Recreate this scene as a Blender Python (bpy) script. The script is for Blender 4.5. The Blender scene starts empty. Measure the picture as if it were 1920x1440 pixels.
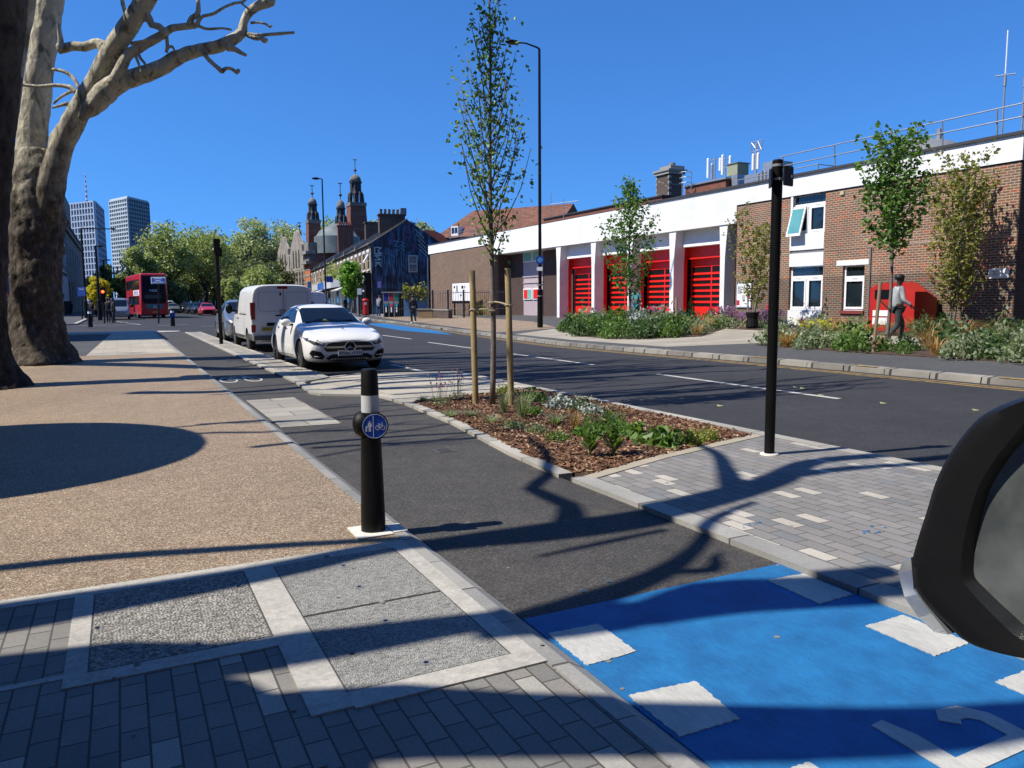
import bpy, bmesh, math, random
import numpy as np
from mathutils import Vector, Matrix
from mathutils.bvhtree import BVHTree
R_ = math.radians
random.seed(7)
C = bpy.context.scene.collection
# ------------------------------------------------------------------ camera, sky, sun
EYE = Vector((0, 0, 1.42)); FPX = 1442.0
def cam_axes():
    psi = R_(26.871); pit = R_(6.174); roll = R_(0.4)
    fw = Vector((math.sin(psi)*math.cos(pit), math.cos(psi)*math.cos(pit), -math.sin(pit)))
    rt = Vector((math.cos(psi), -math.sin(psi), 0)); up = rt.cross(fw)
    return fw, rt*math.cos(roll)-up*math.sin(roll), up*math.cos(roll)+rt*math.sin(roll)
FW, RT, UP = cam_axes()
cd = bpy.data.cameras.new('camera'); cam = bpy.data.objects.new('camera', cd); C.objects.link(cam)
cd.sensor_width = 36; cd.lens = 36*FPX/1920; cd.clip_start = 0.05; cd.clip_end = 5000
cam.matrix_world = Matrix(((RT.x, UP.x, -FW.x, EYE.x), (RT.y, UP.y, -FW.y, EYE.y), (RT.z, UP.z, -FW.z, EYE.z), (0, 0, 0, 1)))
bpy.context.scene.camera = cam
SUN_EL = 52.5; SUN_AZ = -81.5          # degrees, clockwise from +Y
w = bpy.data.worlds.new('World'); bpy.context.scene.world = w; w.use_nodes = True
wn = w.node_tree; sky = wn.nodes.new('ShaderNodeTexSky'); sky.sky_type = 'NISHITA'; sky.sun_disc = False
sky.sun_elevation = R_(SUN_EL); sky.sun_rotation = R_(SUN_AZ); sky.altitude = 0; sky.air_density = 1.0; sky.dust_density = 0.0; sky.ozone_density = 4.0
tc = wn.nodes.new('ShaderNodeTexCoord'); ml = wn.nodes.new('ShaderNodeVectorMath'); ml.operation = 'MULTIPLY_ADD'
ml.inputs[1].default_value = (1, 1, .8); ml.inputs[2].default_value = (0, 0, .11); wn.links.new(tc.outputs['Generated'], ml.inputs[0]); wn.links.new(ml.outputs[0], sky.inputs['Vector'])
hs = wn.nodes.new('ShaderNodeMix'); hs.data_type = 'RGBA'; hs.blend_type = 'MULTIPLY'; hs.inputs[0].default_value = 1; hs.inputs[7].default_value = (.45, .96, 1.55, 1)
wn.links.new(sky.outputs[0], hs.inputs[6]); wn.links.new(hs.outputs[2], wn.nodes['Background'].inputs[0]); wn.nodes['Background'].inputs[1].default_value = 0.085
sd = bpy.data.lights.new('sun', 'SUN'); sun = bpy.data.objects.new('sun', sd); C.objects.link(sun)
sd.energy = 5.0; sd.angle = R_(0.53); sd.color = (1, 0.94, 0.84)
SV = Vector((math.sin(R_(SUN_AZ))*math.cos(R_(SUN_EL)), math.cos(R_(SUN_AZ))*math.cos(R_(SUN_EL)), math.sin(R_(SUN_EL))))
sun.rotation_euler = (-SV).to_track_quat('-Z', 'Y').to_euler(); sun.location = (0, 0, 60)
vs = bpy.context.scene.view_settings; vs.view_transform = 'Standard'; vs.look = 'None'; vs.exposure = 0.40; vs.gamma = 1
bpy.context.scene.render.resolution_x = 1024; bpy.context.scene.render.resolution_y = 768
cy = bpy.context.scene.cycles; cy.max_bounces = 6; cy.transparent_max_bounces = 12

def at(px, py, d):                      # survey helper: photo bearing + distance -> metres
    r = FW + RT*((px-960)/FPX) + UP*((720-py)/FPX)
    return EYE + r*d
def on_ground(px, py, z=0):
    r = FW + RT*((px-960)/FPX) + UP*((720-py)/FPX); t = (z-EYE.z)/r.z
    return EYE + r*t
# ------------------------------------------------------------------ materials
MATS = {}
def _nt(name):
    m = bpy.data.materials.new(name); m.use_nodes = True; nt = m.node_tree
    return m, nt, nt.nodes['Principled BSDF']
def node(nt, t, **k):
    n = nt.nodes.new(t)
    for a, v in k.items():
        if isinstance(a, str) and a.startswith('i_'): n.inputs[a[2:].replace('_', ' ')].default_value = v
        else: setattr(n, a, v)
    return n
def ramp(nt, fac, stops, interp='LINEAR'):
    r = nt.nodes.new('ShaderNodeValToRGB'); r.color_ramp.interpolation = interp
    e = r.color_ramp.elements
    while len(e) < len(stops): e.new(0.5)
    for i, (p, c) in enumerate(stops):
        e[i].position = p; e[i].color = (*c, 1) if len(c) == 3 else c
    nt.links.new(fac, r.inputs[0]); return r.outputs[0]
def pos(nt, obj=False):
    if obj: return node(nt, 'ShaderNodeTexCoord').outputs['Object']
    return node(nt, 'ShaderNodeNewGeometry').outputs['Position']
def noise(nt, vec, scale, detail=4, rough=.55, dist=0):
    n = node(nt, 'ShaderNodeTexNoise'); n.inputs['Scale'].default_value = scale; n.inputs['Detail'].default_value = detail
    n.inputs['Roughness'].default_value = rough; n.inputs['Distortion'].default_value = dist
    nt.links.new(vec, n.inputs['Vector']); return n.outputs[0]
def mixc(nt, fac, a, b, mode='MIX'):
    m = node(nt, 'ShaderNodeMix', data_type='RGBA', blend_type=mode)
    for s, v in ((0, fac), (6, a), (7, b)):
        if hasattr(v, 'is_linked') or hasattr(v, 'links'): nt.links.new(v, m.inputs[s])
        else: m.inputs[s].default_value = v if s == 0 else (*v, 1)
    return m.outputs[2]
def bumpn(nt, h, bs, strength, dist):
    b = node(nt, 'ShaderNodeBump'); b.inputs['Strength'].default_value = strength; b.inputs['Distance'].default_value = dist
    nt.links.new(h, b.inputs['Height']); nt.links.new(b.outputs[0], bs.inputs['Normal'])
def mat(name, col, rough=.6, metal=0., col2=None, ns=3., bump=0., bs=60., obj=False, spec=.5, coat=0., emis=None, es=1., lo=.35, hi=.65, dirt=0.):
    if name in MATS: return MATS[name]
    m, nt, b = _nt(name); MATS[name] = m
    b.inputs['Roughness'].default_value = rough; b.inputs['Metallic'].default_value = metal
    b.inputs['Specular IOR Level'].default_value = spec; b.inputs['Coat Weight'].default_value = coat
    b.inputs['Coat Roughness'].default_value = .06
    p = pos(nt, obj)
    if col2 is None: col2 = tuple(min(1, c*1.12) for c in col); 
    c = ramp(nt, noise(nt, p, ns, 5, .6), [(lo, col), (hi, col2)])
    if dirt:
        d = ramp(nt, noise(nt, p, ns*.31, 6, .65, .6), [(.42, (1,1,1)), (.72, (1-dirt, 1-dirt*1.05, 1-dirt*1.15))])
        c = mixc(nt, 1.0, c, d, 'MULTIPLY')
    nt.links.new(c, b.inputs['Base Color'])
    if bump: bumpn(nt, noise(nt, p, bs, 4, .6), b, bump, .01)
    if emis: b.inputs['Emission Color'].default_value = (*emis, 1); b.inputs['Emission Strength'].default_value = es
    return m
def grain(name, stops, scale=160., rough=.85, bump=.5, big=.12, bscale=.9, dist=.004, speck=None, obj=False):
    """aggregate surface: voronoi stones + patchy wear"""
    if name in MATS: return MATS[name]
    m, nt, b = _nt(name); MATS[name] = m; b.inputs['Roughness'].default_value = rough
    b.inputs['Specular IOR Level'].default_value = .3
    p = pos(nt, obj); v = node(nt, 'ShaderNodeTexVoronoi'); v.inputs['Scale'].default_value = scale; nt.links.new(p, v.inputs['Vector'])
    sep = node(nt, 'ShaderNodeSeparateColor'); nt.links.new(v.outputs['Color'], sep.inputs[0])
    c = ramp(nt, sep.outputs[0], stops)
    n = ramp(nt, noise(nt, p, bscale, 6, .62), [(.3, (1-big,)*3), (.7, (1+big,)*3)])
    c = mixc(nt, 1., c, n, 'MULTIPLY')
    n2 = ramp(nt, noise(nt, p, bscale*9, 5, .6), [(.35, (1-big*.6,)*3), (.65, (1+big*.6,)*3)])
    c = mixc(nt, 1., c, n2, 'MULTIPLY')
    if speck:
        s = ramp(nt, noise(nt, p, 2.2, 8, .7), [(.56, (0, 0, 0)), (.70, (.75, .75, .75))])
        c = mixc(nt, s, c, speck)
    nt.links.new(c, b.inputs['Base Color'])
    bumpn(nt, v.outputs['Distance'], b, bump, dist)
    return m
def bricks(name, d, stops, mortar, bw=.225, bh=.075, ms=.012, rough=.85, up=(0, 0, 1), off=.5, bump=.5, bands=None, vary=.12, seed=0., mdist=.006):
    """d: horizontal direction of the courses; bands: list of (z0,z1,mult)"""
    if name in MATS: return MATS[name]
    m, nt, b = _nt(name); MATS[name] = m; b.inputs['Roughness'].default_value = rough; b.inputs['Specular IOR Level'].default_value = .3
    p = pos(nt); cx = node(nt, 'ShaderNodeCombineXYZ')
    for i, dr in enumerate((d, up)):
        vm = node(nt, 'ShaderNodeVectorMath', operation='DOT_PRODUCT'); nt.links.new(p, vm.inputs[0]); vm.inputs[1].default_value = dr
        ad = node(nt, 'ShaderNodeMath', operation='ADD'); nt.links.new(vm.outputs['Value'], ad.inputs[0]); ad.inputs[1].default_value = 200.013+seed
        nt.links.new(ad.outputs[0], cx.inputs[i])
    t = node(nt, 'ShaderNodeTexBrick'); t.offset = off; nt.links.new(cx.outputs[0], t.inputs['Vector'])
    t.inputs['Scale'].default_value = 1; t.inputs['Brick Width'].default_value = bw; t.inputs['Row Height'].default_value = bh
    t.inputs['Mortar Size'].default_value = ms; t.inputs['Mortar Smooth'].default_value = .1
    t.inputs['Color1'].default_value = (0, 0, 0, 1); t.inputs['Color2'].default_value = (1, 1, 1, 1); t.inputs['Mortar'].default_value = (.5, .5, .5, 1)
    c = ramp(nt, t.outputs['Color'], stops, 'CONSTANT')
    n = ramp(nt, noise(nt, p, 1.1, 6, .6), [(.3, (1-vary,)*3), (.7, (1+vary,)*3)])
    g = ramp(nt, noise(nt, p, 70, 3, .7), [(.3, (.86,)*3), (.7, (1.12,)*3)])
    c = mixc(nt, 1., c, g, 'MULTIPLY')
    c = mixc(nt, t.outputs['Fac'], c, mortar); c = mixc(nt, 1., c, n, 'MULTIPLY')
    if bands:
        sp = node(nt, 'ShaderNodeSeparateXYZ'); nt.links.new(p, sp.inputs[0])
        for z0, z1, mu in bands:
            mr = node(nt, 'ShaderNodeMapRange'); mr.inputs[1].default_value = z0; mr.inputs[2].default_value = z1; nt.links.new(sp.outputs[2], mr.inputs[0])
            c = mixc(nt, mr.outputs[0], mixc(nt, 1., c, mu, 'MULTIPLY'), c)
    nt.links.new(c, b.inputs['Base Color'])
    if bump:
        iv = node(nt, 'ShaderNodeMath', operation='SUBTRACT'); iv.inputs[0].default_value = 1; nt.links.new(t.outputs['Fac'], iv.inputs[1])
        bumpn(nt, iv.outputs[0], b, bump, mdist)
    return m
def leafm(name, c1, c2, c3=None, rough=.5, trans=.35):
    if name in MATS: return MATS[name]
    m, nt, b = _nt(name); MATS[name] = m; b.inputs['Roughness'].default_value = rough
    oi = node(nt, 'ShaderNodeNewGeometry'); c1, c2, c3 = [tuple(min(.8, q*1.5) for q in c) if c else None for c in (c1, c2, c3)]
    st = [(0, c1), (.6, c2), (1, c3 or c2)]
    c = ramp(nt, oi.outputs['Random Per Island'], st)
    nt.links.new(c, b.inputs['Base Color'])
    tr = node(nt, 'ShaderNodeBsdfTranslucent'); nt.links.new(mixc(nt, 1., c, (1.15, 1.25, .6), 'MULTIPLY'), tr.inputs[0])
    mx = node(nt, 'ShaderNodeMixShader'); mx.inputs[0].default_value = trans
    nt.links.new(b.outputs[0], mx.inputs[1]); nt.links.new(tr.outputs[0], mx.inputs[2])
    nt.links.new(mx.outputs[0], nt.nodes['Material Output'].inputs[0]); return m
# ------------------------------------------------------------------ mesh builder
class MB:
    def __init__(s): s.v = []; s.f = []; s.m = []
    def poly(s, pts, mi=0):
        n = len(s.v); s.v += [tuple(p) for p in pts]; s.f.append(tuple(range(n, n+len(pts)))); s.m.append(mi)
    def raw(s, vs, fs, mi=0):
        n = len(s.v); s.v += [tuple(p) for p in vs]
        for f in fs: s.f.append(tuple(i+n for i in f)); s.m.append(mi)
    def box(s, x0, x1, y0, y1, z0, z1, mi=0):
        s.raw([(x, y, z) for z in (z0, z1) for x, y in ((x0, y0), (x1, y0), (x1, y1), (x0, y1))],
              [(3, 2, 1, 0), (4, 5, 6, 7), (0, 1, 5, 4), (1, 2, 6, 5), (2, 3, 7, 6), (3, 0, 4, 7)], mi)
    def obox(s, c, dx, dy, sx, sy, z0, z1, mi=0):   # box along unit dirs dx,dy
        c = Vector(c); dx = Vector(dx); dy = Vector(dy)
        q = [c+dx*a*sx/2+dy*b*sy/2 for a, b in ((-1, -1), (1, -1), (1, 1), (-1, 1))]
        s.prism([(p.x, p.y) for p in q], z0, z1, mi)
    def prism(s, poly, z0, z1, mi=0):
        n = len(poly); a = sum(poly[i][0]*poly[(i+1) % n][1]-poly[(i+1) % n][0]*poly[i][1] for i in range(n))
        if a < 0: poly = poly[::-1]
        s.raw([(x, y, z0) for x, y in poly]+[(x, y, z1) for x, y in poly],
              [tuple(range(n-1, -1, -1)), tuple(range(n, 2*n))]+[(i, (i+1) % n, n+(i+1) % n, n+i) for i in range(n)], mi)
    def hull(s, a, b, mi=0):   # loft between two equal-length loops, capped
        n = len(a); s.raw(list(a)+list(b), [tuple(range(n-1, -1, -1)), tuple(range(n, 2*n))]+[(i, (i+1) % n, n+(i+1) % n, n+i) for i in range(n)], mi)
    def tube(s, pts, rs, n=8, mi=0, cap=True, jit=0.):
        pts = [Vector(p) for p in pts]
        if not hasattr(rs, '__len__'): rs = [rs]*len(pts)
        base = len(s.v); prev = None
        for i, p in enumerate(pts):
            t = (pts[min(i+1, len(pts)-1)]-pts[max(i-1, 0)]).normalized()
            if prev is None:
                a = Vector((0, 0, 1)) if abs(t.z) < .9 else Vector((1, 0, 0)); u = t.cross(a).normalized()
            else: u = (prev-t*prev.dot(t)).normalized()
            prev = u; w_ = t.cross(u)
            for k in range(n):
                r = rs[i]*(1+random.uniform(-jit, jit)); an = 2*math.pi*k/n
                s.v.append(tuple(p+u*math.cos(an)*r+w_*math.sin(an)*r))
        for i in range(len(pts)-1):
            for k in range(n):
                a = base+i*n+k; b = base+i*n+(k+1) % n; s.f.append((a, b, b+n, a+n)); s.m.append(mi)
        if cap:
            s.f.append(tuple(base+k for k in range(n-1, -1, -1))); s.m.append(mi)
            e = base+(len(pts)-1)*n; s.f.append(tuple(e+k for k in range(n))); s.m.append(mi)
    def cyl(s, p0, p1, r, n=12, mi=0, r1=None): s.tube([p0, p1], [r, r if r1 is None else r1], n, mi)
    def lathe(s, prof, c, n=20, mi=0, ax=None, cap=True):   # prof: (r,z) list ; optional axis frame (origin in c)
        b = len(s.v); c = Vector(c)
        X, Y, Z = ax if ax else (Vector((1, 0, 0)), Vector((0, 1, 0)), Vector((0, 0, 1)))
        for r, z in prof:
            for k in range(n):
                a = 2*math.pi*k/n; s.v.append(tuple(c+X*r*math.cos(a)+Y*r*math.sin(a)+Z*z))
        for i in range(len(prof)-1):
            for k in range(n):
                p = b+i*n+k; q = b+i*n+(k+1) % n; s.f.append((p, q, q+n, p+n)); s.m.append(mi)
        if not cap: return
        s.f.append(tuple(b+k for k in range(n-1, -1, -1))); s.m.append(mi)
        e = b+(len(prof)-1)*n; s.f.append(tuple(e+k for k in range(n))); s.m.append(mi)
    def ell(s, c, r, n=16, m_=10, mi=0, jit=0.):
        prof = [(math.sin(math.pi*i/m_), -math.cos(math.pi*i/m_)) for i in range(m_+1)]; prof[0] = (.02, -1); prof[-1] = (.02, 1)
        b = len(s.v); s.lathe(prof, (0, 0, 0), n, mi)
        for i in range(b, len(s.v)):
            x, y, z = s.v[i]; j = 1+random.uniform(-jit, jit)
            s.v[i] = (c[0]+x*r[0]*j, c[1]+y*r[1]*j, c[2]+z*r[2]*j)
    def build(s, name, mats, parent=None, smooth=False, local=False, ang=None):
        me = bpy.data.meshes.new(name); vs_ = s.v
        o = bpy.data.objects.new(name, me)
        if parent is not None:
            if not local:
                rt_o = parent
                while rt_o.parent: rt_o = rt_o.parent
                mi = (Matrix.Translation(rt_o.location) @ rt_o.rotation_euler.to_matrix().to_4x4()).inverted()
                vs_ = [mi @ Vector(p) for p in vs_]
            o.parent = parent
        elif not local:
            a = np.array(vs_); c = ((a[:, 0].min()+a[:, 0].max())/2, (a[:, 1].min()+a[:, 1].max())/2, a[:, 2].min())
            vs_ = a-np.array(c); o.location = c
        me.from_pydata([tuple(p) for p in vs_], [], s.f)
        for x in (mats if isinstance(mats, (list, tuple)) else [mats]): me.materials.append(x)
        if len(me.materials) > 1: me.polygons.foreach_set('material_index', s.m)
        if smooth: me.polygons.foreach_set('use_smooth', [True]*len(me.polygons))
        me.update(); C.objects.link(o)
        if ang: 
            me.polygons.foreach_set('use_smooth', [True]*len(me.polygons)); me.set_sharp_from_angle(angle=R_(ang))
        return o
USED = {}
def tag(o, label=None, cat=None, group=None, kind=None):
    if label: o['label'] = label
    if cat: o['category'] = cat
    if group: o['group'] = group
    if kind: o['kind'] = kind
    return o
def thing(name, label, cat, loc=(0, 0, 0), rz=0, group=None):
    o = bpy.data.objects.new(name, None); o.empty_display_size = .2; C.objects.link(o)
    o.location = loc; o.rotation_euler = (0, 0, rz); return tag(o, label, cat, group)
def struct(mb, name, m, **k): return tag(mb.build(name, m, **k), None, None, None, 'structure')
def copy_tree(o, parent=None):
    c = o.copy(); C.objects.link(c)
    if parent is not None: c.parent = parent
    for ch in [x for x in ALLCH.get(o.name, [])]: copy_tree(ch, c)
    return c
ALLCH = {}
def index_children():
    ALLCH.clear()
    for o in C.objects:
        if o.parent: ALLCH.setdefault(o.parent.name, []).append(o)
ORD = ['first', 'second', 'third', 'fourth', 'fifth', 'sixth', 'seventh', 'eighth', 'ninth', 'tenth', 'eleventh', 'twelfth', 'thirteenth', 'fourteenth', 'fifteenth', 'sixteenth', 'seventeenth', 'eighteenth', 'nineteenth', 'twentieth', 'twenty-first', 'twenty-second', 'twenty-third', 'twenty-fourth', 'twenty-fifth']
def text_mb(txt, size, origin, ux, uz, mb=None, mi=0, depth=.004, align='CENTER', shear=0, sx=1.):
    """letters laid in the plane (ux, uz), origin = centre of the line"""
    cu = bpy.data.curves.new('t', 'FONT'); cu.body = txt; cu.size = size; cu.align_x = align; cu.align_y = 'CENTER'; cu.shear = shear
    cu.resolution_u = 3
    ob = bpy.data.objects.new('t', cu); C.objects.link(ob)
    dg = bpy.context.evaluated_depsgraph_get(); dg.update(); me = bpy.data.meshes.new_from_object(ob.evaluated_get(dg))
    o = Vector(origin); ux = Vector(ux); uz = Vector(uz); mb = mb or MB(); nn = ux.cross(uz)*depth
    mb.raw([o+ux*v.co.x*sx+uz*v.co.y+nn for v in me.vertices], [tuple(p.vertices) for p in me.polygons], mi)
    bpy.data.objects.remove(ob); bpy.data.curves.remove(cu); bpy.data.meshes.remove(me); return mb
# ------------------------------------------------------------------ palette
ASPH = grain('asphalt_road', [(0, (.026, .026, .028)), (.6, (.046, .046, .049)), (1, (.085, .085, .087))], 130, .8, .5, .16, .45, .004)
ASPHL = grain('asphalt_lane', [(0, (.04, .038, .035)), (.6, (.074, .070, .064)), (1, (.14, .13, .12))], 150, .8, .6, .16, .7, .004, speck=(.115, .10, .08))
ASPHF = grain('asphalt_footway', [(0, (.06, .06, .062)), (.6, (.1, .1, .102)), (1, (.15, .15, .15))], 120, .85, .4, .1, .6)
BUFF = grain('buff_resin', [(0, (.15, .10, .060)), (.4, (.30, .215, .134)), (.8, (.42, .312, .205)), (1, (.74, .62, .47))], 140, .65, .7, .13, .6, .005)
KERB = bricks('kerb_granite', (1, 0, 0), [(0, (.31, .305, .285)), (.5, (.38, .37, .34))], (.10, .095, .085), 3.0, .9, .008, .8, up=(0, 1, 0), off=0, bump=.4, vary=.2)
KERBP = bricks('kerb_pale', (1, 0, 0), [(0, (.42, .40, .35)), (.5, (.5, .47, .41))], (.14, .13, .11), 3.0, .9, .008, .8, up=(0, 1, 0), off=0, bump=.4, vary=.16)
KERBF = bricks('kerb_worn', (1, 0, 0), [(0, (.22, .205, .18)), (.5, (.31, .29, .25))], (.06, .055, .05), 5.0, .95, .03, .85, up=(0, 1, 0), off=0, bump=.5, vary=.3)
STONE = grain('pale_stone_border', [(0, (.44, .42, .37)), (.5, (.5, .475, .42)), (1, (.56, .53, .47))], 60, .8, .25, .14, 1.6)
CREAM = bricks('cream_slabs', (1, 0, 0), [(0, (.46, .42, .34)), (.5, (.54, .49, .39)), (.8, (.48, .43, .34))], (.27, .24, .19), .75, .45, .007, .8, up=(0, 1, 0), bump=.3, vary=.14)
STRIP = bricks('buffer_setts', (1, 0, 0), [(0, (.33, .31, .27)), (.4, (.44, .41, .355)), (.75, (.25, .24, .22)), (.86, (.36, .34, .3))], (.15, .14, .125), .35, .2, .008, .85, up=(0, 1, 0), bump=.5, vary=.2)
PAVD = bricks('dark_setts', (0, 1, 0), [(0, (.245, .235, .21)), (.3, (.28, .262, .235)), (.62, (.22, .213, .195)), (.82, (.42, .40, .35)), (.87, (.25, .24, .22))], (.10, .092, .08), .175, .088, .004, .8, up=(1, 0, 0), off=.37, bump=.6, vary=.2, mdist=.008)
PAVG = bricks('grey_setts', (0, 1, 0), [(0, (.25, .24, .225)), (.35, (.29, .275, .26)), (.62, (.22, .23, .23)), (.72, (.54, .50, .43)), (.82, (.27, .26, .25))], (.11, .10, .09), .21, .108, .004, .8, up=(1, 0, 0), off=.5, bump=.6, vary=.18, mdist=.008)
FARP = bricks('far_pale_paving', (1, 0, 0), [(0, (.40, .36, .29)), (.5, (.46, .415, .335))], (.3, .27, .22), .9, .6, .008, .85, up=(0, 1, 0), bump=.2)
COVER = grain('cover_concrete', [(0, (.15, .14, .12)), (.45, (.32, .30, .26)), (1, (.48, .46, .41))], 75, .85, 1., .1, 1.2, .012)
COVER2 = grain('cover_concrete_fine', [(0, (.17, .17, .15)), (.45, (.31, .305, .28)), (1, (.44, .43, .40))], 120, .85, .8, .1, 1.2, .008)
def paint(name, c, c2, worn, lo=.60, hi=.66, rough=.7):
    m, nt, b = _nt(name); MATS[name] = m; b.inputs['Roughness'].default_value = rough; p = pos(nt)
    cc = ramp(nt, noise(nt, p, 5, 6, .6), [(.35, c), (.65, c2)])
    mp = node(nt, 'ShaderNodeMapping'); mp.inputs['Scale'].default_value = (60, 18, 10); nt.links.new(p, mp.inputs[0])
    s = ramp(nt, noise(nt, mp.outputs[0], 1, 4, .6), [(.2, (.8, .8, .8)), (.8, (1.16, 1.16, 1.16))]); cc = mixc(nt, 1., cc, s, 'MULTIPLY')
    wv = ramp(nt, noise(nt, p, 9, 8, .72), [(lo, (0, 0, 0)), (hi, (1, 1, 1))]); cc = mixc(nt, wv, cc, worn)
    nt.links.new(cc, b.inputs['Base Color']); bumpn(nt, noise(nt, p, 120, 4, .6), b, .6, .006); return m
BLUE = paint('blue_surfacing', (.005, .105, .28), (.009, .15, .37), (.04, .07, .12), .70, .84)
WHITEP = paint('white_road_paint', (.40, .40, .37), (.50, .49, .45), (.24, .25, .24), .60, .76)
YELP = paint('yellow_road_paint', (.40, .25, .06), (.48, .31, .08), (.15, .12, .07), .5, .62)
BLK = mat('black_paint', (.004, .004, .0045), .42, 0, (.008, .008, .0085), 3, .1, 30, spec=.25)
BLKP = mat('black_plastic', (.006, .006, .0065), .5, 0, (.010, .010, .011), 8, .2, 300, spec=.25)
WHT = mat('white_paint', (.72, .72, .70), .5, 0, (.8, .8, .78), 2, dirt=.08)
STEEL = mat('galvanised_steel', (.42, .44, .46), .45, .6, (.52, .54, .56), 4)
GREY = mat('grey_paint', (.22, .23, .24), .5)
# ------------------------------------------------------------------ ground levels
def farz(x): return .06+max(0, x-13.3)*.03
RZ = -.06
g = MB(); g.box(-900, 1200, -600, 1800, -.5, -.13); struct(g, 'ground', ASPHF)
kerb_l = [(13.25, -9), (13.25, 13.9), (13.0, 18), (12.9, 22), (13.5, 27), (14.5, 34), (15.5, 42), (16.6, 50), (17.4, 57), (18.6, 66), (19.6, 74), (28, 136), (28, 175)]
road = [(6.1, -9)]+kerb_l+[(20, 200), (14, 330), (4, 500), (-6, 500), (-3.2, 200), (-3.2, 62), (-40, 61), (-40, 47), (-3, 46), (2.6, 43.5), (3.5, 41), (3.5, 14.5), (4.19, 15.0), (6.1, 14.3)]
g = MB(); g.prism(road, -.128, RZ); struct(g, 'road', ASPH)
# near footway pieces
g = MB(); g.prism([(-9, 4.3), (1.43, 4.3), (1.42, 24.0), (-9, 24.0)], -.127, 0.0); struct(g, 'buff_footway', BUFF)
g = MB(); g.prism([(-9, -6), (1.43, -6), (1.43, 4.18), (-9, 4.18)], -.127, -.001); struct(g, 'dark_paved_footway', PAVD)
g = MB(); g.prism([(-9, 24.0), (-.9, 24.0), (-.45, 40), (-9, 40.6)], -.127, -.002); struct(g, 'tarmac_footway', ASPHF)
g = MB(); g.prism([(-.9, 24.0), (1.42, 24.0), (1.42, 41.5), (-.42, 41.5)], -.127, .002); struct(g, 'cream_slab_path', CREAM)
g = MB(); g.prism([(-9, 40.6), (-.42, 41.5), (1.42, 41.5), (2.6, 42.2), (2.7, 43.2), (1, 44.4), (-9, 44.0)], -.127, .004); struct(g, 'stone_kerb_crossing', STONE)
# pale borders round the access covers
g = MB()
for a, b_, c_, d_ in ((-.95, 1.43, 4.18, 4.3),): g.box(a, b_, c_, d_, -.126, .003)
g.box(-.27, -.19, 3.26, 4.18, -.126, .004); g.box(-.27, .52, 3.17, 3.27, -.126, .005); g.box(.51, .66, 2.55, 4.18, -.126, .006)
g.box(.66, 1.43, 2.53, 2.65, -.126, .007); g.box(1.335, 1.43, 2.65, 4.18, -.126, .004); g.box(-2.4, -.27, 3.26, 3.3, -.126, .0035)
struct(g, 'pale_border_paving', STONE)
# kerb beside the cycle track (chamfered)
g = MB()
for y0, y1 in ((-6, 42.3),):
    n = 54
    for i in range(n):
        a = y0+(y1-y0)*i/n; b_ = y0+(y1-y0)*(i+1)/n-.006
        pr = [(1.43, -.127), (1.43, .004), (1.50, .002), (1.585, -.045), (1.585, -.127)]
        g.hull([(x, a, z) for x, z in pr], [(x, b_, z) for x, z in pr])
struct(g, 'cycle_track_kerb', KERB)
lane = [(1.57, 3.0), (3.18, 3.0), (3.16, 5.24), (3.2, 6.26), (3.4, 8.0), (3.5, 10.2), (3.44, 11.4), (2.95, 11.75), (2.68, 12.1), (2.75, 14.4), (2.8, 19), (2.8, 43), (1.57, 43)]
g = MB(); g.prism(lane, -.1265, -.03); struct(g, 'cycle_track', ASPHL)
g = MB(); g.prism([(1.57, -6), (3.18, -6), (3.18, 3.0), (1.57, 3.0)], -.1265, -.0295); struct(g, 'blue_cycle_lane', BLUE)
def rough_poly(pts, step=.012, amp=.0045, rnd=random.Random(3)):
    out = []
    for i in range(len(pts)):
        a = Vector(pts[i]); b_ = Vector(pts[(i+1) % len(pts)]); n = max(1, int((b_-a).length/step)); nn = Vector((-(b_-a).y, (b_-a).x)).normalized()
        for k in range(n):
            p = a.lerp(b_, k/n)+nn*rnd.uniform(-amp, amp); out.append((p.x, p.y))
    return out
g = MB()
blocks = [[(1.59, 2.81), (1.84, 2.79), (1.83, 2.49), (1.585, 2.48)], [(1.59, 2.21), (1.88, 2.18), (1.84, 1.9), (1.585, 1.91)], [(1.6, 1.63), (1.85, 1.61), (1.85, 1.33), (1.59, 1.33)],
          [(2.91, 2.84), (3.15, 2.82), (3.14, 2.5), (2.9, 2.49)], [(2.88, 2.22), (3.13, 2.22), (3.12, 1.9), (2.88, 1.89)], [(2.88, 1.65), (3.12, 1.65), (3.12, 1.36), (2.88, 1.36)], [(2.88, 1.1), (3.12, 1.1), (3.12, .8), (2.88, .8)], [(1.6, 1.06), (1.85, 1.06), (1.85, .78), (1.6, .78)]]
for b_ in blocks: g.prism(rough_poly(b_), -.03, -.0255)
def stroke(g, pts, w_, z0=-.03, z1=-.0255, amp=.004):
    P = [Vector(p) for p in pts]; L = []; Rr = []
    for i, p in enumerate(P):
        t = (P[min(i+1, len(P)-1)]-P[max(i-1, 0)]).normalized(); n = Vector((-t.y, t.x)); ww = w_/2 if not hasattr(w_, '__len__') else w_[i]/2
        L.append(p+n*ww); Rr.append(p-n*ww)
    for i in range(len(P)-1):
        g.prism([tuple(L[i]), tuple(L[i+1]), tuple(Rr[i+1]), tuple(Rr[i])], z0, z1-.00002*(i % 2))
stroke(g, [(2.235, 1.665), (2.245, 1.55), (2.235, 1.40), (2.235, 1.2), (2.24, 1.0)], [.06, .09, .085, .08, .08])
stroke(g, [(2.46, 1.55), (2.50, 1.585), (2.56, 1.575), (2.60, 1.52), (2.595, 1.44), (2.58, 1.30), (2.55, 1.15)], [.07, .08, .08, .075, .075, .075, .075])
stroke(g, [(2.235, 1.375), (2.4, 1.375), (2.575, 1.375)], .075, z1=-.0252)
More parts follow.
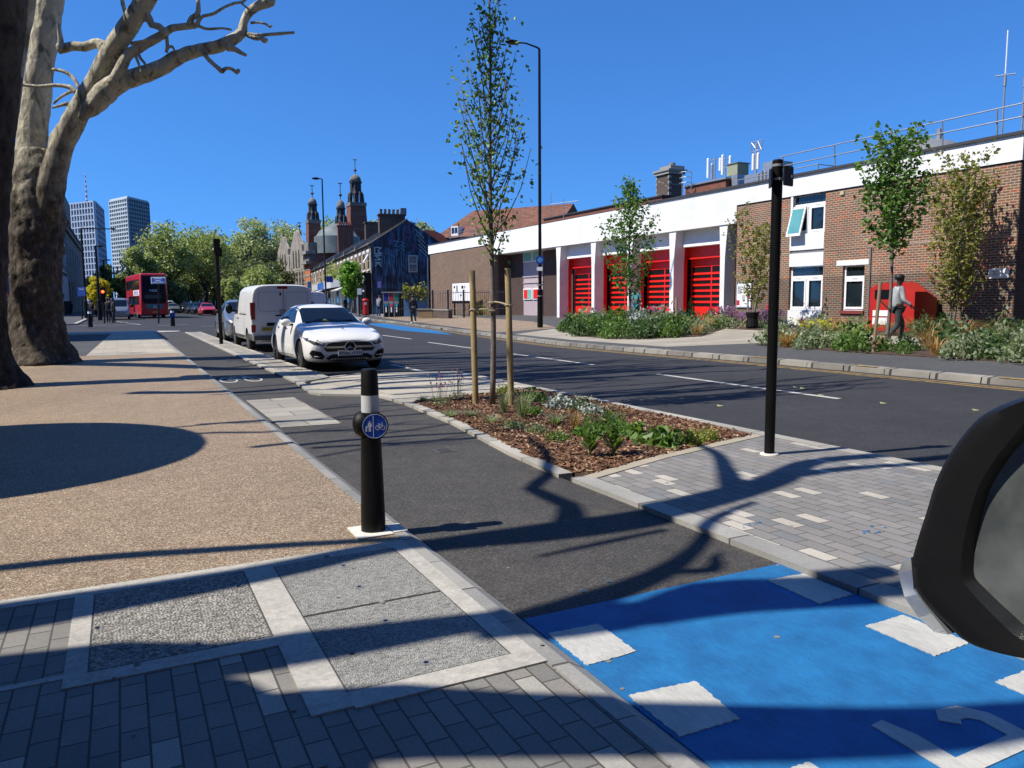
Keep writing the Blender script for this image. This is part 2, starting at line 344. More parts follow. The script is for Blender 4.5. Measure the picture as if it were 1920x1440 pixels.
struct(g, 'white_lane_marks', WHITEP)
# flattened bike symbol further up
def bike(g, cx, cy, s, mirror=1, z0=-.03, z1=-.0255):
    def ring(x, y, r, w_):
        for k in range(20):
            a = 2*math.pi*k/20; b_ = 2*math.pi*(k+1)/20
            g.prism([(x+r*math.cos(a)*s, y+r*math.sin(a)*s*3.1), (x+r*math.cos(b_)*s, y+r*math.sin(b_)*s*3.1), (x+(r-w_)*math.cos(b_)*s, y+(r-w_)*math.sin(b_)*s*3.1), (x+(r-w_)*math.cos(a)*s, y+(r-w_)*math.sin(a)*s*3.1)], z0, z1-.00003*(k % 2))
    ring(cx-.26*s, cy, .19, .04); ring(cx+.26*s, cy, .19, .04)
    for a, b_ in (((-.26, 0), (-.1, .75)), ((-.1, .75), (.18, .75)), ((.18, .75), (0, 0)), ((0, 0), (-.1, .75)), ((-.26, 0), (0, 0)), ((.26, 0), (.16, .95)), ((.1, .98), (.24, .98)), ((-.18, .92), (-.04, .92))):
        stroke(g, [(cx+a[0]*s, cy+a[1]*s), (cx+b_[0]*s, cy+b_[1]*s)], .045*s, z0, z1+.0002)
g = MB(); bike(g, 1.97, 15.25, .85); struct(g, 'cycle_symbol', WHITEP)
g = MB(); g.prism([(1.6, 9.1), (2.3, 9.05), (2.3, 11.95), (1.6, 11.9)], -.031, -.024)
struct(g, 'pale_lane_slabs', bricks('lane_slabs', (1, 0, 0), [(0, (.36, .335, .29)), (.5, (.43, .40, .34))], (.13, .12, .1), .7, .42, .008, .8, up=(0, 1, 0), bump=.4))
# buffer strip, cream area, kerbs
g = MB(); g.prism([(2.88, 13.9), (3.36, 14.5), (3.36, 41), (2.9, 41)], -.1262, .0); struct(g, 'buffer_strip', STRIP)
g = MB(); g.prism([(2.74, 13.6), (2.88, 13.9), (2.9, 41), (2.78, 41)], -.1262, .003); g.prism([(3.36, 14.5), (3.5, 14.6), (3.5, 41), (3.36, 41)], -.1262, .003); struct(g, 'buffer_strip_kerb', KERBP)
cream = [(2.72, 12.15), (2.8, 13.2), (3.0, 13.9), (3.5, 14.45), (4.19, 14.85), (5.95, 14.15), (5.95, 11.1), (5.78, 11.0), (4.5, 10.65), (3.78, 10.45), (3.62, 10.3), (3.56, 11.3), (3.0, 11.85)]
g = MB(); g.prism(cream, -.1263, .0); struct(g, 'cream_paved_bay', CREAM)
g = MB(); stroke(g, [(2.8, 13.95), (2.74, 13.1), (2.68, 12.2), (2.76, 11.98), (3.0, 11.8), (3.46, 11.45), (3.55, 10.9), (3.57, 10.1), (3.48, 8.3), (3.26, 6.4), (3.2, 5.35)], .13, -.126, .004)
stroke(g, [(3.5, 14.6), (4.19, 15.0), (6.0, 14.3)], .14, -.126, .004)
struct(g, 'curved_kerb', KERBP)
g = MB(); g.box(5.95, 6.1, -9, 14.25, -.126, .004); struct(g, 'roadside_kerb', KERBP)
g = MB(); g.box(3.16, 3.32, -9, 5.2, -.126, .005); struct(g, 'flush_kerb', KERB)
mulch = [(3.68, 10.35), (3.62, 10.05), (3.55, 8.66), (3.33, 6.63), (3.27, 5.61), (3.36, 5.22), (4.31, 5.57), (5.88, 5.98), (5.93, 7.34), (5.93, 8.88), (5.94, 10.4), (5.9, 10.98), (4.53, 10.6)]
g = MB(); g.prism([(3.32, -9), (5.95, -9), (5.95, 5.97), (5.88, 5.95), (4.31, 5.45), (3.4, 5.1), (3.32, 5.08)], -.1255, 0); struct(g, 'grey_paved_footway', PAVG)
g = MB(); stroke(g, [(3.3, 5.14), (4.31, 5.51), (5.9, 5.93)], .12, -.12, .006); struct(g, 'bed_edging', mat('warm_stone', (.42, .37, .28), .8, 0, (.48, .42, .32), 4, .3, 60))
SOIL = mat('soil', (.05, .03, .02), .95, 0, (.10, .06, .04), 8, .8, 50)
def sheet(g, poly, z, n=1): g.prism(poly, -.125, z)
g = MB(); sheet(g, mulch, -.01); struct(g, 'planting_bed_soil', SOIL)
g = MB(); g.box(1.2, 1.42, 4.42, 4.68, 0, .009); g.box(1.43, 1.52, 4.45, 4.62, .003, .008)
struct(g, 'mortar_pad', mat('mortar_white', (.6, .58, .52), .9, 0, (.68, .66, .6), 12, .6, 80))
# road markings
g = MB()
for y0, y1, x in ((1.5, 5.4, 9.35), (7.9, 12.35, 9.4), (14.9, 19.5, 9.62), (22, 26.3, 9.8), (29, 33, 10.2), (36, 40, 10.7), (43, 47, 11.3), (50, 54, 11.9), (58, 62, 12.5), (66, 70, 13.2), (75, 79, 14.2), (85, 89, 15.4)):
    g.prism([(x, y0), (x+.1, y0), (x+.1+(y1-y0)*.02, y1), (x+(y1-y0)*.02, y1)], RZ, RZ+.004)
for y0 in (14.9, 21, 27, 33): g.box(5.62, 5.72, y0, y0+2.6, RZ, RZ+.004)
for k in range(0): g.prism([(-1+k*1.1, 47.0+k*.3), (-.5+k*1.1, 47.0+k*.3), (-.2+k*1.1, 50+k*.3), (-.7+k*1.1, 50+k*.3)], RZ, RZ+.004) if k % 2 else None
g.box(-2.6, 1.2, 60, 60.2, RZ, RZ+.004); g.prism([(1.2, 60), (1.3, 60), (-.2, 72), (-.3, 72)], RZ, RZ+.0045); g.box(4.6, 8.5, 53, 53.15, RZ, RZ+.004); g.prism([(2.2, 56), (4.2, 58), (4.2, 58.15), (2.2, 56.15)], RZ, RZ+.004)
struct(g, 'white_road_marks', WHITEP)
g = MB(); g.box(6.2, 6.31, -9, 13.2, RZ, RZ+.004)
def offs(line, d):
    P = [Vector(p) for p in line]; o = []
    for i, p in enumerate(P):
        t = (P[min(i+1, len(P)-1)]-P[max(i-1, 0)]).normalized(); o.append(tuple(p+Vector((-t.y, t.x))*d))
    return o
fl = kerb_l[:9]
stroke(g, offs(fl, .30), .07, RZ, RZ+.004); stroke(g, offs(fl, .52), .07, RZ, RZ+.0045)
for y in (7.4, 13.2, 17.8, 10.3): g.box(13.3, 13.42, y, y+.5, .058, .064); g.box(13.0, 13.14, y+.1, y+.9, .058, .0644) if 0 else None
struct(g, 'yellow_lines', YELP)
# far side
g = MB()
fk = kerb_l
for i in range(len(fk)-1):
    a = Vector(fk[i]); b_ = Vector(fk[i+1]); t = (b_-a).normalized(); n_ = Vector((t.y, -t.x)); L = (b_-a).length; n = max(1, int(L/.92))
    for k in range(n):
        p = a+t*(L*k/n); q = a+t*(L*(k+1)/n-.02); o1 = n_*.26
        j = random.uniform(-.006, .006)
        g.hull([(p.x+j, p.y, -.128), (p.x+.03+j, p.y, .045), (p.x+o1.x, p.y+o1.y, .062+j*.5), (p.x+o1.x, p.y+o1.y, -.128)], [(q.x+j, q.y, -.128), (q.x+.03+j, q.y, .045), (q.x+o1.x, q.y+o1.y, .062+j*.5), (q.x+o1.x, q.y+o1.y, -.128)])
struct(g, 'far_kerb', KERBF)
def far_sheet(name, poly, m, dz=0.):
    g = MB(); n = len(poly); vs_ = [(x, y, farz(x)+dz) for x, y in poly]; lo = [(x, y, -.2) for x, y in poly]
    g.raw(vs_+lo, [tuple(range(n))]+[(i, (i+1) % n, n+(i+1) % n, n+i) for i in range(n)]); return struct(g, name, m)
kin = offs(kerb_l, -.26)
far_sheet('far_footway', [(13.51, -9)]+kin[1:11]+[(28.3, 135.9), (60, 136), (60, -9)], ASPHF)
far_sheet('far_buff_footway', [(14.2, 29.5), (15.1, 36), (16.1, 43.5), (17.1, 51.5), (18, 58), (22.9, 56), (21.5, 47), (20.3, 37.5), (17.6, 30.0)], BUFF, .005)
far_sheet('far_paving', [(13.9, 17.6), (13.75, 22.5), (14.1, 27.5), (17.8, 30), (22.0, 36), (23.8, 36), (23.8, 4), (17.95, 4), (17.95, 15.9)], FARP, .006)
far_sheet('shop_paving', [(18.6, 59), (19.5, 66), (21, 68), (26, 67), (25, 58)], FARP, .006)
g = MB(); g.prism([(13.05, 31.5), (14.15, 36), (15.2, 43.5), (16.3, 51.5), (15.0, 52), (13.6, 44), (12.9, 38)], RZ, RZ+.004); struct(g, 'blue_lane_far', BLUE)
BEDA = [(16.9, 28.5), (14.9, 24.2), (14.75, 21.6), (15.6, 20.6), (17.3, 20.1), (20.5, 22.6), (21.3, 25.5), (20.8, 31.5)]
BEDB = [(16.0, 16.3), (15.75, 15.2), (15.6, 12), (15.75, 9), (16.0, 4), (17.9, 4), (17.95, 13), (17.4, 16.4)]
BEDC = [(20.9, 24.5), (20.6, 20), (20.7, 10), (23.7, 10), (23.7, 25.5)]
for nm, b_ in (('soil_bed', BEDA), ('soil_bed', BEDB), ('soil_bed', BEDC)): far_sheet(nm, b_, SOIL, .02)
# opposite kerbs at the side street
g = MB(); g.prism([(-9, 62), (-3.2, 62), (-2.9, 62.6), (-2.9, 200), (-9, 200)], -.127, .04); struct(g, 'left_far_footway', ASPHF)
g = MB(); stroke(g, [(-20, 61.8), (-3.4, 61.9), (-2.85, 62.6), (-2.85, 120)], .25, -.12, .05); struct(g, 'pale_far_kerb', STONE)
g = MB(); g.box(-40, -3, 44.0, 46.5, -.125, .03) if 0 else g.box(-9, -8.9, 44, 44.1, -.12, -.11); struct(g, 'corner_kerb', STONE)
g = MB(); rr = random.Random(9)
for cx_, cy_, n in ((3.5, 3.55, 9), (4.05, 3.1, 10), (2.0, 3.2, 3)):
    for k in range(n):
        x = cx_+rr.gauss(0, .07); y = cy_+rr.gauss(0, .035); z = -.026 if x < 3.16 else .001; q = rr.uniform(.003, .012); g.prism([(x+q*math.cos(a)*rr.uniform(.6, 1.3), y+q*math.sin(a)) for a in np.linspace(0, 5.4, 7)], z-.001, z+.0015)
struct(g, 'paint_spots', MATS['blue_surfacing'])
g = MB()
for k in range(90):
    x = rr.uniform(-1.5, 5.8); y = rr.uniform(2.2, 11) if rr.random() < .7 else rr.uniform(1.8, 5)
    if 3.2 < x and y > 4.9: continue
    z = .0 if x < 1.4 or x > 3.3 else -.029
    if y < 4.3 and x < 1.5: z = .007
    q = rr.uniform(.006, .016); g.prism([(x+q*math.cos(a)*rr.uniform(.6, 1.3), y+q*math.sin(a)*rr.uniform(.6, 1.2)) for a in np.linspace(0, 5.4, 7)], z-.002, z+.0016)
struct(g, 'gum_spots', mat('gum', (.19, .18, .16), .8, 0, (.3, .28, .24), 5))
# ------------------------------------------------------------------ small covers, gully, access covers
def cover_thing(label, x0, x1, y0, y1, m, keys, group=None):
    t = thing('access_cover', label, 'cover', ((x0+x1)/2, (y0+y1)/2, 0), 0, group)
    g = MB(); g.box(x0, x1, y0, y1, -.05, .0018); g.build("frame", mat('cover_frame', (.10, .095, .09), .6, .3), t)
    g = MB(); g.box(x0+.008, x1-.008, y0+.008, y1-.008, -.04, .0045); g.build('infill', m, t)
    for (kx, ky, sx, sy) in keys:
        g = MB(); g.box(kx-sx, kx+sx, ky-sy, ky+sy, .004, .0062); k = g.build('lifting_key', GREY, t)
        g = MB(); g.lathe([(.010, 0), (.010, .0012)], (kx, ky, .0062), 12); g.build('key_hole', BLKP, k)
cover_thing('square concrete filled access cover nearer the left edge, with coarse gravel finish', -.19, .51, 3.27, 4.18, COVER, [(.215, 3.34, .018, .016), (-.165, 3.72, .022, .010), (.455, 3.95, .02, .010)])
cover_thing('larger concrete filled access cover in two panels beside the cycle track kerb', .66, 1.335, 3.42, 4.18, COVER2, [(1.0, 4.0, .018, .03), (.99, 3.66, .02, .02)])
cover_thing('front panel of the concrete filled cover, crossed by a dark shadow, closest to the blue lane', .66, 1.335, 2.65, 3.415, COVER2, [(.98, 3.2, .018, .03), (1.0, 2.74, .02, .02), (.76, 2.95, .008, .008)])
t = thing('drain_gully', 'small square slotted drain cover set in the asphalt by the planting bed', 'drain', (2.75, 6.9, -.03))
g = MB(); g.box(2.66, 2.84, 6.8, 7.0, -.04, -.026)
for k in range(6): g.box(2.68, 2.82, 6.815+k*.03, 6.83+k*.03, -.026, -.0235)
g.build('grating', mat('drain_grey', (.09, .09, .09), .7), t)
t = thing('drain_gully', 'dark slotted gully grating in the cycle track beside the paved strip', 'drain', (2.55, 20.6, -.03))
g = MB(); g.box(2.32, 2.76, 20.2, 21, -.04, -.027)
for k in range(9): g.box(2.34+k*.045, 2.36+k*.045, 20.25, 20.95, -.027, -.0235)
g.build('grating', mat('drain_dark', (.035, .03, .03), .7), t)
# ------------------------------------------------------------------ plane trees
from mathutils import noise as mn
def bark(name, pale, dark, zlo, zhi):
    m, nt, b = _nt(name); MATS[name] = m; b.inputs['Roughness'].default_value = .9; b.inputs['Specular IOR Level'].default_value = .2
    p = pos(nt); mp = node(nt, 'ShaderNodeMapping'); mp.inputs['Scale'].default_value = (1, 1, .45); nt.links.new(p, mp.inputs[0])
    v = node(nt, 'ShaderNodeTexVoronoi'); v.inputs['Scale'].default_value = 7; nt.links.new(mp.outputs[0], v.inputs['Vector'])
    n = noise(nt, mp.outputs[0], 4.5, 8, .65, .8)
    cp = ramp(nt, n, [(.36, tuple(c*.38 for c in pale)), (.44, tuple(c*.72 for c in pale)), (.47, pale), (.6, tuple(min(1, c*1.1) for c in pale)), (.63, tuple(min(1, c*1.35) for c in pale))])
    cdk = ramp(nt, noise(nt, mp.outputs[0], 9, 8, .7), [(.35, tuple(c*.45 for c in dark)), (.55, dark), (.68, tuple(c*2.2 for c in dark))])
    sp = node(nt, 'ShaderNodeSeparateXYZ'); nt.links.new(p, sp.inputs[0]); mr = node(nt, 'ShaderNodeMapRange'); mr.inputs[1].default_value = zlo; mr.inputs[2].default_value = zhi
    ad = node(nt, 'ShaderNodeMath', operation='MULTIPLY_ADD'); nt.links.new(noise(nt, p, 2.5, 6, .7), ad.inputs[0]); ad.inputs[1].default_value = 5.0; 
    sb = node(nt, 'ShaderNodeMath', operation='SUBTRACT'); nt.links.new(sp.outputs[2], sb.inputs[0]); sb.inputs[1].default_value = 2.5; nt.links.new(sb.outputs[0], ad.inputs[2])
    nt.links.new(ad.outputs[0], mr.inputs[0]); c = mixc(nt, mr.outputs[0], cdk, cp)
    nt.links.new(c, b.inputs['Base Color'])
    mx = node(nt, 'ShaderNodeMath', operation='ADD'); nt.links.new(noise(nt, mp.outputs[0], 16, 8, .72), mx.inputs[0]); nt.links.new(v.outputs['Distance'], mx.inputs[1])
    bumpn(nt, mx.outputs[0], b, 1.0, .06); return m
BARK = bark('plane_bark', (.50, .46, .345), (.10, .082, .064), 3.4, 6.2)
BARK2 = bark('plane_bark_dark', (.24, .21, .165), (.06, .05, .042), 3.0, 9)
BARKT = mat('young_bark', (.16, .13, .11), .85, 0, (.27, .23, .20), 14, .5, 60, obj=True)
def catmull(pts, rs, step):
    P = [Vector(p) for p in pts]; P = [P[0]*2-P[1]]+P+[P[-1]*2-P[-2]]; r = [rs[0]]+list(rs)+[rs[-1]]
    out = []; ro = []
    for i in range(1, len(P)-2):
        n = max(2, int((P[i+1]-P[i]).length/step))
        for k in range(n):
            t = k/n; a, b_, c, d = P[i-1], P[i], P[i+1], P[i+2]
            out.append(.5*((2*b_)+(c-a)*t+(2*a-5*b_+4*c-d)*t*t+(3*b_-a-3*c+d)*t**3)); ro.append(r[i]*(1-t)+r[i+1]*t)
    out.append(P[-2]); ro.append(r[-2]); return out, ro
def limb(g, pts, rs, step=.12, n=28, amp=.12, fr=2.2, mi=0, flute=0., fluteh=1.5):
    P, Rr = catmull(pts, rs, step); b0 = len(g.v); g.tube(P, Rr, n, mi)
    for i in range(b0, len(g.v)):
        j = (i-b0)//n; 
        if j >= len(P): j = len(P)-1
        c = P[j]; d = Vector(g.v[i])-c; v = Vector(g.v[i]); r = Rr[j]
        crag = max(0, 1-c.z/7.5) if n >= 48 else 0; k = amp*(mn.fractal(v*fr, 1, 2, 4)*1.0)+.45*amp*mn.fractal(v*fr*4.3, 1, 2, 2)+.10*crag*(mn.ridged_multi_fractal(Vector((v.x, v.y, v.z*.55))*5.5, 1, 2, 3, 1, 2)-1)+amp*.5*max(0, mn.noise(v*fr*.45))*2
        if flute:
            an = math.atan2(d.y, d.x); k += flute*max(0, 1-c.z/fluteh)**2*(1+.6*math.sin(an*4+1.3)+.3*math.sin(an*7))
        g.v[i] = tuple(v+d*k)
def px_limb(g, pts, wpx, ds, **k):
    if not hasattr(ds, '__len__'): ds = [ds]*len(pts)
    P = [at(x, y, d) for (x, y), d in zip(pts, ds)]; Rr = [w_/2/FPX*d for w_, d in zip(wpx, ds)]
    limb(g, P, Rr, **k); return P
# --- tree one: the forked plane tree
t1 = thing('plane_tree', 'big pollarded plane tree whose pale right limb leans out over the path with bare stubby branches', 'tree', (-1.55, 20.6, 0))
g = MB()
px_limb(g, [(80, 690), (76, 655), (70, 600), (68, 540), (68, 450), (66, 390), (66, 330), (62, 285)], [118, 96, 84, 82, 88, 90, 82, 60], 18.6, amp=.12, fr=2.4, n=64, step=.07, flute=.10, fluteh=1.2)
g.build('trunk', BARK, t1, smooth=True)
g = MB(); px_limb(g, [(62, 400), (58, 330), (60, 270), (68, 190), (78, 110), (88, 40), (98, -40), (104, -160), (100, -300)], [78, 70, 50, 48, 45, 46, 45, 42, 34], [18.6, 18.6, 18.7, 18.7, 18.6, 18.5, 18.4, 18.2, 18], amp=.08, fr=3, n=36, step=.08)
g.build('limb', BARK, t1, smooth=True)
g = MB(); px_limb(g, [(80, 450), (90, 380), (103, 318), (119, 268), (150, 205), (180, 155), (205, 105), (235, 58), (268, 8), (300, -50), (330, -130), (340, -300)], [44, 50, 44, 40, 39, 38, 36, 35, 34, 31, 26, 20], [18.6, 18.4, 18.3, 18.2, 18, 17.8, 17.6, 17.4, 17.2, 17, 16.8, 16.6], amp=.055, fr=3, n=36, step=.08)
px_limb(g, [(104, 300), (112, 262), (124, 235), (138, 205), (150, 180)], [30, 34, 24, 22, 14], 18.5, amp=.1, n=20)
g.build('limb', BARK, t1, smooth=True)
def branch(pts, w_, d, parent=t1, n=14, amp=.09, m=None):
    g = MB(); px_limb(g, pts, w_, d, n=n, amp=amp, fr=5, step=.08); return g.build('branch', m or BARK, parent, smooth=True)
branch([(150, 222), (170, 203), (195, 176), (222, 155), (262, 142), (300, 128), (335, 107), (370, 95), (405, 88), (432, 76), (452, 62), (457, 42), (468, 22), (490, 8), (506, 2), (510, -16)], [10, 30, 42, 36, 30, 28, 26, 23, 22, 21, 19, 13, 16, 18, 20, 14], 17.7, n=20, amp=.10)
branch([(208, 158), (226, 130), (240, 103), (262, 90), (285, 76), (305, 65), (322, 53), (345, 50), (366, 47)], [18, 20, 19, 17, 16, 15, 13, 12, 13], 17.5, n=16)
branch([(355, 48), (360, 34), (370, 28), (372, 10), (368, -20)], [12, 10, 11, 8, 7], 17.4)
branch([(368, 50), (374, 36), (382, 30), (400, 26), (420, 14), (440, 6), (456, 3), (470, -12)], [9, 7, 6, 6, 5, 5, 5, 4], 17.4)
branch([(452, 5), (462, 14), (470, 20)], [4, 4, 3], 17.4); branch([(370, 47), (385, 54), (400, 54), (418, 53), (434, 56)], [6, 5, 5, 4, 4], 17.4)
branch([(462, 64), (478, 66), (500, 65), (525, 63), (552, 61)], [10, 7, 6, 6, 5], 17.7); branch([(465, 66), (480, 72), (490, 72), (496, 76), (498, 72)], [9, 8, 8, 12, 9], 17.7)
branch([(470, 43), (484, 42), (498, 45), (506, 50), (510, 48)], [5, 4, 4, 5, 3], 17.7); branch([(428, 88), (440, 92), (450, 98), (462, 104)], [16, 10, 8, 5], 17.6)
branch([(378, 92), (388, 108), (400, 120), (412, 130), (416, 134), (424, 128), (436, 130), (444, 136), (448, 130)], [9, 8, 7, 8, 9, 6, 6, 8, 6], 17.6)
branch([(270, 28), (282, 38), (284, 46), (298, 50), (306, 58), (312, 66)], [22, 13, 12, 12, 12, 10], 17.3, amp=.15)
branch([(200, 100), (190, 84), (176, 82), (158, 88), (140, 86), (122, 90), (110, 92)], [22, 20, 17, 17, 16, 17, 18], 17.8)
branch([(112, 92), (114, 78), (112, 62), (110, 45)], [13, 10, 8, 6], 17.8)
branch([(150, 168), (140, 150), (128, 138), (112, 132), (98, 130)], [7, 7, 7, 6, 5], 18); branch([(144, 176), (136, 166), (124, 162), (104, 160), (70, 162), (36, 158)], [9, 9, 8, 7, 6, 6], 18)
branch([(138, 170), (128, 174), (114, 182), (100, 194)], [7, 6, 5, 4], 18); branch([(128, 194), (116, 197), (98, 202)], [8, 6, 4], 18)
branch([(238, 32), (234, 20), (230, 6), (228, -10)], [8, 7, 7, 6], 17.4); branch([(245, 82), (262, 78), (280, 75), (300, 72)], [7, 5, 5, 4], 17.4)
branch([(250, 96), (258, 114), (262, 126), (266, 138)], [7, 5, 4, 3], 17.5); branch([(256, 95), (264, 110), (271, 118), (279, 133)], [7, 5, 5, 3], 17.5); branch([(312, 66), (314, 84), (312, 98)], [7, 6, 6], 17.5); branch([(312, 92), (320, 87), (325, 90), (330, 104)], [5, 5, 4, 3], 17.5)
branch([(46, 108), (55, 112), (64, 120)], [5, 5, 4], 18.4); branch([(48, 112), (56, 118), (50, 136), (48, 150)], [5, 4, 3, 3], 18.4); branch([(206, 76), (200, 78), (190, 82)], [4, 4, 3], 17.5)
# --- tree two: dark trunk at the left edge
t2 = thing('plane_tree', 'dark rough plane trunk cut by the left edge of the picture, the nearer of the two big trees', 'tree', (-2.0, 13.6, 0))
g = MB()
px_limb(g, [(-32, 765), (-36, 735), (-40, 690), (-42, 620), (-38, 520), (-34, 420), (-26, 320), (-16, 220), (-6, 120), (4, 20), (14, -80), (20, -250)], [170, 140, 112, 94, 84, 82, 84, 80, 80, 78, 72, 58], [13.2]*12, amp=.06, fr=2.6, n=52, step=.08, flute=.15, fluteh=1.0)
g.build('trunk', BARK2, t2, smooth=True)
g = MB(); px_limb(g, [(-10, 300), (8, 190), (24, 110), (42, 30), (56, -40), (70, -160)], [56, 52, 42, 36, 30, 24], 13.6, amp=.06, fr=3, n=28, step=.08)
g.build('limb', BARK, t2, smooth=True)
# --- overhead boughs (above the picture) that throw the shadows on the paving
def sh(gx, gy, z):
    for _ in range(3): z = max(z, 1.95+.43*math.hypot(gx-.7585*z, gy+.1134*z))
    return Vector((gx-.7585*z, gy+.1134*z, z))
def bough(parent, pts, zs, rs, n=10, m=None):
    if not hasattr(zs, '__len__'): zs = [zs]*len(pts)
    g = MB(); limb(g, [sh(x, y, z) for (x, y), z in zip(pts, zs)], rs, n=n, amp=.05, fr=4, step=.2); return g.build('bough', m or BARK, parent, smooth=True)
t3 = thing('plane_tree', 'plane tree outside the left side of the picture whose boughs shade the paving', 'tree', (-4.3, 7.2, 0))
g = MB(); limb(g, [(-5.0, 9.0, -.1), (-4.9, 9.0, 1.5), (-4.6, 9.0, 3.2), (-4.4, 9.0, 4.2)], [1.3, 1.2, 1.7, 1.1], n=40, amp=.03, step=.2)
g.ell((-4.35, 9.1, 4.0), (1.75, 2.05, 1.4), 40, 26, jit=.004)  # unseen bulky head, shaped to cast the rounded shadow on the footway
g.build('trunk', BARK2, t3, smooth=True)
bough(t3, [(-3, 4.85), (-.66, 4.86), (.4, 4.64), (1.2, 4.40), (1.7, 4.25)], [5]*5, [.07, .065, .06, .05, .04])
bough(t3, [(-3, 4.05), (-.6, 4.06), (.5, 4.09), (1.4, 4.21), (2.4, 4.11), (3.2, 4.09), (4.4, 4.33), (5.4, 4.72), (6.6, 4.5), (8.0, 4.4)], [5.2, 5.4, 5.8, 6, 6.4, 6.6, 6.9, 7, 7, 7.2], [.26, .2, .14, .11, .19, .19, .15, .10, .09, .08])
bough(t3, [(4.0, 4.25), (4.5, 4.9), (4.9, 5.5), (5.0, 6.2)], 6.9, [.1, .07, .05, .03]); bough(t3, [(4.6, 4.45), (5.6, 4.35), (6.6, 4.0)], 7.0, [.10, .07, .04])
bough(t3, [(3.7, 6.9), (3.45, 6.1), (3.1, 5.5), (2.75, 5.15), (2.75, 4.6), (2.5, 4.2)], [6.6]*6, [.03, .045, .06, .06, .075, .09])
bough(t3, [(2.02, 3.73), (2.5, 3.77), (2.98, 3.8)], 6, [.02, .035, .03])
bough(t3, [(3.9, 3.95), (3.4, 3.78), (2.9, 3.42), (2.45, 3.18), (1.95, 3.05), (1.5, 2.98)], [6]*6, [.03, .045, .055, .08, .11, .12]); bough(t3, [(2.5, 3.2), (2.75, 3.1), (2.9, 3.25), (3.0, 3.3)], 6, [.04, .05, .03, .01])
bough(t3, [(-3, 3.55), (-.5, 3.45), (.2, 3.18), (.6, 3.10), (1.4, 2.99), (2.1, 2.80), (2.6, 2.72), (3.15, 2.45), (3.9, 2.3), (5.5, 2.2)], [4.5, 5, 5.3, 5.5, 5.8, 6, 6.2, 6.3, 6.5, 6.7], [.3, .17, .16, .16, .10, .14, .17, .1, .12, .1])
bough(t3, [(1.3, 2.86), (1.9, 2.78), (2.5, 2.86), (3.1, 2.66), (3.5, 2.6)], 6.2, [.05, .1, .14, .12, .09])
bough(t3, [(-2.2, 2.2), (-.6, 2.3), (0, 2.3), (.3, 2.42), (.6, 2.46), (.9, 2.32), (1.56, 1.95), (2.2, 1.62), (2.8, 1.42), (3.8, 1.25), (5.2, 1.0)], [3.2, 3.5, 3.8, 4, 4.2, 4.4, 4.8, 5.2, 5.5, 6, 6.4], [1.3, 1.12, .78, .45, .25, .21, .18, .15, .11, .1, .1], n=16)
bough(t3, [(-2.2, 1.7), (-.6, 1.75), (.3, 1.9), (.5, 2.0)], 4, [.9, .7, .25, .12], n=14)
bough(t3, [(.6, 1.2), (1.6, 1.25), (2.6, 1.15), (3.6, 1.2)], 5, [.1, .12, .12, .1])
# thin twig network over the carriageway, part of tree two's crown
rnd = random.Random(11)
def twigs(parent, x0, x1, y0, y1, z0, z1, n, rmax, rnd, ang=(-.12, .16)):
    n = int(n*1.6); rmax *= 1.9
    for i in range(n):
        y = rnd.uniform(y0, y1); x = rnd.uniform(x0-1, x0+1.5); z = rnd.uniform(z0, z1); L = rnd.uniform(.5, 1)*(x1-x0); a = rnd.uniform(*ang); r = rmax*rnd.uniform(.42, 1)
        P = []; k = 0; n_ = 7
        for k in range(n_): P.append((x+L*k/(n_-1), y+a*L*k/(n_-1)+rnd.uniform(-.12, .12)))
        g = MB(); limb(g, [sh(px_, py_, z+.1*j) for j, (px_, py_) in enumerate(P)], [r*(1-.75*k/(n_-1)) for k in range(n_)], n=6, amp=.1, step=.5)
        for q in range(rnd.randint(2, 5)):
            k = rnd.randint(1, n_-2); p = P[k]; s = rnd.choice((-1, 1)); l2 = rnd.uniform(.4, 1.5)
            limb(g, [sh(p[0], p[1], z+.1*k), sh(p[0]+l2*.5, p[1]+s*l2*.22, z+.2), sh(p[0]+l2, p[1]+s*l2*.35+rnd.uniform(-.2, .2), z+.3)], [r*.45, r*.3, r*.12], n=5, amp=.1, step=.5)
        g.build('bough', BARK, parent, smooth=True)
twigs(t2, 4.5, 12.5, 9.5, 19.5, 7.5, 9.5, 17, .075, rnd); twigs(t2, 5.5, 12.5, 12.5, 15.5, 7.5, 9, 6, .09, rnd); twigs(t2, 6, 13, 7.2, 9.2, 7, 8, 3, .05, rnd)
bough(t2, [(.2, 13.6), (1.3, 13.1), (2.5, 13.25), (3.4, 13.7), (4.6, 13.8), (6.5, 14.0), (8.5, 13.6), (11, 14.1)], [7, 7.2, 7.4, 7.6, 7.8, 8, 8.2, 8.5], [.2, .16, .12, .10, .13, .10, .06, .05])
bough(t2, [(1.1, 13.6), (2.3, 13.9), (3.4, 14.2), (5, 14.3)], 7.5, [.02, .05, .05, .03]); bough(t2, [(1.2, 12.7), (2.6, 12.6), (4.3, 12.2), (6.5, 12.3), (8, 12.0)], 7.5, [.03, .04, .06, .05, .03])
bough(t2, [(3.0, 12.5), (4.2, 13.0), (6.0, 12.9), (7.5, 13.1)], 7.5, [.09, .14, .10, .06])
bough(t1, [(-1, 21.0), (.6, 19.5), (2.0, 17.9), (3.4, 17.4), (4.8, 17.1), (7, 17.3), (9.5, 16.6)], [7.8, 8, 8.2, 8.3, 8.4, 8.6, 8.8], [.45, .36, .32, .17, .16, .12, .07]); bough(t1, [(3.2, 16.6), (4.6, 16.0), (6.0, 16.1), (8.5, 15.4)], 8, [.08, .09, .07, .04])
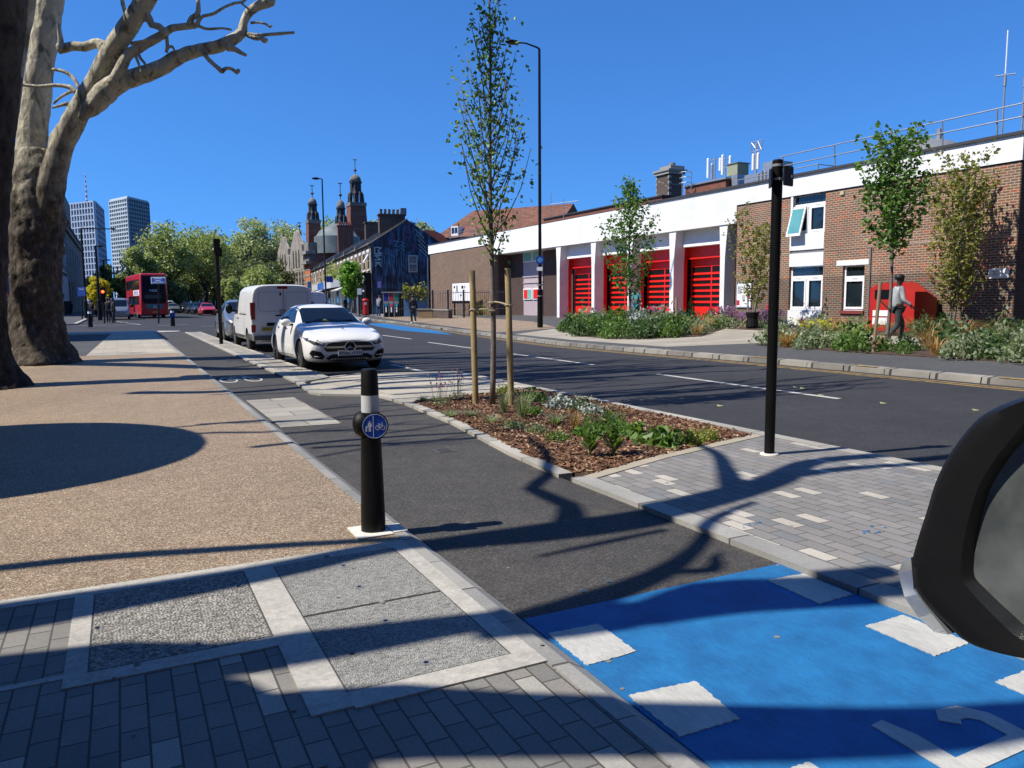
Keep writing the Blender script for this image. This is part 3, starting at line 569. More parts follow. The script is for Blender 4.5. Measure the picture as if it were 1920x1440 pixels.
bough(t1, [(2.2, 18.3), (3.6, 18.9), (5.2, 18.8), (8, 19.6), (11, 19.2)], 8.2, [.12, .11, .15, .1, .06]); bough(t1, [(2.6, 19.8), (3.9, 19.9), (5, 20.3), (8, 20.6)], 8.2, [.1, .15, .1, .06])
bough(t1, [(-.8, 24.2), (.5, 24.6), (-.9, 25.2), (-3, 25)], 8.5, [.05, .04, .05, .05])
twigs(t3, 1.2, 6.5, 6.0, 11.5, 7, 8.5, 6, .035, random.Random(3), (-.2, .25))
# ------------------------------------------------------------------ leafy trees
LF_Y = leafm('leaf_young', (.07, .12, .03), (.14, .23, .06), (.27, .38, .13))
LF_G = leafm('leaf_green', (.045, .10, .018), (.09, .18, .03), (.16, .27, .05))
LF_B = leafm('leaf_bright', (.09, .19, .02), (.16, .30, .035), (.24, .38, .06))
LF_O = leafm('leaf_olive', (.10, .12, .02), (.19, .20, .035), (.28, .25, .06))
LF_R = leafm('leaf_autumn_tint', (.12, .16, .02), (.26, .24, .03), (.38, .20, .04))
LF_P = leafm('leaf_plane_far', (.15, .18, .06), (.26, .295, .115), (.38, .42, .22), trans=.4)
LF_PG = leafm('leaf_poplar_far', (.19, .22, .12), (.31, .345, .20), (.44, .47, .31), trans=.4)
LF_D = leafm('leaf_dark_far', (.06, .08, .028), (.11, .135, .05), (.17, .19, .09), trans=.3)
LF_YE = leafm('leaf_yellow', (.30, .24, .015), (.50, .40, .02), (.60, .50, .05))
def leaf(g, p, s, rnd, mi=0, up=.35):
    d = Vector((rnd.gauss(0, 1), rnd.gauss(0, 1), rnd.gauss(0, .7)-.3)).normalized(); a = Vector((rnd.gauss(0, 1), rnd.gauss(0, 1), rnd.gauss(0, 1))); w_ = d.cross(a).normalized(); n = d.cross(w_)*.25*s
    s2 = s*rnd.uniform(.6, 1.15); p = Vector(p)
    g.raw([p, p+d*s2*.35+w_*s2*.42+n, p+d*s2*.95+w_*s2*.2+n*.5, p+d*s2*1.1, p+d*s2*.95-w_*s2*.2+n*.5, p+d*s2*.35-w_*s2*.42+n], [(0, 1, 2, 3), (0, 3, 4, 5)], mi)
def quadleaf(g, p, s, rnd, mi=0):
    d = Vector((rnd.gauss(0, 1), rnd.gauss(0, 1), rnd.gauss(0, 1))).normalized(); a = Vector((rnd.gauss(0, 1), rnd.gauss(0, 1), rnd.gauss(0, 1))); w_ = d.cross(a).normalized(); s2 = s*rnd.uniform(.55, 1.2); p = Vector(p)
    g.raw([p-d*s2*.6, p+w_*s2*.4, p+d*s2*.6, p-w_*s2*.4], [(0, 1, 2, 3)], mi)
def young_tree(base, H, z0, prof, nbr, lpb, ls, lm, rnd, label, tr=.035, lean=(0, 0), bl=None, bark=None, group=None, twist=.04, multi=1, up=.62, name='young_tree'):
    """prof: list (t, radius) over crown; branches ascend"""
    t = thing(name, label, 'tree', base, 0, group); base = Vector(base); gb = MB(); gl = MB()
    for s_ in range(multi):
        ox = rnd.uniform(-.12, .12) if multi > 1 else 0; oy = rnd.uniform(-.12, .12) if multi > 1 else 0; H1 = H*(1 if s_ == 0 else rnd.uniform(.78, .95)); lx = lean[0]+(rnd.uniform(-.5, .5) if multi > 1 else 0); ly = lean[1]+(rnd.uniform(-.5, .5) if multi > 1 else 0)
        def stem(z): k = z/H1; return base+Vector((ox+lx*k+twist*math.sin(k*9+s_), oy+ly*k+twist*math.cos(k*7), z))
        zs = [H1*i/14 for i in range(15)]; gb.tube([stem(z) for z in zs], [tr*(1-.85*i/14)+.004 for i in range(15)], 10)
        for b_ in range(nbr//multi):
            k = (b_+rnd.random())/(nbr//multi); z = z0+(H1-z0)*k*.93; pr = np.interp(k, [a for a, _ in prof], [c for _, c in prof])
            an = b_*2.4+rnd.uniform(-.5, .5); L = pr*rnd.uniform(.7, 1.15); d = Vector((math.cos(an), math.sin(an), 0)); p0 = stem(z); rise = L*up/(1-up+.05)
            P = [p0, p0+d*L*.35+Vector((0, 0, rise*.22)), p0+d*L*.75+Vector((0, 0, rise*.62)), p0+d*L*1.0+Vector((0, 0, rise*1.1))]
            if P[-1].z > base.z+H1+.15: P = [Vector((q.x, q.y, min(q.z, base.z+H1+.1))) for q in P]
            gb.tube(P, [tr*.33*(1-k*.5), tr*.25*(1-k*.5), tr*.16, .003], 5)
            nl = int(lpb*(.5+L/max(.01, max(c for _, c in prof)))*rnd.uniform(.7, 1.3))
            for q in range(nl):
                u = rnd.uniform(.12, 1.05); i = min(2, int(u*3)); f = u*3-i; pp = P[i].lerp(P[min(3, i+1)], min(1, f)); sg = .09*H/6
                pp = pp+Vector((rnd.gauss(0, sg), rnd.gauss(0, sg), rnd.gauss(0, sg)))
                leaf(gl, pp, ls, rnd)
        for q in range(int(lpb*2/multi)):
            z = z0+(H1-z0)*rnd.random(); leaf(gl, stem(z)+Vector((rnd.gauss(0, .08), rnd.gauss(0, .08), 0)), ls, rnd)
    tr_ = gb.build('trunk', bark or BARKT, t, smooth=True); gl.build('crown', lm, t); return t
rnd = random.Random(5)
ISL = (4.48, 9.42, -.01)
young_tree(ISL, 5.35, 1.95, [(0, .22), (.08, .55), (.3, .52), (.5, .36), (.75, .26), (1, .1)], 56, 23, .060, LF_Y, rnd, 'slender young tree with sparse pale leaves tied between two round stakes in the planting bed', tr=.038, up=.70, twist=.02)
young_tree((18.35, 25.7, .2), 6.1, 1.3, [(0, .5), (.1, 1.0), (.35, 1.25), (.55, .9), (.75, .6), (1, .25)], 60, 28, .13, LF_G, rnd, 'leafy young tree with some yellowing leaves standing in front of the red garage doors', tr=.06, up=.5)
young_tree((21.3, 21.9, .3), 4.6, .8, [(0, .35), (.3, .75), (.6, .6), (1, .2)], 46, 26, .11, LF_O, rnd, 'small multi-stemmed tree in a black sack before the notice board', tr=.03, up=.66, multi=4, bark=mat('pale_bark', (.3, .27, .2), .8))
young_tree((16.86, 12.74, .15), 5.15, 2.3, [(0, .4), (.15, .75), (.4, .75), (.65, .65), (.85, .75), (1, .4)], 60, 24, .12, LF_G, rnd, 'young dark green tree with a leaning wooden stake beside the walking man', tr=.045, up=.5)
young_tree((22.8, 15.0, .32), 5.3, .7, [(0, .6), (.2, .6), (.5, .85), (.75, .9), (.9, .7), (1, .25)], 80, 28, .12, LF_O, rnd, 'multi-stemmed olive green tree against the brick wall, furthest right', tr=.035, up=.62, multi=3)
young_tree((17.5, 64.5, .2), 4.5, 1.5, [(0, .5), (.3, .95), (.6, .9), (1, .4)], 60, 42, .2, LF_B, rnd, 'small bright green tree standing before the dark shop fronts', tr=.06, up=.45)
def far_tree(name, label, px, py_base, py_top, d, wpx, lm, rnd, n=5200, ls=.42, zb=0., trunkfrac=.28, clumps=34, group=None, branches=9, bk=None):
    b_ = at(px, py_base, d); base = Vector((b_.x, b_.y, zb)); H = at(px, py_top, d).z-zb; Rr = wpx/2/FPX*d
    t = thing(name, label, 'tree', base, 0, group); gb = MB(); gl = MB(); c0 = base+Vector((0, 0, H*(trunkfrac+(1-trunkfrac)/2))); hz = H*(1-trunkfrac)/2
    gb.tube([base, base+Vector((.2, .1, H*.2)), base+Vector((.1, .2, H*.45)), base+Vector((0, 0, H*.8))], [H*.028, H*.02, H*.013, H*.005], 8)
    cl = []
    for i in range(clumps):
        while True:
            v = Vector((rnd.uniform(-1, 1), rnd.uniform(-1, 1), rnd.uniform(-1, 1)))
            if .35 < v.length < 1: break
        k = v.length; v = v*(.72/k*max(k, .55))
        cl.append((c0+Vector((v.x*Rr, v.y*Rr, v.z*hz)), rnd.uniform(.16, .34)*Rr))
    for c, r in cl[:max(branches, len(cl)//2)]:
        s = base+Vector((0, 0, H*rnd.uniform(.2, .5))); gb.tube([s, s.lerp(c, .55)+Vector((0, 0, -.04*H)), c], [H*.009, H*.005, H*.002], 5)
    for i in range(n):
        c, r = cl[rnd.randrange(len(cl))]; v = Vector((rnd.gauss(0, 1), rnd.gauss(0, 1), rnd.gauss(0, .8))); v = v.normalized()*r*(rnd.random()**.45)*1.25
        quadleaf(gl, c+v, ls, rnd)
    gb.build('trunk', bk or BARK2, t, smooth=True); gl.build('crown', lm, t); return t
rnd = random.Random(21)
GT = 'trees lining the far end of the road'
for nm, lb, a in (
 ('far_tree', 'leafy green tree just behind the red bus, left end of the row', (262, 560, 448, 118, 80, LF_P)),
 ('far_tree', 'tall spreading plane tree with dividing trunks right of the bus', (318, 562, 412, 125, 120, LF_P)),
 ('far_tree', 'tall broad plane tree in the middle of the row behind the dark parked cars', (385, 562, 404, 132, 130, LF_P)),
 ('far_tree', 'pale airy grey-green tree left of centre behind the row of planes', (478, 560, 394, 160, 100, LF_PG)),
 ('far_tree', 'pale airy grey-green tree whose crown stands beside the first turret', (540, 560, 398, 165, 110, LF_PG)),
 ('far_tree', 'dark tree in shade behind the silver car and low bushes', (470, 560, 480, 128, 120, LF_D)),
 ('far_tree', 'dark ivy clad tree beside the gabled baths building', (520, 560, 476, 135, 80, LF_D)),
 ('far_tree', 'brighter green round tree above the white van', (488, 560, 492, 95, 84, LF_P)),
 ('far_tree', 'low pale green tree left of the white van roof', (440, 566, 512, 92, 60, LF_P)),
 ('far_tree', 'green crown showing between the two left turrets', (620, 500, 400, 190, 90, LF_P)),
 ('far_tree', 'green crown behind the square chimney stack with pots', (700, 500, 400, 200, 70, LF_PG)),
 ('far_tree', 'green crown showing right of the mural gable', (790, 500, 396, 190, 80, LF_PG)),
 ('far_tree', 'green street tree between the left towers and the bus', (228, 566, 500, 130, 40, LF_P)),
 ('far_tree', 'dark green tree above the traffic lights on the left', (205, 566, 480, 140, 36, LF_D)),
 ('far_tree', 'green treetop rising out of the yellow blossom', (178, 570, 494, 97, 40, LF_P)),
 ('yellow_tree', 'bright yellow flowering tree behind the left lamp posts', (188, 574, 512, 86, 52, LF_YE)),
 ('far_tree', 'big green tree filling the gap behind the plane trees, above the red car', (352, 566, 436, 155, 120, LF_P)), ('far_tree', 'big olive green tree filling the row left of the dark one', (425, 566, 432, 160, 120, LF_P)), ('far_tree', 'broad shaded tree low behind the black post', (405, 568, 490, 150, 130, LF_D)), ('far_tree', 'mid green tree between the airy trees and the baths gables', (505, 566, 450, 165, 110, LF_P)), ('far_tree', 'low green tree behind the far cars left of the black post', (345, 568, 505, 140, 110, LF_D)),
 ('far_tree', 'bushy green hedge tree behind the parked white car on the road', (330, 566, 520, 120, 60, LF_D)),
 ('far_tree', 'shaded green tree low behind the bus on its left', (245, 566, 530, 120, 40, LF_D))):
    x, yb, yt, d, wp, lm = a; far_tree(nm, lb, x, yb, yt, d, wp, lm, rnd, n=int(2200+wp*34), ls=.40*d/125, group=None, clumps=int(16+wp*.28), trunkfrac=.22 if yt < 450 else .12)
# ------------------------------------------------------------------ fire station (facade plane x = 24)
FX = 24.0
BR = bricks('station_brick', (0, 1, 0), [(0, (.27, .115, .075)), (.18, (.20, .125, .09)), (.5, (.25, .14, .10)), (.78, (.18, .12, .10)), (.9, (.42, .12, .065))], (.60, .45, .31), .23, .0813, .011, .9, bands=[(2.24, 2.26, (.62, .70, .76))], vary=.14)
BRL = bricks('station_brick_left', (0, 1, 0), [(0, (.20, .125, .09)), (.4, (.24, .155, .11)), (.8, (.18, .12, .09))], (.32, .24, .17), .23, .0813, .010, .9, vary=.1)
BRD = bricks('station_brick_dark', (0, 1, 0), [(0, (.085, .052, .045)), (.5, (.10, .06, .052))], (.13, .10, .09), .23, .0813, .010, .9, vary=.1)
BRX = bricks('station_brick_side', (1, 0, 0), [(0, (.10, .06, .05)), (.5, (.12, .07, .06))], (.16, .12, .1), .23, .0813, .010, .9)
BRR = bricks('rear_brick', (0, 1, 0), [(0, (.24, .075, .045)), (.5, (.28, .095, .06)), (.8, (.2, .07, .045))], (.25, .16, .12), .23, .08, .010, .9)
BRRX = bricks('rear_brick_side', (1, 0, 0), [(0, (.2, .07, .045)), (.5, (.24, .085, .055))], (.22, .14, .1), .23, .08, .010, .9)
RENDER = mat('white_render', (.70, .71, .70), .8, 0, (.80, .81, .79), .8, .15, 40, dirt=.10)
PANEL = mat('white_panel', (.72, .73, .73), .6, 0, (.78, .79, .78), 2, dirt=.05)
UPVC = mat('white_frame', (.8, .8, .8), .35, 0, (.84, .84, .84), 2)
RED = mat('red_door_paint', (.70, .012, .006), .45, 0, (.80, .018, .008), 1.2, .1, 20, dirt=.06)
GLASS = mat('dark_glass', (.008, .014, .02), .04, 0, (.015, .024, .03), 1, spec=.8)
GLT = mat('teal_tinted_glass', (.10, .32, .36), .08, 0, (.16, .46, .46), .8, spec=.8)
GLM = mat('mint_glass', (.22, .55, .48), .08, 0, (.35, .72, .60), .8, spec=.8)
ROOF = mat('felt_roof', (.09, .09, .09), .9, 0, (.14, .14, .135), 3)
EDGE = mat('roof_edge', (.05, .05, .055), .6)
fs = thing('fire_station', 'long two storey fire station of brown brick with white fascia and red garage doors', 'building', (FX, 38, .3))
g = MB()   # right wing wall with real openings
def wall_y(g, y0, y1, z0, z1, holes, x0=FX, x1=FX+.3, mi=0):
    ys = sorted({y0, y1, *[h[0] for h in holes], *[h[1] for h in holes]})
    for a, b_ in zip(ys, ys[1:]):
        hs_ = sorted([(h[2], h[3]) for h in holes if h[0] <= a+1e-6 and h[1] >= b_-1e-6]); z = z0
        for h0, h1 in hs_:
            if h0 > z: g.box(x0, x1, a, b_, z, h0, mi)
            z = h1
        if z < z1: g.box(x0, x1, a, b_, z, z1, mi)
wall_y(g, 13.95, 25.72, .1, 5.449, [(21.04, 22.72, .1, 5.449), (19.2, 20.14, .92, 2.62)]); g.build('wall', BR, fs)
g = MB(); g.box(FX+.02, 42, 13.93, 14.2, .1, 5.44); g.build('wall', BRX, fs)
g = MB(); wall_y(g, 50.0, 63.0, .1, 5.449, []); g.build('wall', BRL, fs)
g = MB(); g.box(FX+.3, FX+1.2, 50.0, 50.25, .1, 5.4); g.build('wall', BRX, fs); g = MB(); g.box(FX, 34, 62.75, 63.0, .1, 5.44) ; g.build('wall', BRX, fs)
g = MB(); g.box(FX+1.2, FX+1.5, 47.85, 50.25, .1, 5.2); g.build('wall', BRD, fs); g = MB(); g.box(FX+1.2, FX+1.5, 41.25, 45.0, .1, 5.2); g.build('wall', BRD, fs)
g = MB(); g.box(FX+.9, FX+1.2, 25.0, 26.42, .1, 5.2); g.build('wall', BRL, fs); g = MB(); g.box(FX+.3, FX+.9, 25.45, 25.72, .1, 5.2); g.build('wall', BRX, fs)
# fascia
g = MB(); g.box(FX-.05, FX+.3, 13.9, 25.72, 5.45, 6.2); g.box(FX-.05, FX+.3, 25.72, 50.0, 4.69, 6.2); g.box(FX-.05, FX+.3, 50.0, 63.05, 5.45, 6.2)
g.box(FX+.3, 40, 13.9, 14.25, 5.45, 6.2); g.box(FX+.3, 36, 62.8, 63.05, 5.45, 6.2); g.build('fascia', RENDER, fs)
g = MB(); g.box(FX-.02, FX+.28, 13.95, 25.7, 5.41, 5.449); g.build('fascia_shadow_gap', EDGE, fs); g = MB(); g.box(FX-.02, FX+.2, 50.02, 63, 5.41, 5.449); g.build('fascia_shadow_gap', EDGE, fs)
g = MB(); g.box(FX-.12, FX+.5, 13.8, 32, 6.2, 6.29); g.box(FX-.1, FX+.5, 50, 63.15, 6.2, 6.27); g.box(FX-.06, FX+.4, 32, 50, 6.2, 6.225); g.box(FX+.5, 42, 13.8, 63.1, 6.1, 6.2); g.build('roof', [EDGE, ROOF], fs)
g = MB(); g.box(FX+.3, FX+1.3, 25.72, 50, 4.70, 4.85); g.build('soffit', PANEL, fs)
# columns (tapering fins) and bay panels
def column(y0, y1, wide):
    g = MB()
    for ya, yb in ((y0, y0+wide),):
        lo = [(FX, ya, .15), (FX+.62, ya, .15), (FX+.62, yb, .15), (FX, yb, .15)]; mid = [(FX, ya-.02, 3.3), (FX+.62, ya-.02, 3.3), (FX+.62, yb+.02, 3.3), (FX, yb+.02, 3.3)]
        top = [(FX, ya-.16, 4.69), (FX+.62, ya-.16, 4.69), (FX+.62, yb+.1, 4.69), (FX, yb+.1, 4.69)]
        g.hull(lo, mid); g.hull([(x, y, z+.001) for x, y, z in mid], top)
    return g.build('column', RENDER, fs)
g = MB(); g.box(FX+1.9, FX+2.1, 26.4, 45, .1, 4.7); g.build('bay_back_wall', BLKP, fs)  # black sheet behind the doors, standing in for the unlit interior
cys = [(26.46, .26), (29.99, .27), (33.49, .27), (36.99, .27), (40.87, .3)]
for y, w_ in cys: column(y, 0, w_)
bays = [(26.72, 29.99), (30.26, 33.49), (33.76, 36.99), (37.26, 40.87)]
DX = FX+.85
for i, (a, b_) in enumerate(bays):
    g = MB(); g.box(DX-.55, DX+.1, a, b_, 3.9, 4.69) if 0 else g.hull([(FX+.42, a, 3.93), (FX+1.3, a, 3.93), (FX+1.3, b_, 3.93), (FX+.42, b_, 3.93)], [(FX+.52, a, 4.69), (FX+1.3, a, 4.69), (FX+1.3, b_, 4.69), (FX+.52, b_, 4.69)]); g.build('bay_panel', RENDER, fs)
    d = MB(); y0 = a+.2; y1 = b_-.02
    d.box(DX, DX+.2, a, a+.19, .2, 3.925); d.box(DX, DX+.2, a+.19, b_, 3.38, 3.925)      # red surround
    d.box(DX-.06, DX, a+.3, b_, 3.36, 3.42); d.box(FX+.63, DX, b_-.001, b_+.05, .2, 3.93); d.box(FX+.63, DX, a-.05, a+.001, .2, 3.93)
    dr = d.build('garage_door', RED, fs)
    d = MB(); X = DX+.21; zt = 3.3
    d.box(X, X+.08, y0, b_, .2, 1.08); d.box(X, X+.08, y0, b_, 2.98, 3.38)
    for k in range(7):
        z = 1.08+k*(1.9/7); d.box(X, X+.08, y0, b_, z+.168, z+1.9/7, 0) if k < 6 else None
    for yy in (y0+.02, (y0+b_)/2, b_-.1): d.box(X+.001, X+.079, yy, yy+.07, 1.08, 2.98)
    if False: d.hull([(X-.25, a+.33, .2), (X, a+.62, .2), (X, a+.66, .2), (X-.21, a+.33, .2)], [(X-.25, a+.33, 3.36), (X, a+.62, 3.36), (X, a+.66, 3.36), (X-.21, a+.33, 3.36)])
    lf = d.build('door_leaf', RED, dr)
    d = MB(); d.box(X+.03, X+.05, y0, b_, 1.08, 2.98); d.build('door_glazing', BLKP, dr)
# window units
def unit(y0, y1, z0, z1, top, split, x=FX+.1, gl=GLASS, open_left=False):
    """top light of height `top`, `split` casements below; y1 is the left side seen from the street"""
    g = MB(); f = .07; zt = z1-top
    g.box(x, x+.08, y0, y0+f, z0, z1); g.box(x, x+.08, y1-f, y1, z0, z1)
    g.box(x-.005, x+.085, y0, y1, z0, z0+f); g.box(x-.005, x+.085, y0, y1, z1-f*.6, z1)
    if top: g.box(x-.01, x+.09, y0+f, y1-f, zt-.13, zt)
    n = len(split)-1
    for k in range(1, n): ys_ = y0+(y1-y0)*split[k]; g.box(x-.004, x+.084, ys_-f*.8, ys_+f*.8, z0+f, zt-(.13 if top else 0))
    for k in range(n):
        ya = y0+(y1-y0)*split[k]; yb = y0+(y1-y0)*split[k+1]
        g.box(x-.03, x-.006, ya+f*.7, ya+f*1.7, z0+f, zt-.14); g.box(x-.03, x-.006, yb-f*1.7, yb-f*.7, z0+f, zt-.14); g.box(x-.031, x-.006, ya+f*.7, yb-f*.7, z0+f*.8, z0+f*1.9); g.box(x-.031, x-.006, ya+f*.7, yb-f*.7, zt-.2, zt-.13)
    w_ = g.build('window', UPVC, fs)
    g = MB(); g.box(x+.03, x+.05, y0+f*.5, y1-f*.5, z0+f*.5, z1-f*.3); g.build('pane', gl, w_)
    g = MB()
    for k in range(n):
        ya = y0+(y1-y0)*(split[k]*.65+split[k+1]*.35); g.box(x-.035, x-.0311, ya, ya+.25, zt-.1, zt-.085)
    g.build('trickle_vent', GREY, w_); return w_
unit(21.06, 22.70, .98, 2.68, .36, [0, .5, 1]); wU = unit(21.06, 22.70, 3.95, 5.44, .34, [0, .5, 1])
g = MB(); P = []
for (y, z, o) in ((21.98, 5.02, .02), (22.68, 5.02, .02), (22.68, 3.86, .34), (21.98, 3.86, .34)): P.append((FX+.06-o, y, z))
def slab(g, q, t, mi=0):
    n = (Vector(q[1])-Vector(q[0])).cross(Vector(q[3])-Vector(q[0])).normalized()*t; g.hull([tuple(Vector(p)-n) for p in q], [tuple(Vector(p)+n) for p in q], mi)
slab(g, P, .025); sw = g.build('window', UPVC, fs)
g = MB(); c = sum((Vector(p) for p in P), Vector())/4; slab(g, [tuple(c+(Vector(p)-c)*.82) for p in P], .032); sp_ = g.build('pane', GLT, sw)
unit(19.2, 20.14, .98, 2.62, .38, [0, 1])
for q in ((FX-.02, FX+.1, 21.04, 22.72, 3.32, 3.94), (FX-.02, FX+.1, 21.04, 22.72, 2.69, 3.2), (FX-.02, FX+.1, 21.04, 22.72, .3, .97), (FX-.03, FX-.021, 22.6, 22.72, 3.32, 5.44)): g = MB(); g.box(*q); g.build('infill_panel', PANEL, fs)
g = MB(); g.box(FX+.02, FX+.1, 21.04, 22.72, 3.2, 3.32); g.build('panel_joint', GREY, fs)
g = MB(); g.box(FX-.02, FX+.1, 19.03, 20.42, 2.63, 2.82); g.build('lintel', PANEL, fs)
g = MB(); g.box(FX-.06, FX+.1, 19.15, 20.18, .86, .97); g.build('sill', mat('red_sill', (.25, .05, .04), .6), fs)
g = MB(); g.box(FX-.012, FX, 13.95, 19.0, 3.25, 3.28); g.box(FX-.012, FX, 19.0, 21.03, 3.23, 3.255); g.box(FX-.012, FX, 22.73, 25.7, 3.2, 3.225); g.build('string_course', mat('mortar_band', (.5, .42, .33), .8), fs)
g = MB(); g.cyl((FX-.04, 18.95, .3), (FX-.04, 18.95, 3.24), .025, 8); g.build('downpipe', GREY, fs)
g = MB(); g.box(FX-.05, FX, 20.2, 20.36, 5.22, 5.36); g.build('alarm_box', mat('cream_box', (.6, .55, .35), .5), fs)
g = MB(); g.box(FX-.03, FX-.001, 14.1, 14.72, 2.0, 2.3); sg = g.build('street_name_plate', UPVC, fs)
g = text_mb('36', .2, (FX-.032, 14.5, 2.15), (0, -1, 0), (0, 0, 1)); g.build('numerals', GREY, sg)
# entrance recess with pinkish panels
SHP = mat('pink_panel', (.52, .42, .44), .6, 0, (.58, .48, .5), 1)
g = MB(); g.box(FX+1.2, FX+1.4, 45.0, 47.85, .1, 5.2); g.box(FX+1.14, FX+1.2, 45.0, 47.85, 3.02, 3.1); g.box(FX+1.14, FX+1.2, 45.0, 47.85, 2.62, 2.68); g.box(FX+1.14, FX+1.2, 45.0, 45.2, .1, 5.2); en = g.build('entrance_panel', SHP, fs)
def recwin(y0, y1, z0, z1, m):
    g = MB(); g.box(FX+1.12, FX+1.199, y0, y1, z0, z1); w_ = g.build('window', UPVC, fs); g = MB(); g.box(FX+1.1, FX+1.119, y0+.08, y1-.08, z0+.07, z1-.07); g.build('pane', m, w_)
recwin(46.5, 47.75, 4.05, 4.95, GLM); recwin(45.25, 46.4, 4.05, 4.95, GLM); recwin(46.5, 47.75, 1.5, 2.25, GLM); recwin(45.25, 46.4, 1.5, 2.25, GLM)
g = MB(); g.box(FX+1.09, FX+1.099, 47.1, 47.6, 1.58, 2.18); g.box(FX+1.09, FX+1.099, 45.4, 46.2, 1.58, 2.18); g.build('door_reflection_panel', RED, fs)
# notice boards and letter box on the wall
def board(label, name, y0, y1, z0, z1, marks, x=FX-.06):
    t = thing(name, label, 'notice board', (x, (y0+y1)/2, z0)); g = MB(); g.box(x, x+.06, y0, y1, z0, z1); g.build('frame', STEEL, t)
    g = MB(); g.box(x-.004, x-.0005, y0+.05, y1-.05, z0+.05, z1-.05); s = g.build('board_face', UPVC, t)
    for (a, b_, c_, d_, m) in marks:
        g = MB(); g.box(x-.009, x-.0045, y0+(y1-y0)*a, y0+(y1-y0)*b_, z0+(z1-z0)*c_, z0+(z1-z0)*d_); g.build('notice', m, s)
PRED = mat('printed_red', (.55, .03, .06), .5); PGR = mat('printed_grey', (.5, .5, .5), .6)
board('glazed notice board with papers and a red poster on the brick wall', 'notice_board', 24.7, 25.62, 1.05, 2.15, [(.1, .28, .35, .62, PRED), (.4, .6, .3, .5, PGR), (.65, .9, .55, .85, PGR), (.3, .55, .6, .8, PGR), (.75, .95, .1, .3, PRED)])
t = thing('intercom_box', 'grey intercom box on the dark brick beside the last red door', 'intercom', (FX+.86, 26.1, 1.5))
g = MB(); g.box(FX+.84, FX+.9, 25.95, 26.25, 1.4, 1.85); g.build('case', STEEL, t); g = MB(); g.box(FX+.83, FX+.84, 26.0, 26.2, 1.65, 1.78); g.build('screen', GLASS, t)
t = thing('fire_point', 'small red and white fire sign above a dark box low on the brick wall', 'sign', (FX-.03, 23.7, .6))
g = MB(); g.box(FX-.03, FX, 23.6, 23.85, .95, 1.2); g.build('plate', PRED, t); g = MB(); g.box(FX-.1, FX, 23.6, 23.85, .55, .9); g.build('box', BLKP, t)
# free standing info board left
t = thing('sign_board', 'white estate board with dark symbols standing behind the black railings', 'sign', (23.0, 53.4, .33))
g = MB(); g.obox((22.9, 53.5, 0), (.1, -.995, 0), (.995, .1, 0), 2.7, .06, 1.45, 2.75); b0 = g.build('panel', UPVC, t)
g = MB(); g.obox((22.9, 53.5, 0), (.1, -.995, 0), (.995, .1, 0), 2.7, .1, 1.25, 1.44); g.build('lower_rail', BLK, t)
for s in (-1.2, 1.2):
    g = MB(); g.cyl((22.95+.1*s, 53.5-.995*s, .3), (22.95+.1*s, 53.5-.995*s, 1.3), .06, 8); g.build('leg', BLK, t)
for a, z, w_, h in ((-.6, 2.1, .16, .5), (.25, 2.35, .3, .22), (.62, 2.35, .12, .22), (0, 1.8, .15, .12), (-1, 2.4, .2, .16)):
    g = MB(); g.obox((22.862+.1*a*1, 53.5-.995*a, 0), (.1, -.995, 0), (.995, .1, 0), w_, .006, z, z+h); g.build('symbol', BLKP, b0)
# guard rail on the roof
def rail(pts, ztop, zmid, zb, r=.022, posts=None, name='guard_rail', parent=None):
    t = thing('roof_guard_rail', 'galvanised two bar guard rail along the roof edge of the fire station', 'railing', pts[0][:2]+(zb,)) if parent is None else parent
    g = MB()
    for z in (ztop, zmid): g.tube([(x, y, z) for x, y in pts], r, 8)
    g.build('rail', STEEL, t)
    for (x, y) in posts: g = MB(); g.cyl((x+.12, y, zb), (x, y, ztop), r*1.1, 8); g.box(x, x+.5, y-.04, y+.04, zb, zb+.05); g.build('post', STEEL, t)
    return t
rt = rail([(25, 24.4), (25, 14.6), (33, 14.6)], 7.33, 6.93, 6.2, posts=[(25, 15.38), (25, 17.2), (25, 19.15), (25, 21.6), (25, 24.2), (27, 14.6), (29, 14.6)])
r2 = rail([(25.5, 62), (25.5, 52)], 7.1, 6.75, 6.27, posts=[(25.5, 52), (25.5, 54.5), (25.5, 57), (25.5, 59.5), (25.5, 62)]); tag(r2, 'thin guard rail on the lower roof in front of the red tiled roof')
r3 = rail([(27.5, 29.5), (27.5, 24.6), (33, 24.6)], 7.25, 6.9, 6.2, posts=[(27.5, 29.5), (27.5, 27), (27.5, 24.6)]); tag(r3, 'short grey rail round the antennas beside the rear brick block')
# rear blocks and chimney
rb = thing('rear_brick_block', 'long red brick rear block rising above the white fascia', 'building', (30, 45, 6.2))
g = MB(); g.box(30, 38, 38.7, 53.5, 6.15, 7.72, 0); g.box(30, 36, 53.5, 62, 6.15, 6.9, 0); g.build('wall', BRR, rb); g = MB(); g.box(29.9, 38.1, 38.6, 53.6, 7.72, 7.8); g.build('coping', EDGE, rb)
g = MB(); g.box(30, 38, 38.68, 38.7, 6.15, 7.7); g.build('end_wall', BRRX, rb)
rb2 = thing('roof_plant_block', 'small red brick roof block beneath the white antennas', 'building', (30, 34, 6.2))
g = MB(); g.box(29.9, 36, 33.0, 36.4, 6.15, 7.95); g.build('wall', BRR, rb2); g = MB(); g.box(29.95, 36, 32.98, 33.0, 6.15, 7.94); g.build('end_wall', BRRX, rb2); g = MB(); g.box(29.8, 36, 32.9, 36.5, 7.95, 8.05); g.build('coping', STEEL, rb2)
ch = thing('chimney', 'square dark brick chimney with pale quoins and stone cap above the roof', 'chimney', (34.6, 43.7, 7.6))
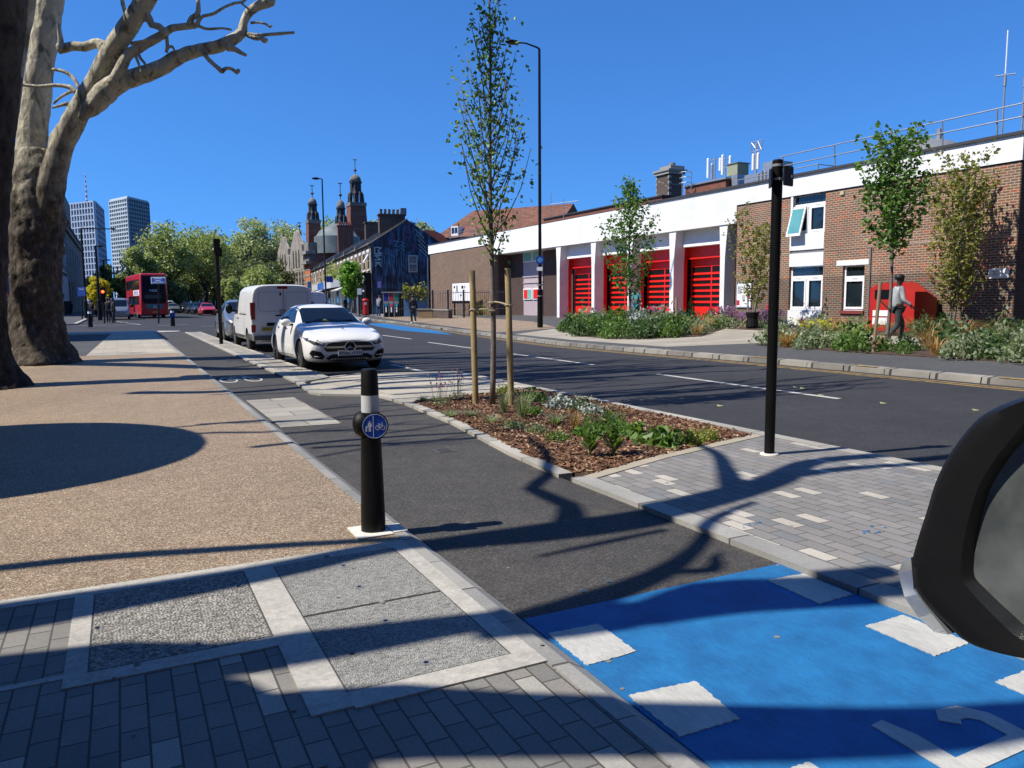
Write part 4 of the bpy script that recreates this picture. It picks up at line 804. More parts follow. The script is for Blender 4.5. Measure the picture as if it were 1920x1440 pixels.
g = MB(); g.box(34, 35.2, 43.1, 44.5, 6.2, 10.0); g.build('shaft', bricks('chimney_brick', (0, 1, 0), [(0, (.11, .085, .07)), (.5, (.14, .10, .08)), (.9, (.3, .26, .2))], (.16, .13, .1), .23, .08, .01, .9), ch)
g = MB()
for k in range(5): z = 8.2+k*.38; g.box(33.97, 34.2, 43.07, 43.2, z, z+.17); g.box(33.975, 34.2, 44.4, 44.53, z, z+.17)
g.build('quoins', MATS['chimney_stone'] if 'chimney_stone' in MATS else mat('chimney_stone', (.33, .31, .27), .85, 0, (.42, .4, .35), 4), ch); g = MB(); g.box(33.88, 35.3, 42.98, 44.62, 10.0, 10.2); g.box(33.8, 35.4, 42.9, 44.7, 10.2, 10.32); g.box(34.2, 35.4, 43.2, 44.4, 10.38, 10.6); g.build('cap', mat('chimney_stone', (.33, .31, .27), .85, 0, (.42, .4, .35), 4), ch)
g = MB(); g.cyl((34.8, 43.8, 10.6), (34.8, 43.8, 10.85), .22, 12); g.build('pot', mat('chimney_pot', (.28, .24, .2), .8), ch)
# antennas
def mast(label, base, H, parts, r=.03, name='antenna_mast'):
    t = thing(name, label, 'antenna', base); b_ = Vector(base); g = MB(); g.cyl(b_, b_+Vector((0, 0, H)), r, 8); g.build('pole', STEEL, t)
    for nm, f, m in parts: g = MB(); f(g, b_); g.build(nm, m, t)
    return t
def cross(z, L, d=(0, 1, 0), r=.02): return lambda g, b_: g.cyl(b_+Vector((0, 0, z))-Vector(d)*L, b_+Vector((0, 0, z))+Vector(d)*L, r, 6)
def whip(z0, z1, r=.02): return lambda g, b_: g.cyl(b_+Vector((0, 0, z0)), b_+Vector((0, 0, z1)), r, 6)
mast('tall white whip antenna with a crossbar on the roof corner, left of the edge one', (27, 16.4, 6.2), 2.7, [('crossbar', cross(2.66, .3, (.5, -.85, 0)), STEEL), ('whip', whip(2.7, 4.1, .022), UPVC), ('clamp', lambda g, b_: g.cyl(b_+Vector((0, 0, 2.3)), b_+Vector((0, 0, 2.6)), .05, 8), STEEL)])
mast('tall white whip antenna at the very right edge of the picture', (27, 15.75, 6.2), 2.6, [('whip', whip(2.6, 3.8, .022), UPVC), ('bracket', cross(1.2, .3, (.4, .9, 0)), STEEL), ('clamp', lambda g, b_: g.cyl(b_+Vector((0, 0, 2.1)), b_+Vector((0, 0, 2.4)), .05, 8), STEEL)])
mast('thin roof aerial with a long horizontal bar above the left end of the fascia', (27, 45.4, 6.2), 2.0, [('crossbar', cross(1.75, 1.3, (.3, -.95, 0), .025), STEEL), ('whip', lambda g, b_: g.cyl(b_+Vector((-.3, 1.2, 1.0)), b_+Vector((-.3, 1.2, 2.6)), .02, 6), STEEL)])
def panels(offs_, z0, z1): 
    def f(g, b_):
        for dx, dy in offs_: g.lathe([(.07, z0), (.075, z0+.05), (.075, z1-.05), (.05, z1)], b_+Vector((dx, dy, 0)), 10)
    return f
mast('white panel antennas on a bracket at the left of the plant block', (30.5, 34.6, 8.0), 1.4, [('panel_antenna', panels([(0, -.65), (0, .55)], .35, 1.45), UPVC), ('panel_antenna', panels([(0, .2)], .2, 1.1), STEEL), ('bracket', cross(1.3, .6), STEEL)], .05)
mast('twin panel antennas on a thin frame right of the plant block middle', (30.5, 33.75, 7.9), 1.4, [('panel_antenna', panels([(0, -.4), (0, .4)], .7, 1.4), UPVC), ('bracket', cross(1.3, .4), STEEL), ('bracket', cross(.8, .4), STEEL)], .03)
mast('two fat white drum antennas under a lattice frame nearest the black sign pole', (30.5, 31.4, 7.0), 2.6, [('drum_antenna', panels([(0, .2), (0, -.15)], 1.25, 2.1), UPVC), ('lattice_frame', lambda g, b_: [g.cyl(b_+Vector((0, a, 2.2)), b_+Vector((0, c_, 2.7)), .025, 6) for a, c_ in ((-.4, -.4), (-.4, -.1), (-.1, -.1), (-.1, .35), (.35, .35))]+[g.cyl(b_+Vector((0, -.45, z)), b_+Vector((0, .4, z)), .025, 6) for z in (2.2, 2.7)], STEEL), ('equipment_box', lambda g, b_: g.box(b_.x-.3, b_.x+.3, b_.y-.7, b_.y+.5, b_.z+.3, b_.z+1.0), STEEL)], .06)
t = thing('roof_cabinet', 'pale green metal cabinet on the roof among the antennas', 'cabinet', (30.6, 32.8, 6.2))
g = MB(); g.box(30.2, 31.0, 32.45, 33.25, 8.15, 8.75); g.build('body', mat('cabinet_green', (.36, .38, .24), .6), t); g = MB(); g.box(30.15, 31.05, 32.4, 33.3, 8.75, 8.8); g.build('lid', GREY, t)
g = MB(); g.box(30.2, 31.0, 32.45, 32.9, 6.2, 8.149); g.build('stand', STEEL, t)
t = thing('roof_ladder_cage', 'thin hooped ladder cage at the left end of the plant block', 'ladder', (29.6, 36.2, 6.2)); g = MB()
for dy in (-.4, .4): g.cyl((29.6, 35.9+dy, 6.2), (29.6, 35.9+dy, 8.7), .025, 6)
for z in (8.1, 8.4, 8.7): g.tube([(29.6, 35.5, z), (29.3, 35.6, z), (29.2, 35.9, z), (29.3, 36.2, z), (29.6, 36.3, z)], .02, 6)
g.build('cage', STEEL, t)
t = thing('roof_vent', 'low grey domed rooflight behind the rail above the windows', 'rooflight', (30, 23, 6.2)); g = MB(); g.ell((29.5, 21.0, 6.6), (1.6, 1.9, 1.2), 20, 10); g.build('dome', GREY, t, smooth=True); g = MB(); g.cyl((29.5, 20.4, 7.6), (29.5, 20.4, 8.1), .12, 8); g.build('cowl', STEEL, t)
t = thing('roof_duct', 'pale ribbed ventilation unit behind the black sign pole', 'vent', (31, 30.3, 6.2)); g = MB(); g.box(30.4, 31.6, 29.9, 30.8, 6.2, 8.5); g.build('body', STEEL, t); g = MB()
for k in range(5): g.cyl((30.0, 30.7-k*.25, 6.2), (30.0, 30.7-k*.25, 7.9+.1*(k % 2)), .08, 8)
g.build('flues', STEEL, t)
# ------------------------------------------------------------------ terrace of shops with the painted gable
U = Vector((.134, .991, 0)); N = Vector((.991, -.134, 0)); P0 = Vector((20.5, 68.5, 0))
def T(s, n, z): return tuple(P0+U*s+N*n+Vector((0, 0, z)))
def tbox(g, s0, s1, n0, n1, z0, z1, mi=0, f=T):
    g.raw([f(s, n, z) for z in (z0, z1) for s, n in ((s0, n0), (s0, n1), (s1, n1), (s1, n0))], [(3, 2, 1, 0), (4, 5, 6, 7), (0, 1, 5, 4), (1, 2, 6, 5), (2, 3, 7, 6), (3, 0, 4, 7)], mi)
STK = bricks('stock_brick', tuple(U), [(0, (.33, .22, .11)), (.5, (.40, .27, .13)), (.8, (.27, .18, .1))], (.35, .29, .2), .23, .08, .01, .9, bump=0, vary=.2)
SLATE = bricks('slate_roof', tuple(U), [(0, (.10, .085, .075)), (.5, (.14, .115, .10)), (.8, (.17, .145, .12))], (.06, .05, .045), .35, .28, .012, .85, up=(.7, 0, .7), vary=.25)
OLDB = bricks('old_chimney_brick', (0, 1, 0), [(0, (.10, .07, .055)), (.5, (.14, .09, .07))], (.14, .12, .1), .23, .08, .01, .9, bump=0)
ORB = bricks('orange_brick', (0, 1, 0), [(0, (.68, .17, .05)), (.5, (.75, .22, .07))], (.4, .2, .12), .23, .08, .01, .9, bump=0)
PSTONE = mat('portland_stone', (.30, .265, .22), .85, 0, (.50, .45, .38), 1.4, dirt=.45)
GSTONE = mat('sooty_stone', (.20, .185, .165), .9, 0, (.32, .30, .27), .8, dirt=.4)
LEAD = mat('lead_roof', (.15, .18, .18), .6, .1, (.22, .26, .26), .8, dirt=.2)
DKST = mat('dark_stone', (.045, .045, .05), .8, 0, (.11, .11, .115), 2.5)
CURT = mat('window_curtained', (.10, .11, .12), .15, 0, (.3, .3, .3), 2.0)
POT = mat('terracotta_pot', (.36, .13, .07), .8)
m, nt, b = _nt('mural_paint'); MATS['mural'] = m; b.inputs['Roughness'].default_value = .7
p = pos(nt); cx = node(nt, 'ShaderNodeCombineXYZ')
for i, dr in enumerate((tuple(N), (0, 0, 1))):
    vm = node(nt, 'ShaderNodeVectorMath', operation='DOT_PRODUCT'); nt.links.new(p, vm.inputs[0]); vm.inputs[1].default_value = dr; nt.links.new(vm.outputs['Value'], cx.inputs[i])
mp = node(nt, 'ShaderNodeMapping'); mp.inputs['Scale'].default_value = (2.6, .45, 1); mp.inputs['Rotation'].default_value = (0, 0, .15); nt.links.new(cx.outputs[0], mp.inputs[0])
a1 = ramp(nt, noise(nt, mp.outputs[0], 1.6, 6, .6, .4), [(.36, (.006, .007, .018)), (.48, (.012, .035, .08)), (.58, (.04, .13, .24)), (.70, (.16, .36, .48))])
a2 = ramp(nt, noise(nt, cx.outputs[0], .55, 4, .6, 1.5), [(.30, (0, 0, 0)), (.55, (1, 1, 1))])
a3 = mixc(nt, a2, (.008, .008, .02), a1)
pp = ramp(nt, noise(nt, cx.outputs[0], .9, 3, .5, .5), [(.56, (0, 0, 0)), (.76, (.05, .015, .07))]); a3 = mixc(nt, 1., a3, pp, 'ADD'); nt.links.new(a3, b.inputs['Base Color'])
MURAL = m
ss = [0, 7.8, 16.9, 26.6, 35.5, 44.5, 54.5, 64.5]
desc = ['end terrace house with dark blue painted gable and a black cafe shopfront', 'yellow brick terrace house over a white framed shop, next to the cafe', 'yellow brick terrace house behind the small bright street tree, climber on its wall',
        'narrow yellow brick terrace house above the pale grey shop fascia', 'yellow brick terrace house above the blue and white shop sign', 'yellow brick terrace house with a round satellite dish on the wall', 'last yellow brick terrace house adjoining the orange and white baths']
signs = [(BLK, '& Cup', .95, True), (BLK, 'Joyla', .8, True), (mat('pale_grey_sign', (.45, .47, .5), .5), '', .6, False), (mat('white_sign', (.7, .72, .75), .5), '', .6, False), (mat('blue_sign', (.03, .14, .5), .5), 'i', .8, False), (mat('white_sign2', (.65, .65, .65), .5), '', .5, False), (BLK, 'ABLE', .7, False)]
for i in range(7):
    s0, s1 = ss[i], ss[i+1]; t = thing('terrace_house', desc[i], 'house', T((s0+s1)/2, 3.4, .25))
    g = MB(); tbox(g, s0+.01, s1-.01, 0, 6.7, .1, 6.6); g.build('wall', STK, t)
    g = MB(); e = .02 if i else 0
    g.hull([T(s0+e, -.25, 6.55), T(s0+e, 3.4, 8.85), T(s0+e, 6.95, 6.55)], [T(s1-e, -.25, 6.55), T(s1-e, 3.4, 8.85), T(s1-e, 6.95, 6.55)]); rf = g.build('roof', SLATE, t)
    if i:
        g = MB(); q = lambda s, z: [T(s, -.35, z+6.45), T(s, -.35, z+6.9), T(s, 3.4, z+9.15), T(s, 7, z+6.9), T(s, 7, z+6.45), T(s, 3.4, z+8.6)]
        g.hull(q(s0-.16, 0), q(s0+.16, 0)); g.build('party_wall', mat('coping_grey', (.30, .28, .25), .85, 0, (.38, .36, .32), 2), t)
    g = MB(); tbox(g, s0+.05, s1-.05, -.12, -.02, 6.45, 6.56); g.build('gutter', BLK, t)
    nw = 3 if i < 3 else 2
    for k in range(nw):
        c = s0+(s1-s0)*(k+.5)/nw; 
        g = MB(); tbox(g, c-.55, c+.55, -.03, .02, 4.35, 5.95); tbox(g, c-.7, c+.7, -.08, .02, 5.95, 6.2); tbox(g, c-.65, c+.65, -.12, .02, 4.25, 4.35); w_ = g.build('window', UPVC, t)
        g = MB(); tbox(g, c-.46, c+.46, -.045, -.031, 4.45, 5.1); tbox(g, c-.46, c+.46, -.045, -.031, 5.2, 5.87); g.build('pane', CURT if (k+i) % 3 == 0 else GLASS, w_)
        if (i, k) in ((0, 0), (1, 1)):
            g = MB(); slab(g, [T(c-.4, -.05, 5.75), T(c+.4, -.05, 5.75), T(c+.4, -.5, 5.0), T(c-.4, -.5, 5.0)], .04); g.build('open_sash', UPVC, w_)
    # shopfront
    sm, tx, sz, lit = signs[i]
    g = MB(); tbox(g, s0+.1, s1-.1, -.55, -.02, .2, 3.15); g.build('shopfront', BLK if i in (0, 1, 4) else mat('shop_grey', (.07, .075, .08), .6), t)
    g = MB(); tbox(g, s0+.05, s1-.05, -.8, -.02, 3.15, 4.05); sg = g.build('shop_sign', sm, t)
    if tx and lit: g = text_mb(tx, sz, T(s0+(1.6 if i == 0 else 2.6), -.81, 3.6), tuple(-U), (0, 0, 1), shear=.25, sx=2.1); g.build('lettering', UPVC, sg)
    elif tx: g = text_mb(tx, sz, T(s0+3, -.81, 3.6), tuple(-U), (0, 0, 1)); g.build('lettering', UPVC, sg)
    if i not in (0,):
        for k in range(3):
            c = s0+(s1-s0)*(k+.5)/3; g = MB(); tbox(g, c-1.05, c+1.05, -.58, -.551, .7, 2.8); g.build('shop_window', GLASS if k % 2 else CURT, t)
            g = MB(); tbox(g, c+1.08, c+1.2, -.6, -.551, .2, 3.1); g.build('shop_pillar', GREY if i in (1, 2) else BLK, t)
    else:
        g = MB(); tbox(g, .6, 4.4, -.58, -.551, .5, 2.7); g.build('shop_window', GLASS, t); g = MB(); tbox(g, 4.8, 6.0, -.58, -.551, .25, 2.6); g.build('door', CURT, t)
        g = MB(); tbox(g, .7, 2, -.585, -.58, 2.35, 2.5); tbox(g, 2.6, 4, -.585, -.58, 2.35, 2.5); g.build('window_lettering_band', PGR, t)
    if i in (1, 4):
        g = MB(); slab(g, [T(s0+1, -.55, 3.1), T(s1-1, -.55, 3.1), T(s1-1, -2.0, 2.6), T(s0+1, -2.0, 2.6)], .05); g.build('awning', mat('awning_cream', (.6, .58, .5), .8), t)
    if i == 0:
        g = MB(); g.hull([T(-.03, 0, .1), T(-.03, 6.7, .1), T(-.03, 6.7, 6.65), T(-.03, 3.4, 8.8), T(-.03, 0, 6.65)], [T(.008, 0, .1), T(.008, 6.7, .1), T(.008, 6.7, 6.65), T(.008, 3.4, 8.8), T(.008, 0, 6.65)]); mu = g.build('painted_gable', MURAL, t)
        def gst(g, pts, w_, mi=0):
            for a, b_ in zip(pts, pts[1:]):
                a = Vector(a); b_ = Vector(b_); d = (b_-a).normalized(); q = Vector((-d.y, d.x))*w_/2; c4 = [a+q, b_+q, b_-q, a-q]
                g.hull([T(-.04, v.x, v.y) for v in c4], [T(-.03, v.x, v.y) for v in c4], mi)
        W1 = mat('mural_pale', (.42, .55, .58), .7); W2 = mat('mural_purple', (.12, .05, .12), .7); W3 = mat('mural_blue', (.08, .24, .38), .7)
        g = MB(); gst(g, [(.35, 6.3), (.95, 6.3), (.65, 6.0), (.95, 5.75), (.35, 5.75), (.35, 6.3)], .09); gst(g, [(.95, 5.6), (.35, 5.6), (.9, 5.2), (.35, 5.2)], .09); gst(g, [(.35, 4.95), (.95, 4.95)], .09); gst(g, [(.6, 4.95), (.95, 4.6)], .09); gst(g, [(.6, 4.95), (.35, 4.6)], .09); g.build('painted_letters', W1, mu)
        g = MB(); gst(g, [(2.1, 6.9), (2.55, 6.9), (2.15, 6.45), (2.6, 6.45)], .08); gst(g, [(2.15, 6.1), (2.6, 6.1)], .08); gst(g, [(2.37, 6.1), (2.37, 5.6)], .08); gst(g, [(2.75, 6.9), (3.1, 6.65)], .1); gst(g, [(2.75, 6.6), (3.1, 6.35)], .1); gst(g, [(2.75, 6.3), (3.1, 6.05)], .1); g.build('painted_letters', W3, mu)
        g = MB(); gst(g, [(3.2, 8.2), (3.6, 8.2), (3.25, 7.7), (3.7, 7.7)], .1); gst(g, [(3.2, 7.3), (3.8, 7.3)], .1); gst(g, [(3.5, 7.3), (3.5, 6.8)], .1); gst(g, [(3.7, 6.6), (4.1, 6.6), (3.85, 6.0)], .1); g.build('painted_letters', W2, mu)
        g = MB(); rr = random.Random(4)
        for k in range(16): n0 = 1.0+k*.22; z1_ = 5.6+rr.uniform(-.5, .6); gst(g, [(n0, z1_), (n0, z1_-rr.uniform(.5, 1.6))], .05)
        for k in range(5): gst(g, [(4.3+k*.12, 2.2+k*.18), (5.7, 2.7+k*.2)], .06)
        for k in range(4): gst(g, [(1.3, 6.3-k*.16), (2.3, 5.9-k*.16)], .05)
        g.build('painted_streaks', W3, mu)
        g = MB()
        for k in range(5): gst(g, [(4.1+k*.1, 8.0-k*.45), (4.9+k*.1, 7.2-k*.45)], .05)
        g.build('painted_streaks', W1, mu)
        g = MB(); tbox(g, -.08, 0, 3.4, 4.25, 4.1, 5.65); w_ = g.build('window', mat('grey_frame', (.45, .47, .47), .5), t); g = MB(); tbox(g, -.1, -.08, 3.5, 4.15, 4.2, 4.8); tbox(g, -.1, -.08, 3.5, 4.15, 4.92, 5.55); g.build('pane', CURT, w_)
        g = MB(); g.cyl(T(-.1, 5.2, .2), T(-.1, 5.2, 5.4), .06, 8); g.build('downpipe', STEEL, t)
        g = MB(); g.hull([T(-.1, -.3, 6.62), T(-.1, -.3, 6.72), T(-.1, 3.4, 8.98), T(-.1, 3.4, 8.86)], [T(.3, -.3, 6.62), T(.3, -.3, 6.72), T(.3, 3.4, 8.98), T(.3, 3.4, 8.86)]); g.build('verge', mat('verge_tile', (.28, .22, .16), .9), t)
    if i in (1, 2, 5):
        z1 = {1: 10.0, 2: 10.1, 5: 12.3}[i]; hw = {1: 1.3, 2: 1.3, 5: 1.1}[i]
        g = MB(); tbox(g, s0-.45, s0+.45, 3.4-hw, 3.4+hw, 7.5, z1); tbox(g, s0-.55, s0+.55, 3.3-hw, 3.5+hw, z1, z1+.15); c = g.build('chimney', OLDB if i != 5 else BRR, t)
        g = MB(); n = 6 if i != 2 else 0
        for k in range(n): o = T(s0, 3.4-hw+.25+k*(2*hw-.5)/5, z1+.15); g.lathe([(.16, 0), (.13, .2), (.15, .5)], o, 8)
        if n: g.build('chimney_pots', POT if i == 5 else OLDB, c)
    if i == 1:
        g = MB(); tbox(g, s0-.2, s0+.6, 5.2, 5.8, 8.6, 9.4) ; tbox(g, s0-.2, s0+.6, 4.3, 4.9, 10.2, 10.8); g.build('roof_tank', mat('tank_grey', (.2, .24, .26), .5), t)
for s, n, z, r, lb in ((46.5, -.7, 5.0, .75, 'big white satellite dish on the terrace wall beside the baths'), (18.4, 3.0, 9.6, .5, 'grey satellite dish beside the chimney stack without pots')):
    t = thing('satellite_dish', lb, 'satellite dish', T(s, n, z)); g = MB(); ax = (Vector((0, 0, 1)), U, -N)
    g.lathe([(r, .12), (r*.7, .04), (.05, 0), (.04, -.03), (r*.7, .0), (r*1.0, .08)], T(s, n, z), 20, ax=ax, cap=False); g.build('dish', mat('dish_white', (.6, .6, .58), .5), t, smooth=True)
    g = MB(); g.cyl(T(s, n, z), T(s, n+.8, z-.3), .05, 6); g.build('arm', STEEL, t)
t = thing('wall_climber', 'dull green climbing plant on the terrace wall left of the street tree', 'climber', T(30, -.4, 3.9)); g = MB(); rr = random.Random(2)
for i in range(900): q = T(rr.gauss(29, 2.4), rr.uniform(-.9, 0), 4+abs(rr.gauss(0, .9))); quadleaf(g, q, .3, rr)
g.build('foliage', LF_P, t)
# ------------------------------------------------------------------ baths building
bt = thing('baths_building', 'ornate baths building with stone gables and orange and white striped brick', 'building', (31, 148, .3))
BX = 29.3
g = MB(); g.box(BX, BX+9, 133.6, 163.5, .1, 8.3); g.build('wall', ORB, bt)
g = MB()
for (a, b_) in ((138.3, 150.2), (150.9, 163.4)):
    c = (a+b_)/2; h = (b_-a)/2; pr = [(a, 7.2), (a, 10.2), (a+.8, 10.4), (a+1.1, 11.6), (c-2.6, 12.9), (c-1.6, 13.9), (c, 14.3), (c+1.6, 13.9), (c+2.6, 12.9), (b_-1.1, 11.6), (b_-.8, 10.4), (b_, 10.2), (b_, 7.2)]
    g.hull([(BX-.12, y, z) for y, z in pr], [(BX+.4, y, z) for y, z in pr])
g.build('stone_gables', PSTONE, bt)
g = MB()
for a, b_ in ((138.3, 150.2), (150.9, 163.4)):
    n = 5
    for k in range(n+1): y = a+(b_-a)*k/n; g.box(BX-.09, BX, y-.38, y+.38, 3.5, 7.2)
for z in (3.6, 4.7, 5.8, 6.9): g.box(BX-.06, BX, 133.7, 163.4, z, z+.38)
g.box(BX-.7, BX, 133.6, 138.2, 7.9, 8.4); g.box(BX-.7, BX+1, 133.5, 138.0, 9.6, 10.1); g.build('stone_bands', PSTONE, bt)
for a, b_ in ((138.3, 150.2), (150.9, 163.4)):
    for k in range(5):
        y = a+(b_-a)*(k+.5)/5; g = MB(); g.box(BX-.075, BX-.05, y-.45, y+.45, 3.9, 6.9); pr = [(y-.55, 7.6), (y+.55, 7.6), (y+.55, 10.2), (y+.3, 10.8), (y-.3, 10.8), (y-.55, 10.2)]
        if k in (1, 2, 3): g.hull([(BX-.16, yy, z) for yy, z in pr], [(BX-.12, yy, z) for yy, z in pr])
        g.build('window', mat('baths_window', (.10, .09, .085), .3), bt)
g = MB(); g.box(BX-1.5, BX, 133.6, 163.4, .2, 3.3); g.build('ground_floor_shops', GREY, bt)
g = MB(); g.box(BX-1.6, BX-1.5, 138, 143.5, 2.6, 3.6); g.box(BX-1.6, BX-1.5, 147, 152, 2.6, 3.6); g.build('shop_sign', BLK, bt); g = MB(); g.box(BX-1.62, BX-1.5, 144, 146.4, 2.6, 3.6); g.box(BX-1.62, BX-1.5, 153, 156, 2.6, 3.6); g.build('shop_sign', UPVC, bt)
g = MB(); g.hull([(BX+.2, 133.6, 8.3), (BX+9, 133.6, 8.3), (BX+5, 133.6, 12.4)], [(BX+.2, 163, 8.3), (BX+9, 163, 8.3), (BX+5, 163, 12.4)]); g.build('roof', mat('red_tile_roof', (.26, .10, .06), .85, 0, (.33, .14, .09), 2), bt)
g = MB(); q = at(632, 446, 134); g.lathe([(4.0, -2.6), (3.9, -.6), (3.9, .3), (3.6, .4), (3.0, 1.3), (2.0, 2.0), (1.0, 2.5), (.8, 2.7)], (q.x, q.y, q.z-.2), 28); g.build('lead_dome', LEAD, bt, ang=40)
g = MB(); g.box(29.2, 34, 134, 137.5, 8, 11.6); g.build('parapet_block', GSTONE, bt)
def turret(px, d, ybase, ytop_shaft, wpx, yl, yd, ys, parent, dome_r=.45, shaft=True):
    c = at(px, ybase, d); z = lambda y: at(px, y, d).z; w_ = wpx/FPX*d/2
    if shaft:
        g = MB(); zb, zs = z(ybase)-4, z(ytop_shaft); dy = (zs-zb); 
        lo = [(c.x+a*w_*1.25, c.y+b_*w_*1.25, zb) for a, b_ in ((-1, -1), (1, -1), (1, 1), (-1, 1))]; hi = [(c.x+a*w_, c.y+b_*w_, zs) for a, b_ in ((-1, -1), (1, -1), (1, 1), (-1, 1))]; g.hull(lo, hi); g.build('turret_shaft', BRR, parent)
        g = MB(); b1 = z(ytop_shaft-9*100/d); g.box(c.x-w_*1.08, c.x+w_*1.08, c.y-w_*1.08, c.y+w_*1.08, zs, b1); g.build('turret_band', GSTONE, parent)
    else: b1 = z(ytop_shaft)
    g = MB(); zl = z(yl); r = w_*.72
    g.lathe([(r*.55, b1-b1), (r*.5, (zl-b1)*.9)], (c.x, c.y, b1), 8)
    for k in range(8):
        a = math.pi*k/4+.39; g.tube([(c.x+math.cos(a)*r*1.35, c.y+math.sin(a)*r*1.35, b1), (c.x+math.cos(a)*r*1.2, c.y+math.sin(a)*r*1.2, b1+(zl-b1)*.4), (c.x+math.cos(a)*r*.85, c.y+math.sin(a)*r*.85, b1+(zl-b1)*.55), (c.x+math.cos(a)*r*.85, c.y+math.sin(a)*r*.85, zl)], [r*.2, r*.2, r*.15, r*.14], 5)
    g.lathe([(r*1.1, 0), (r*1.2, (zl-b1)*.08), (r*.9, (zl-b1)*.1)], (c.x, c.y, zl-(zl-b1)*.1), 8); g.lathe([(r*1.0, 0), (r*.9, (zl-b1)*.12)], (c.x, c.y, b1+(zl-b1)*.4), 8); g.build('lantern', DKST, parent)
    g = MB(); h = z(yd)-zl; g.lathe([(r*.95, 0), (r*.98, h*.2), (r*.85, h*.55), (r*.5, h*.85), (r*.12, h)], (c.x, c.y, zl), 16); g.build('cupola', GSTONE, parent, smooth=True)
    g = MB(); zz = z(ys); g.cyl((c.x, c.y, z(yd)), (c.x, c.y, zz), .07, 6); g.lathe([(.1, 0), (.35, .25), (.1, .5)], (c.x, c.y, z(yd)+.5), 8); g.cyl((c.x-.35, c.y, zz), (c.x+.35, c.y, zz), .08, 6); g.build('finial', DKST, parent)
turret(589, 138, 470, 420, 22, 383, 372, 350, bt); turret(669, 140, 430, 388, 29, 341, 329, 302, bt); turret(640, 128, 425, 419, 22, 390, 375, 345, bt, shaft=False)
turret(562, 142, 446, 440, 9, 436, 432, 418, bt, shaft=False); turret(532, 158, 462, 458, 8, 452, 448, 432, bt, shaft=False)
# red tiled hipped roof building and arched roof behind the station
rt_ = thing('tiled_roof_building', 'building with a broad red tiled hipped roof and small dormer behind the fire station', 'building', (38, 84, .3))
A0 = at(812, 445, 92); A1 = at(1040, 440, 84); u2 = (Vector((A1.x, A1.y, 0))-Vector((A0.x, A0.y, 0))).normalized(); n2 = Vector((-u2.y, u2.x, 0)); L = (Vector((A1.x, A1.y, 0))-Vector((A0.x, A0.y, 0))).length
def Q(s, n, z): return tuple(Vector((A0.x, A0.y, 0))+u2*s+n2*n+Vector((0, 0, z)))
z0 = 8.9; z1 = at(845, 397, 95).z
g = MB(); tbox(g, 0.6, L, .6, 9, .2, z0, f=Q); g.build('wall', OLDB, rt_)
g = MB(); hp = (Q(0, 0, z0), Q(0, 9.6, z0), Q(L, 9.6, z0), Q(L, 0, z0), Q(2.6, 4.8, z1), Q(L, 4.8, z1)); g.raw(hp, [(0, 1, 2, 3), (0, 4, 1), (1, 4, 5, 2), (3, 5, 4, 0), (2, 5, 3)])
g.build('roof', bricks('clay_tiles', (1, 0, 0), [(0, (.22, .095, .06)), (.5, (.27, .12, .075)), (.8, (.18, .095, .07))], (.12, .06, .045), .3, .2, .012, .85, vary=.22), rt_)
g = MB(); tbox(g, 2.4, 3.4, .3, 2, z0, z0+1.3, f=Q); dm = g.build('dormer', UPVC, rt_); g = MB(); tbox(g, 2.5, 2.85, .27, .3, z0+.5, z0+1.15, f=Q); tbox(g, 2.95, 3.3, .27, .3, z0+.5, z0+1.15, f=Q); g.build('pane', GLASS, dm)
ar = thing('arched_roof_hall', 'dark red barrel shaped roof between the mural gable and the fire station', 'building', (30, 78, .3)); g = MB()
c0 = at(800, 460, 80); rr_ = 34/FPX*80; pr = [(math.cos(math.pi*k/14)*rr_*1.3, math.sin(math.pi*k/14)*rr_) for k in range(15)]
g.hull([(c0.x+.89*a, c0.y-.45*a, c0.z-.3+b_) for a, b_ in pr], [(c0.x+.89*a+2.5, c0.y-.45*a+6, c0.z-.3+b_) for a, b_ in pr]); g.build('roof', mat('dark_red_sheet', (.12, .03, .025), .6, 0, (.17, .045, .035), 2), ar, ang=50)
g = MB(); g.hull([(c0.x+.89*a, c0.y-.45*a, .2) for a in (-2.4, 2.4)]+[(c0.x+.89*a+2.5, c0.y-.45*a+6, .2) for a in (2.4, -2.4)], [(c0.x+.89*a, c0.y-.45*a, c0.z-.28) for a in (-2.4, 2.4)]+[(c0.x+.89*a+2.5, c0.y-.45*a+6, c0.z-.28) for a in (2.4, -2.4)]); g.build('wall', OLDB, ar)
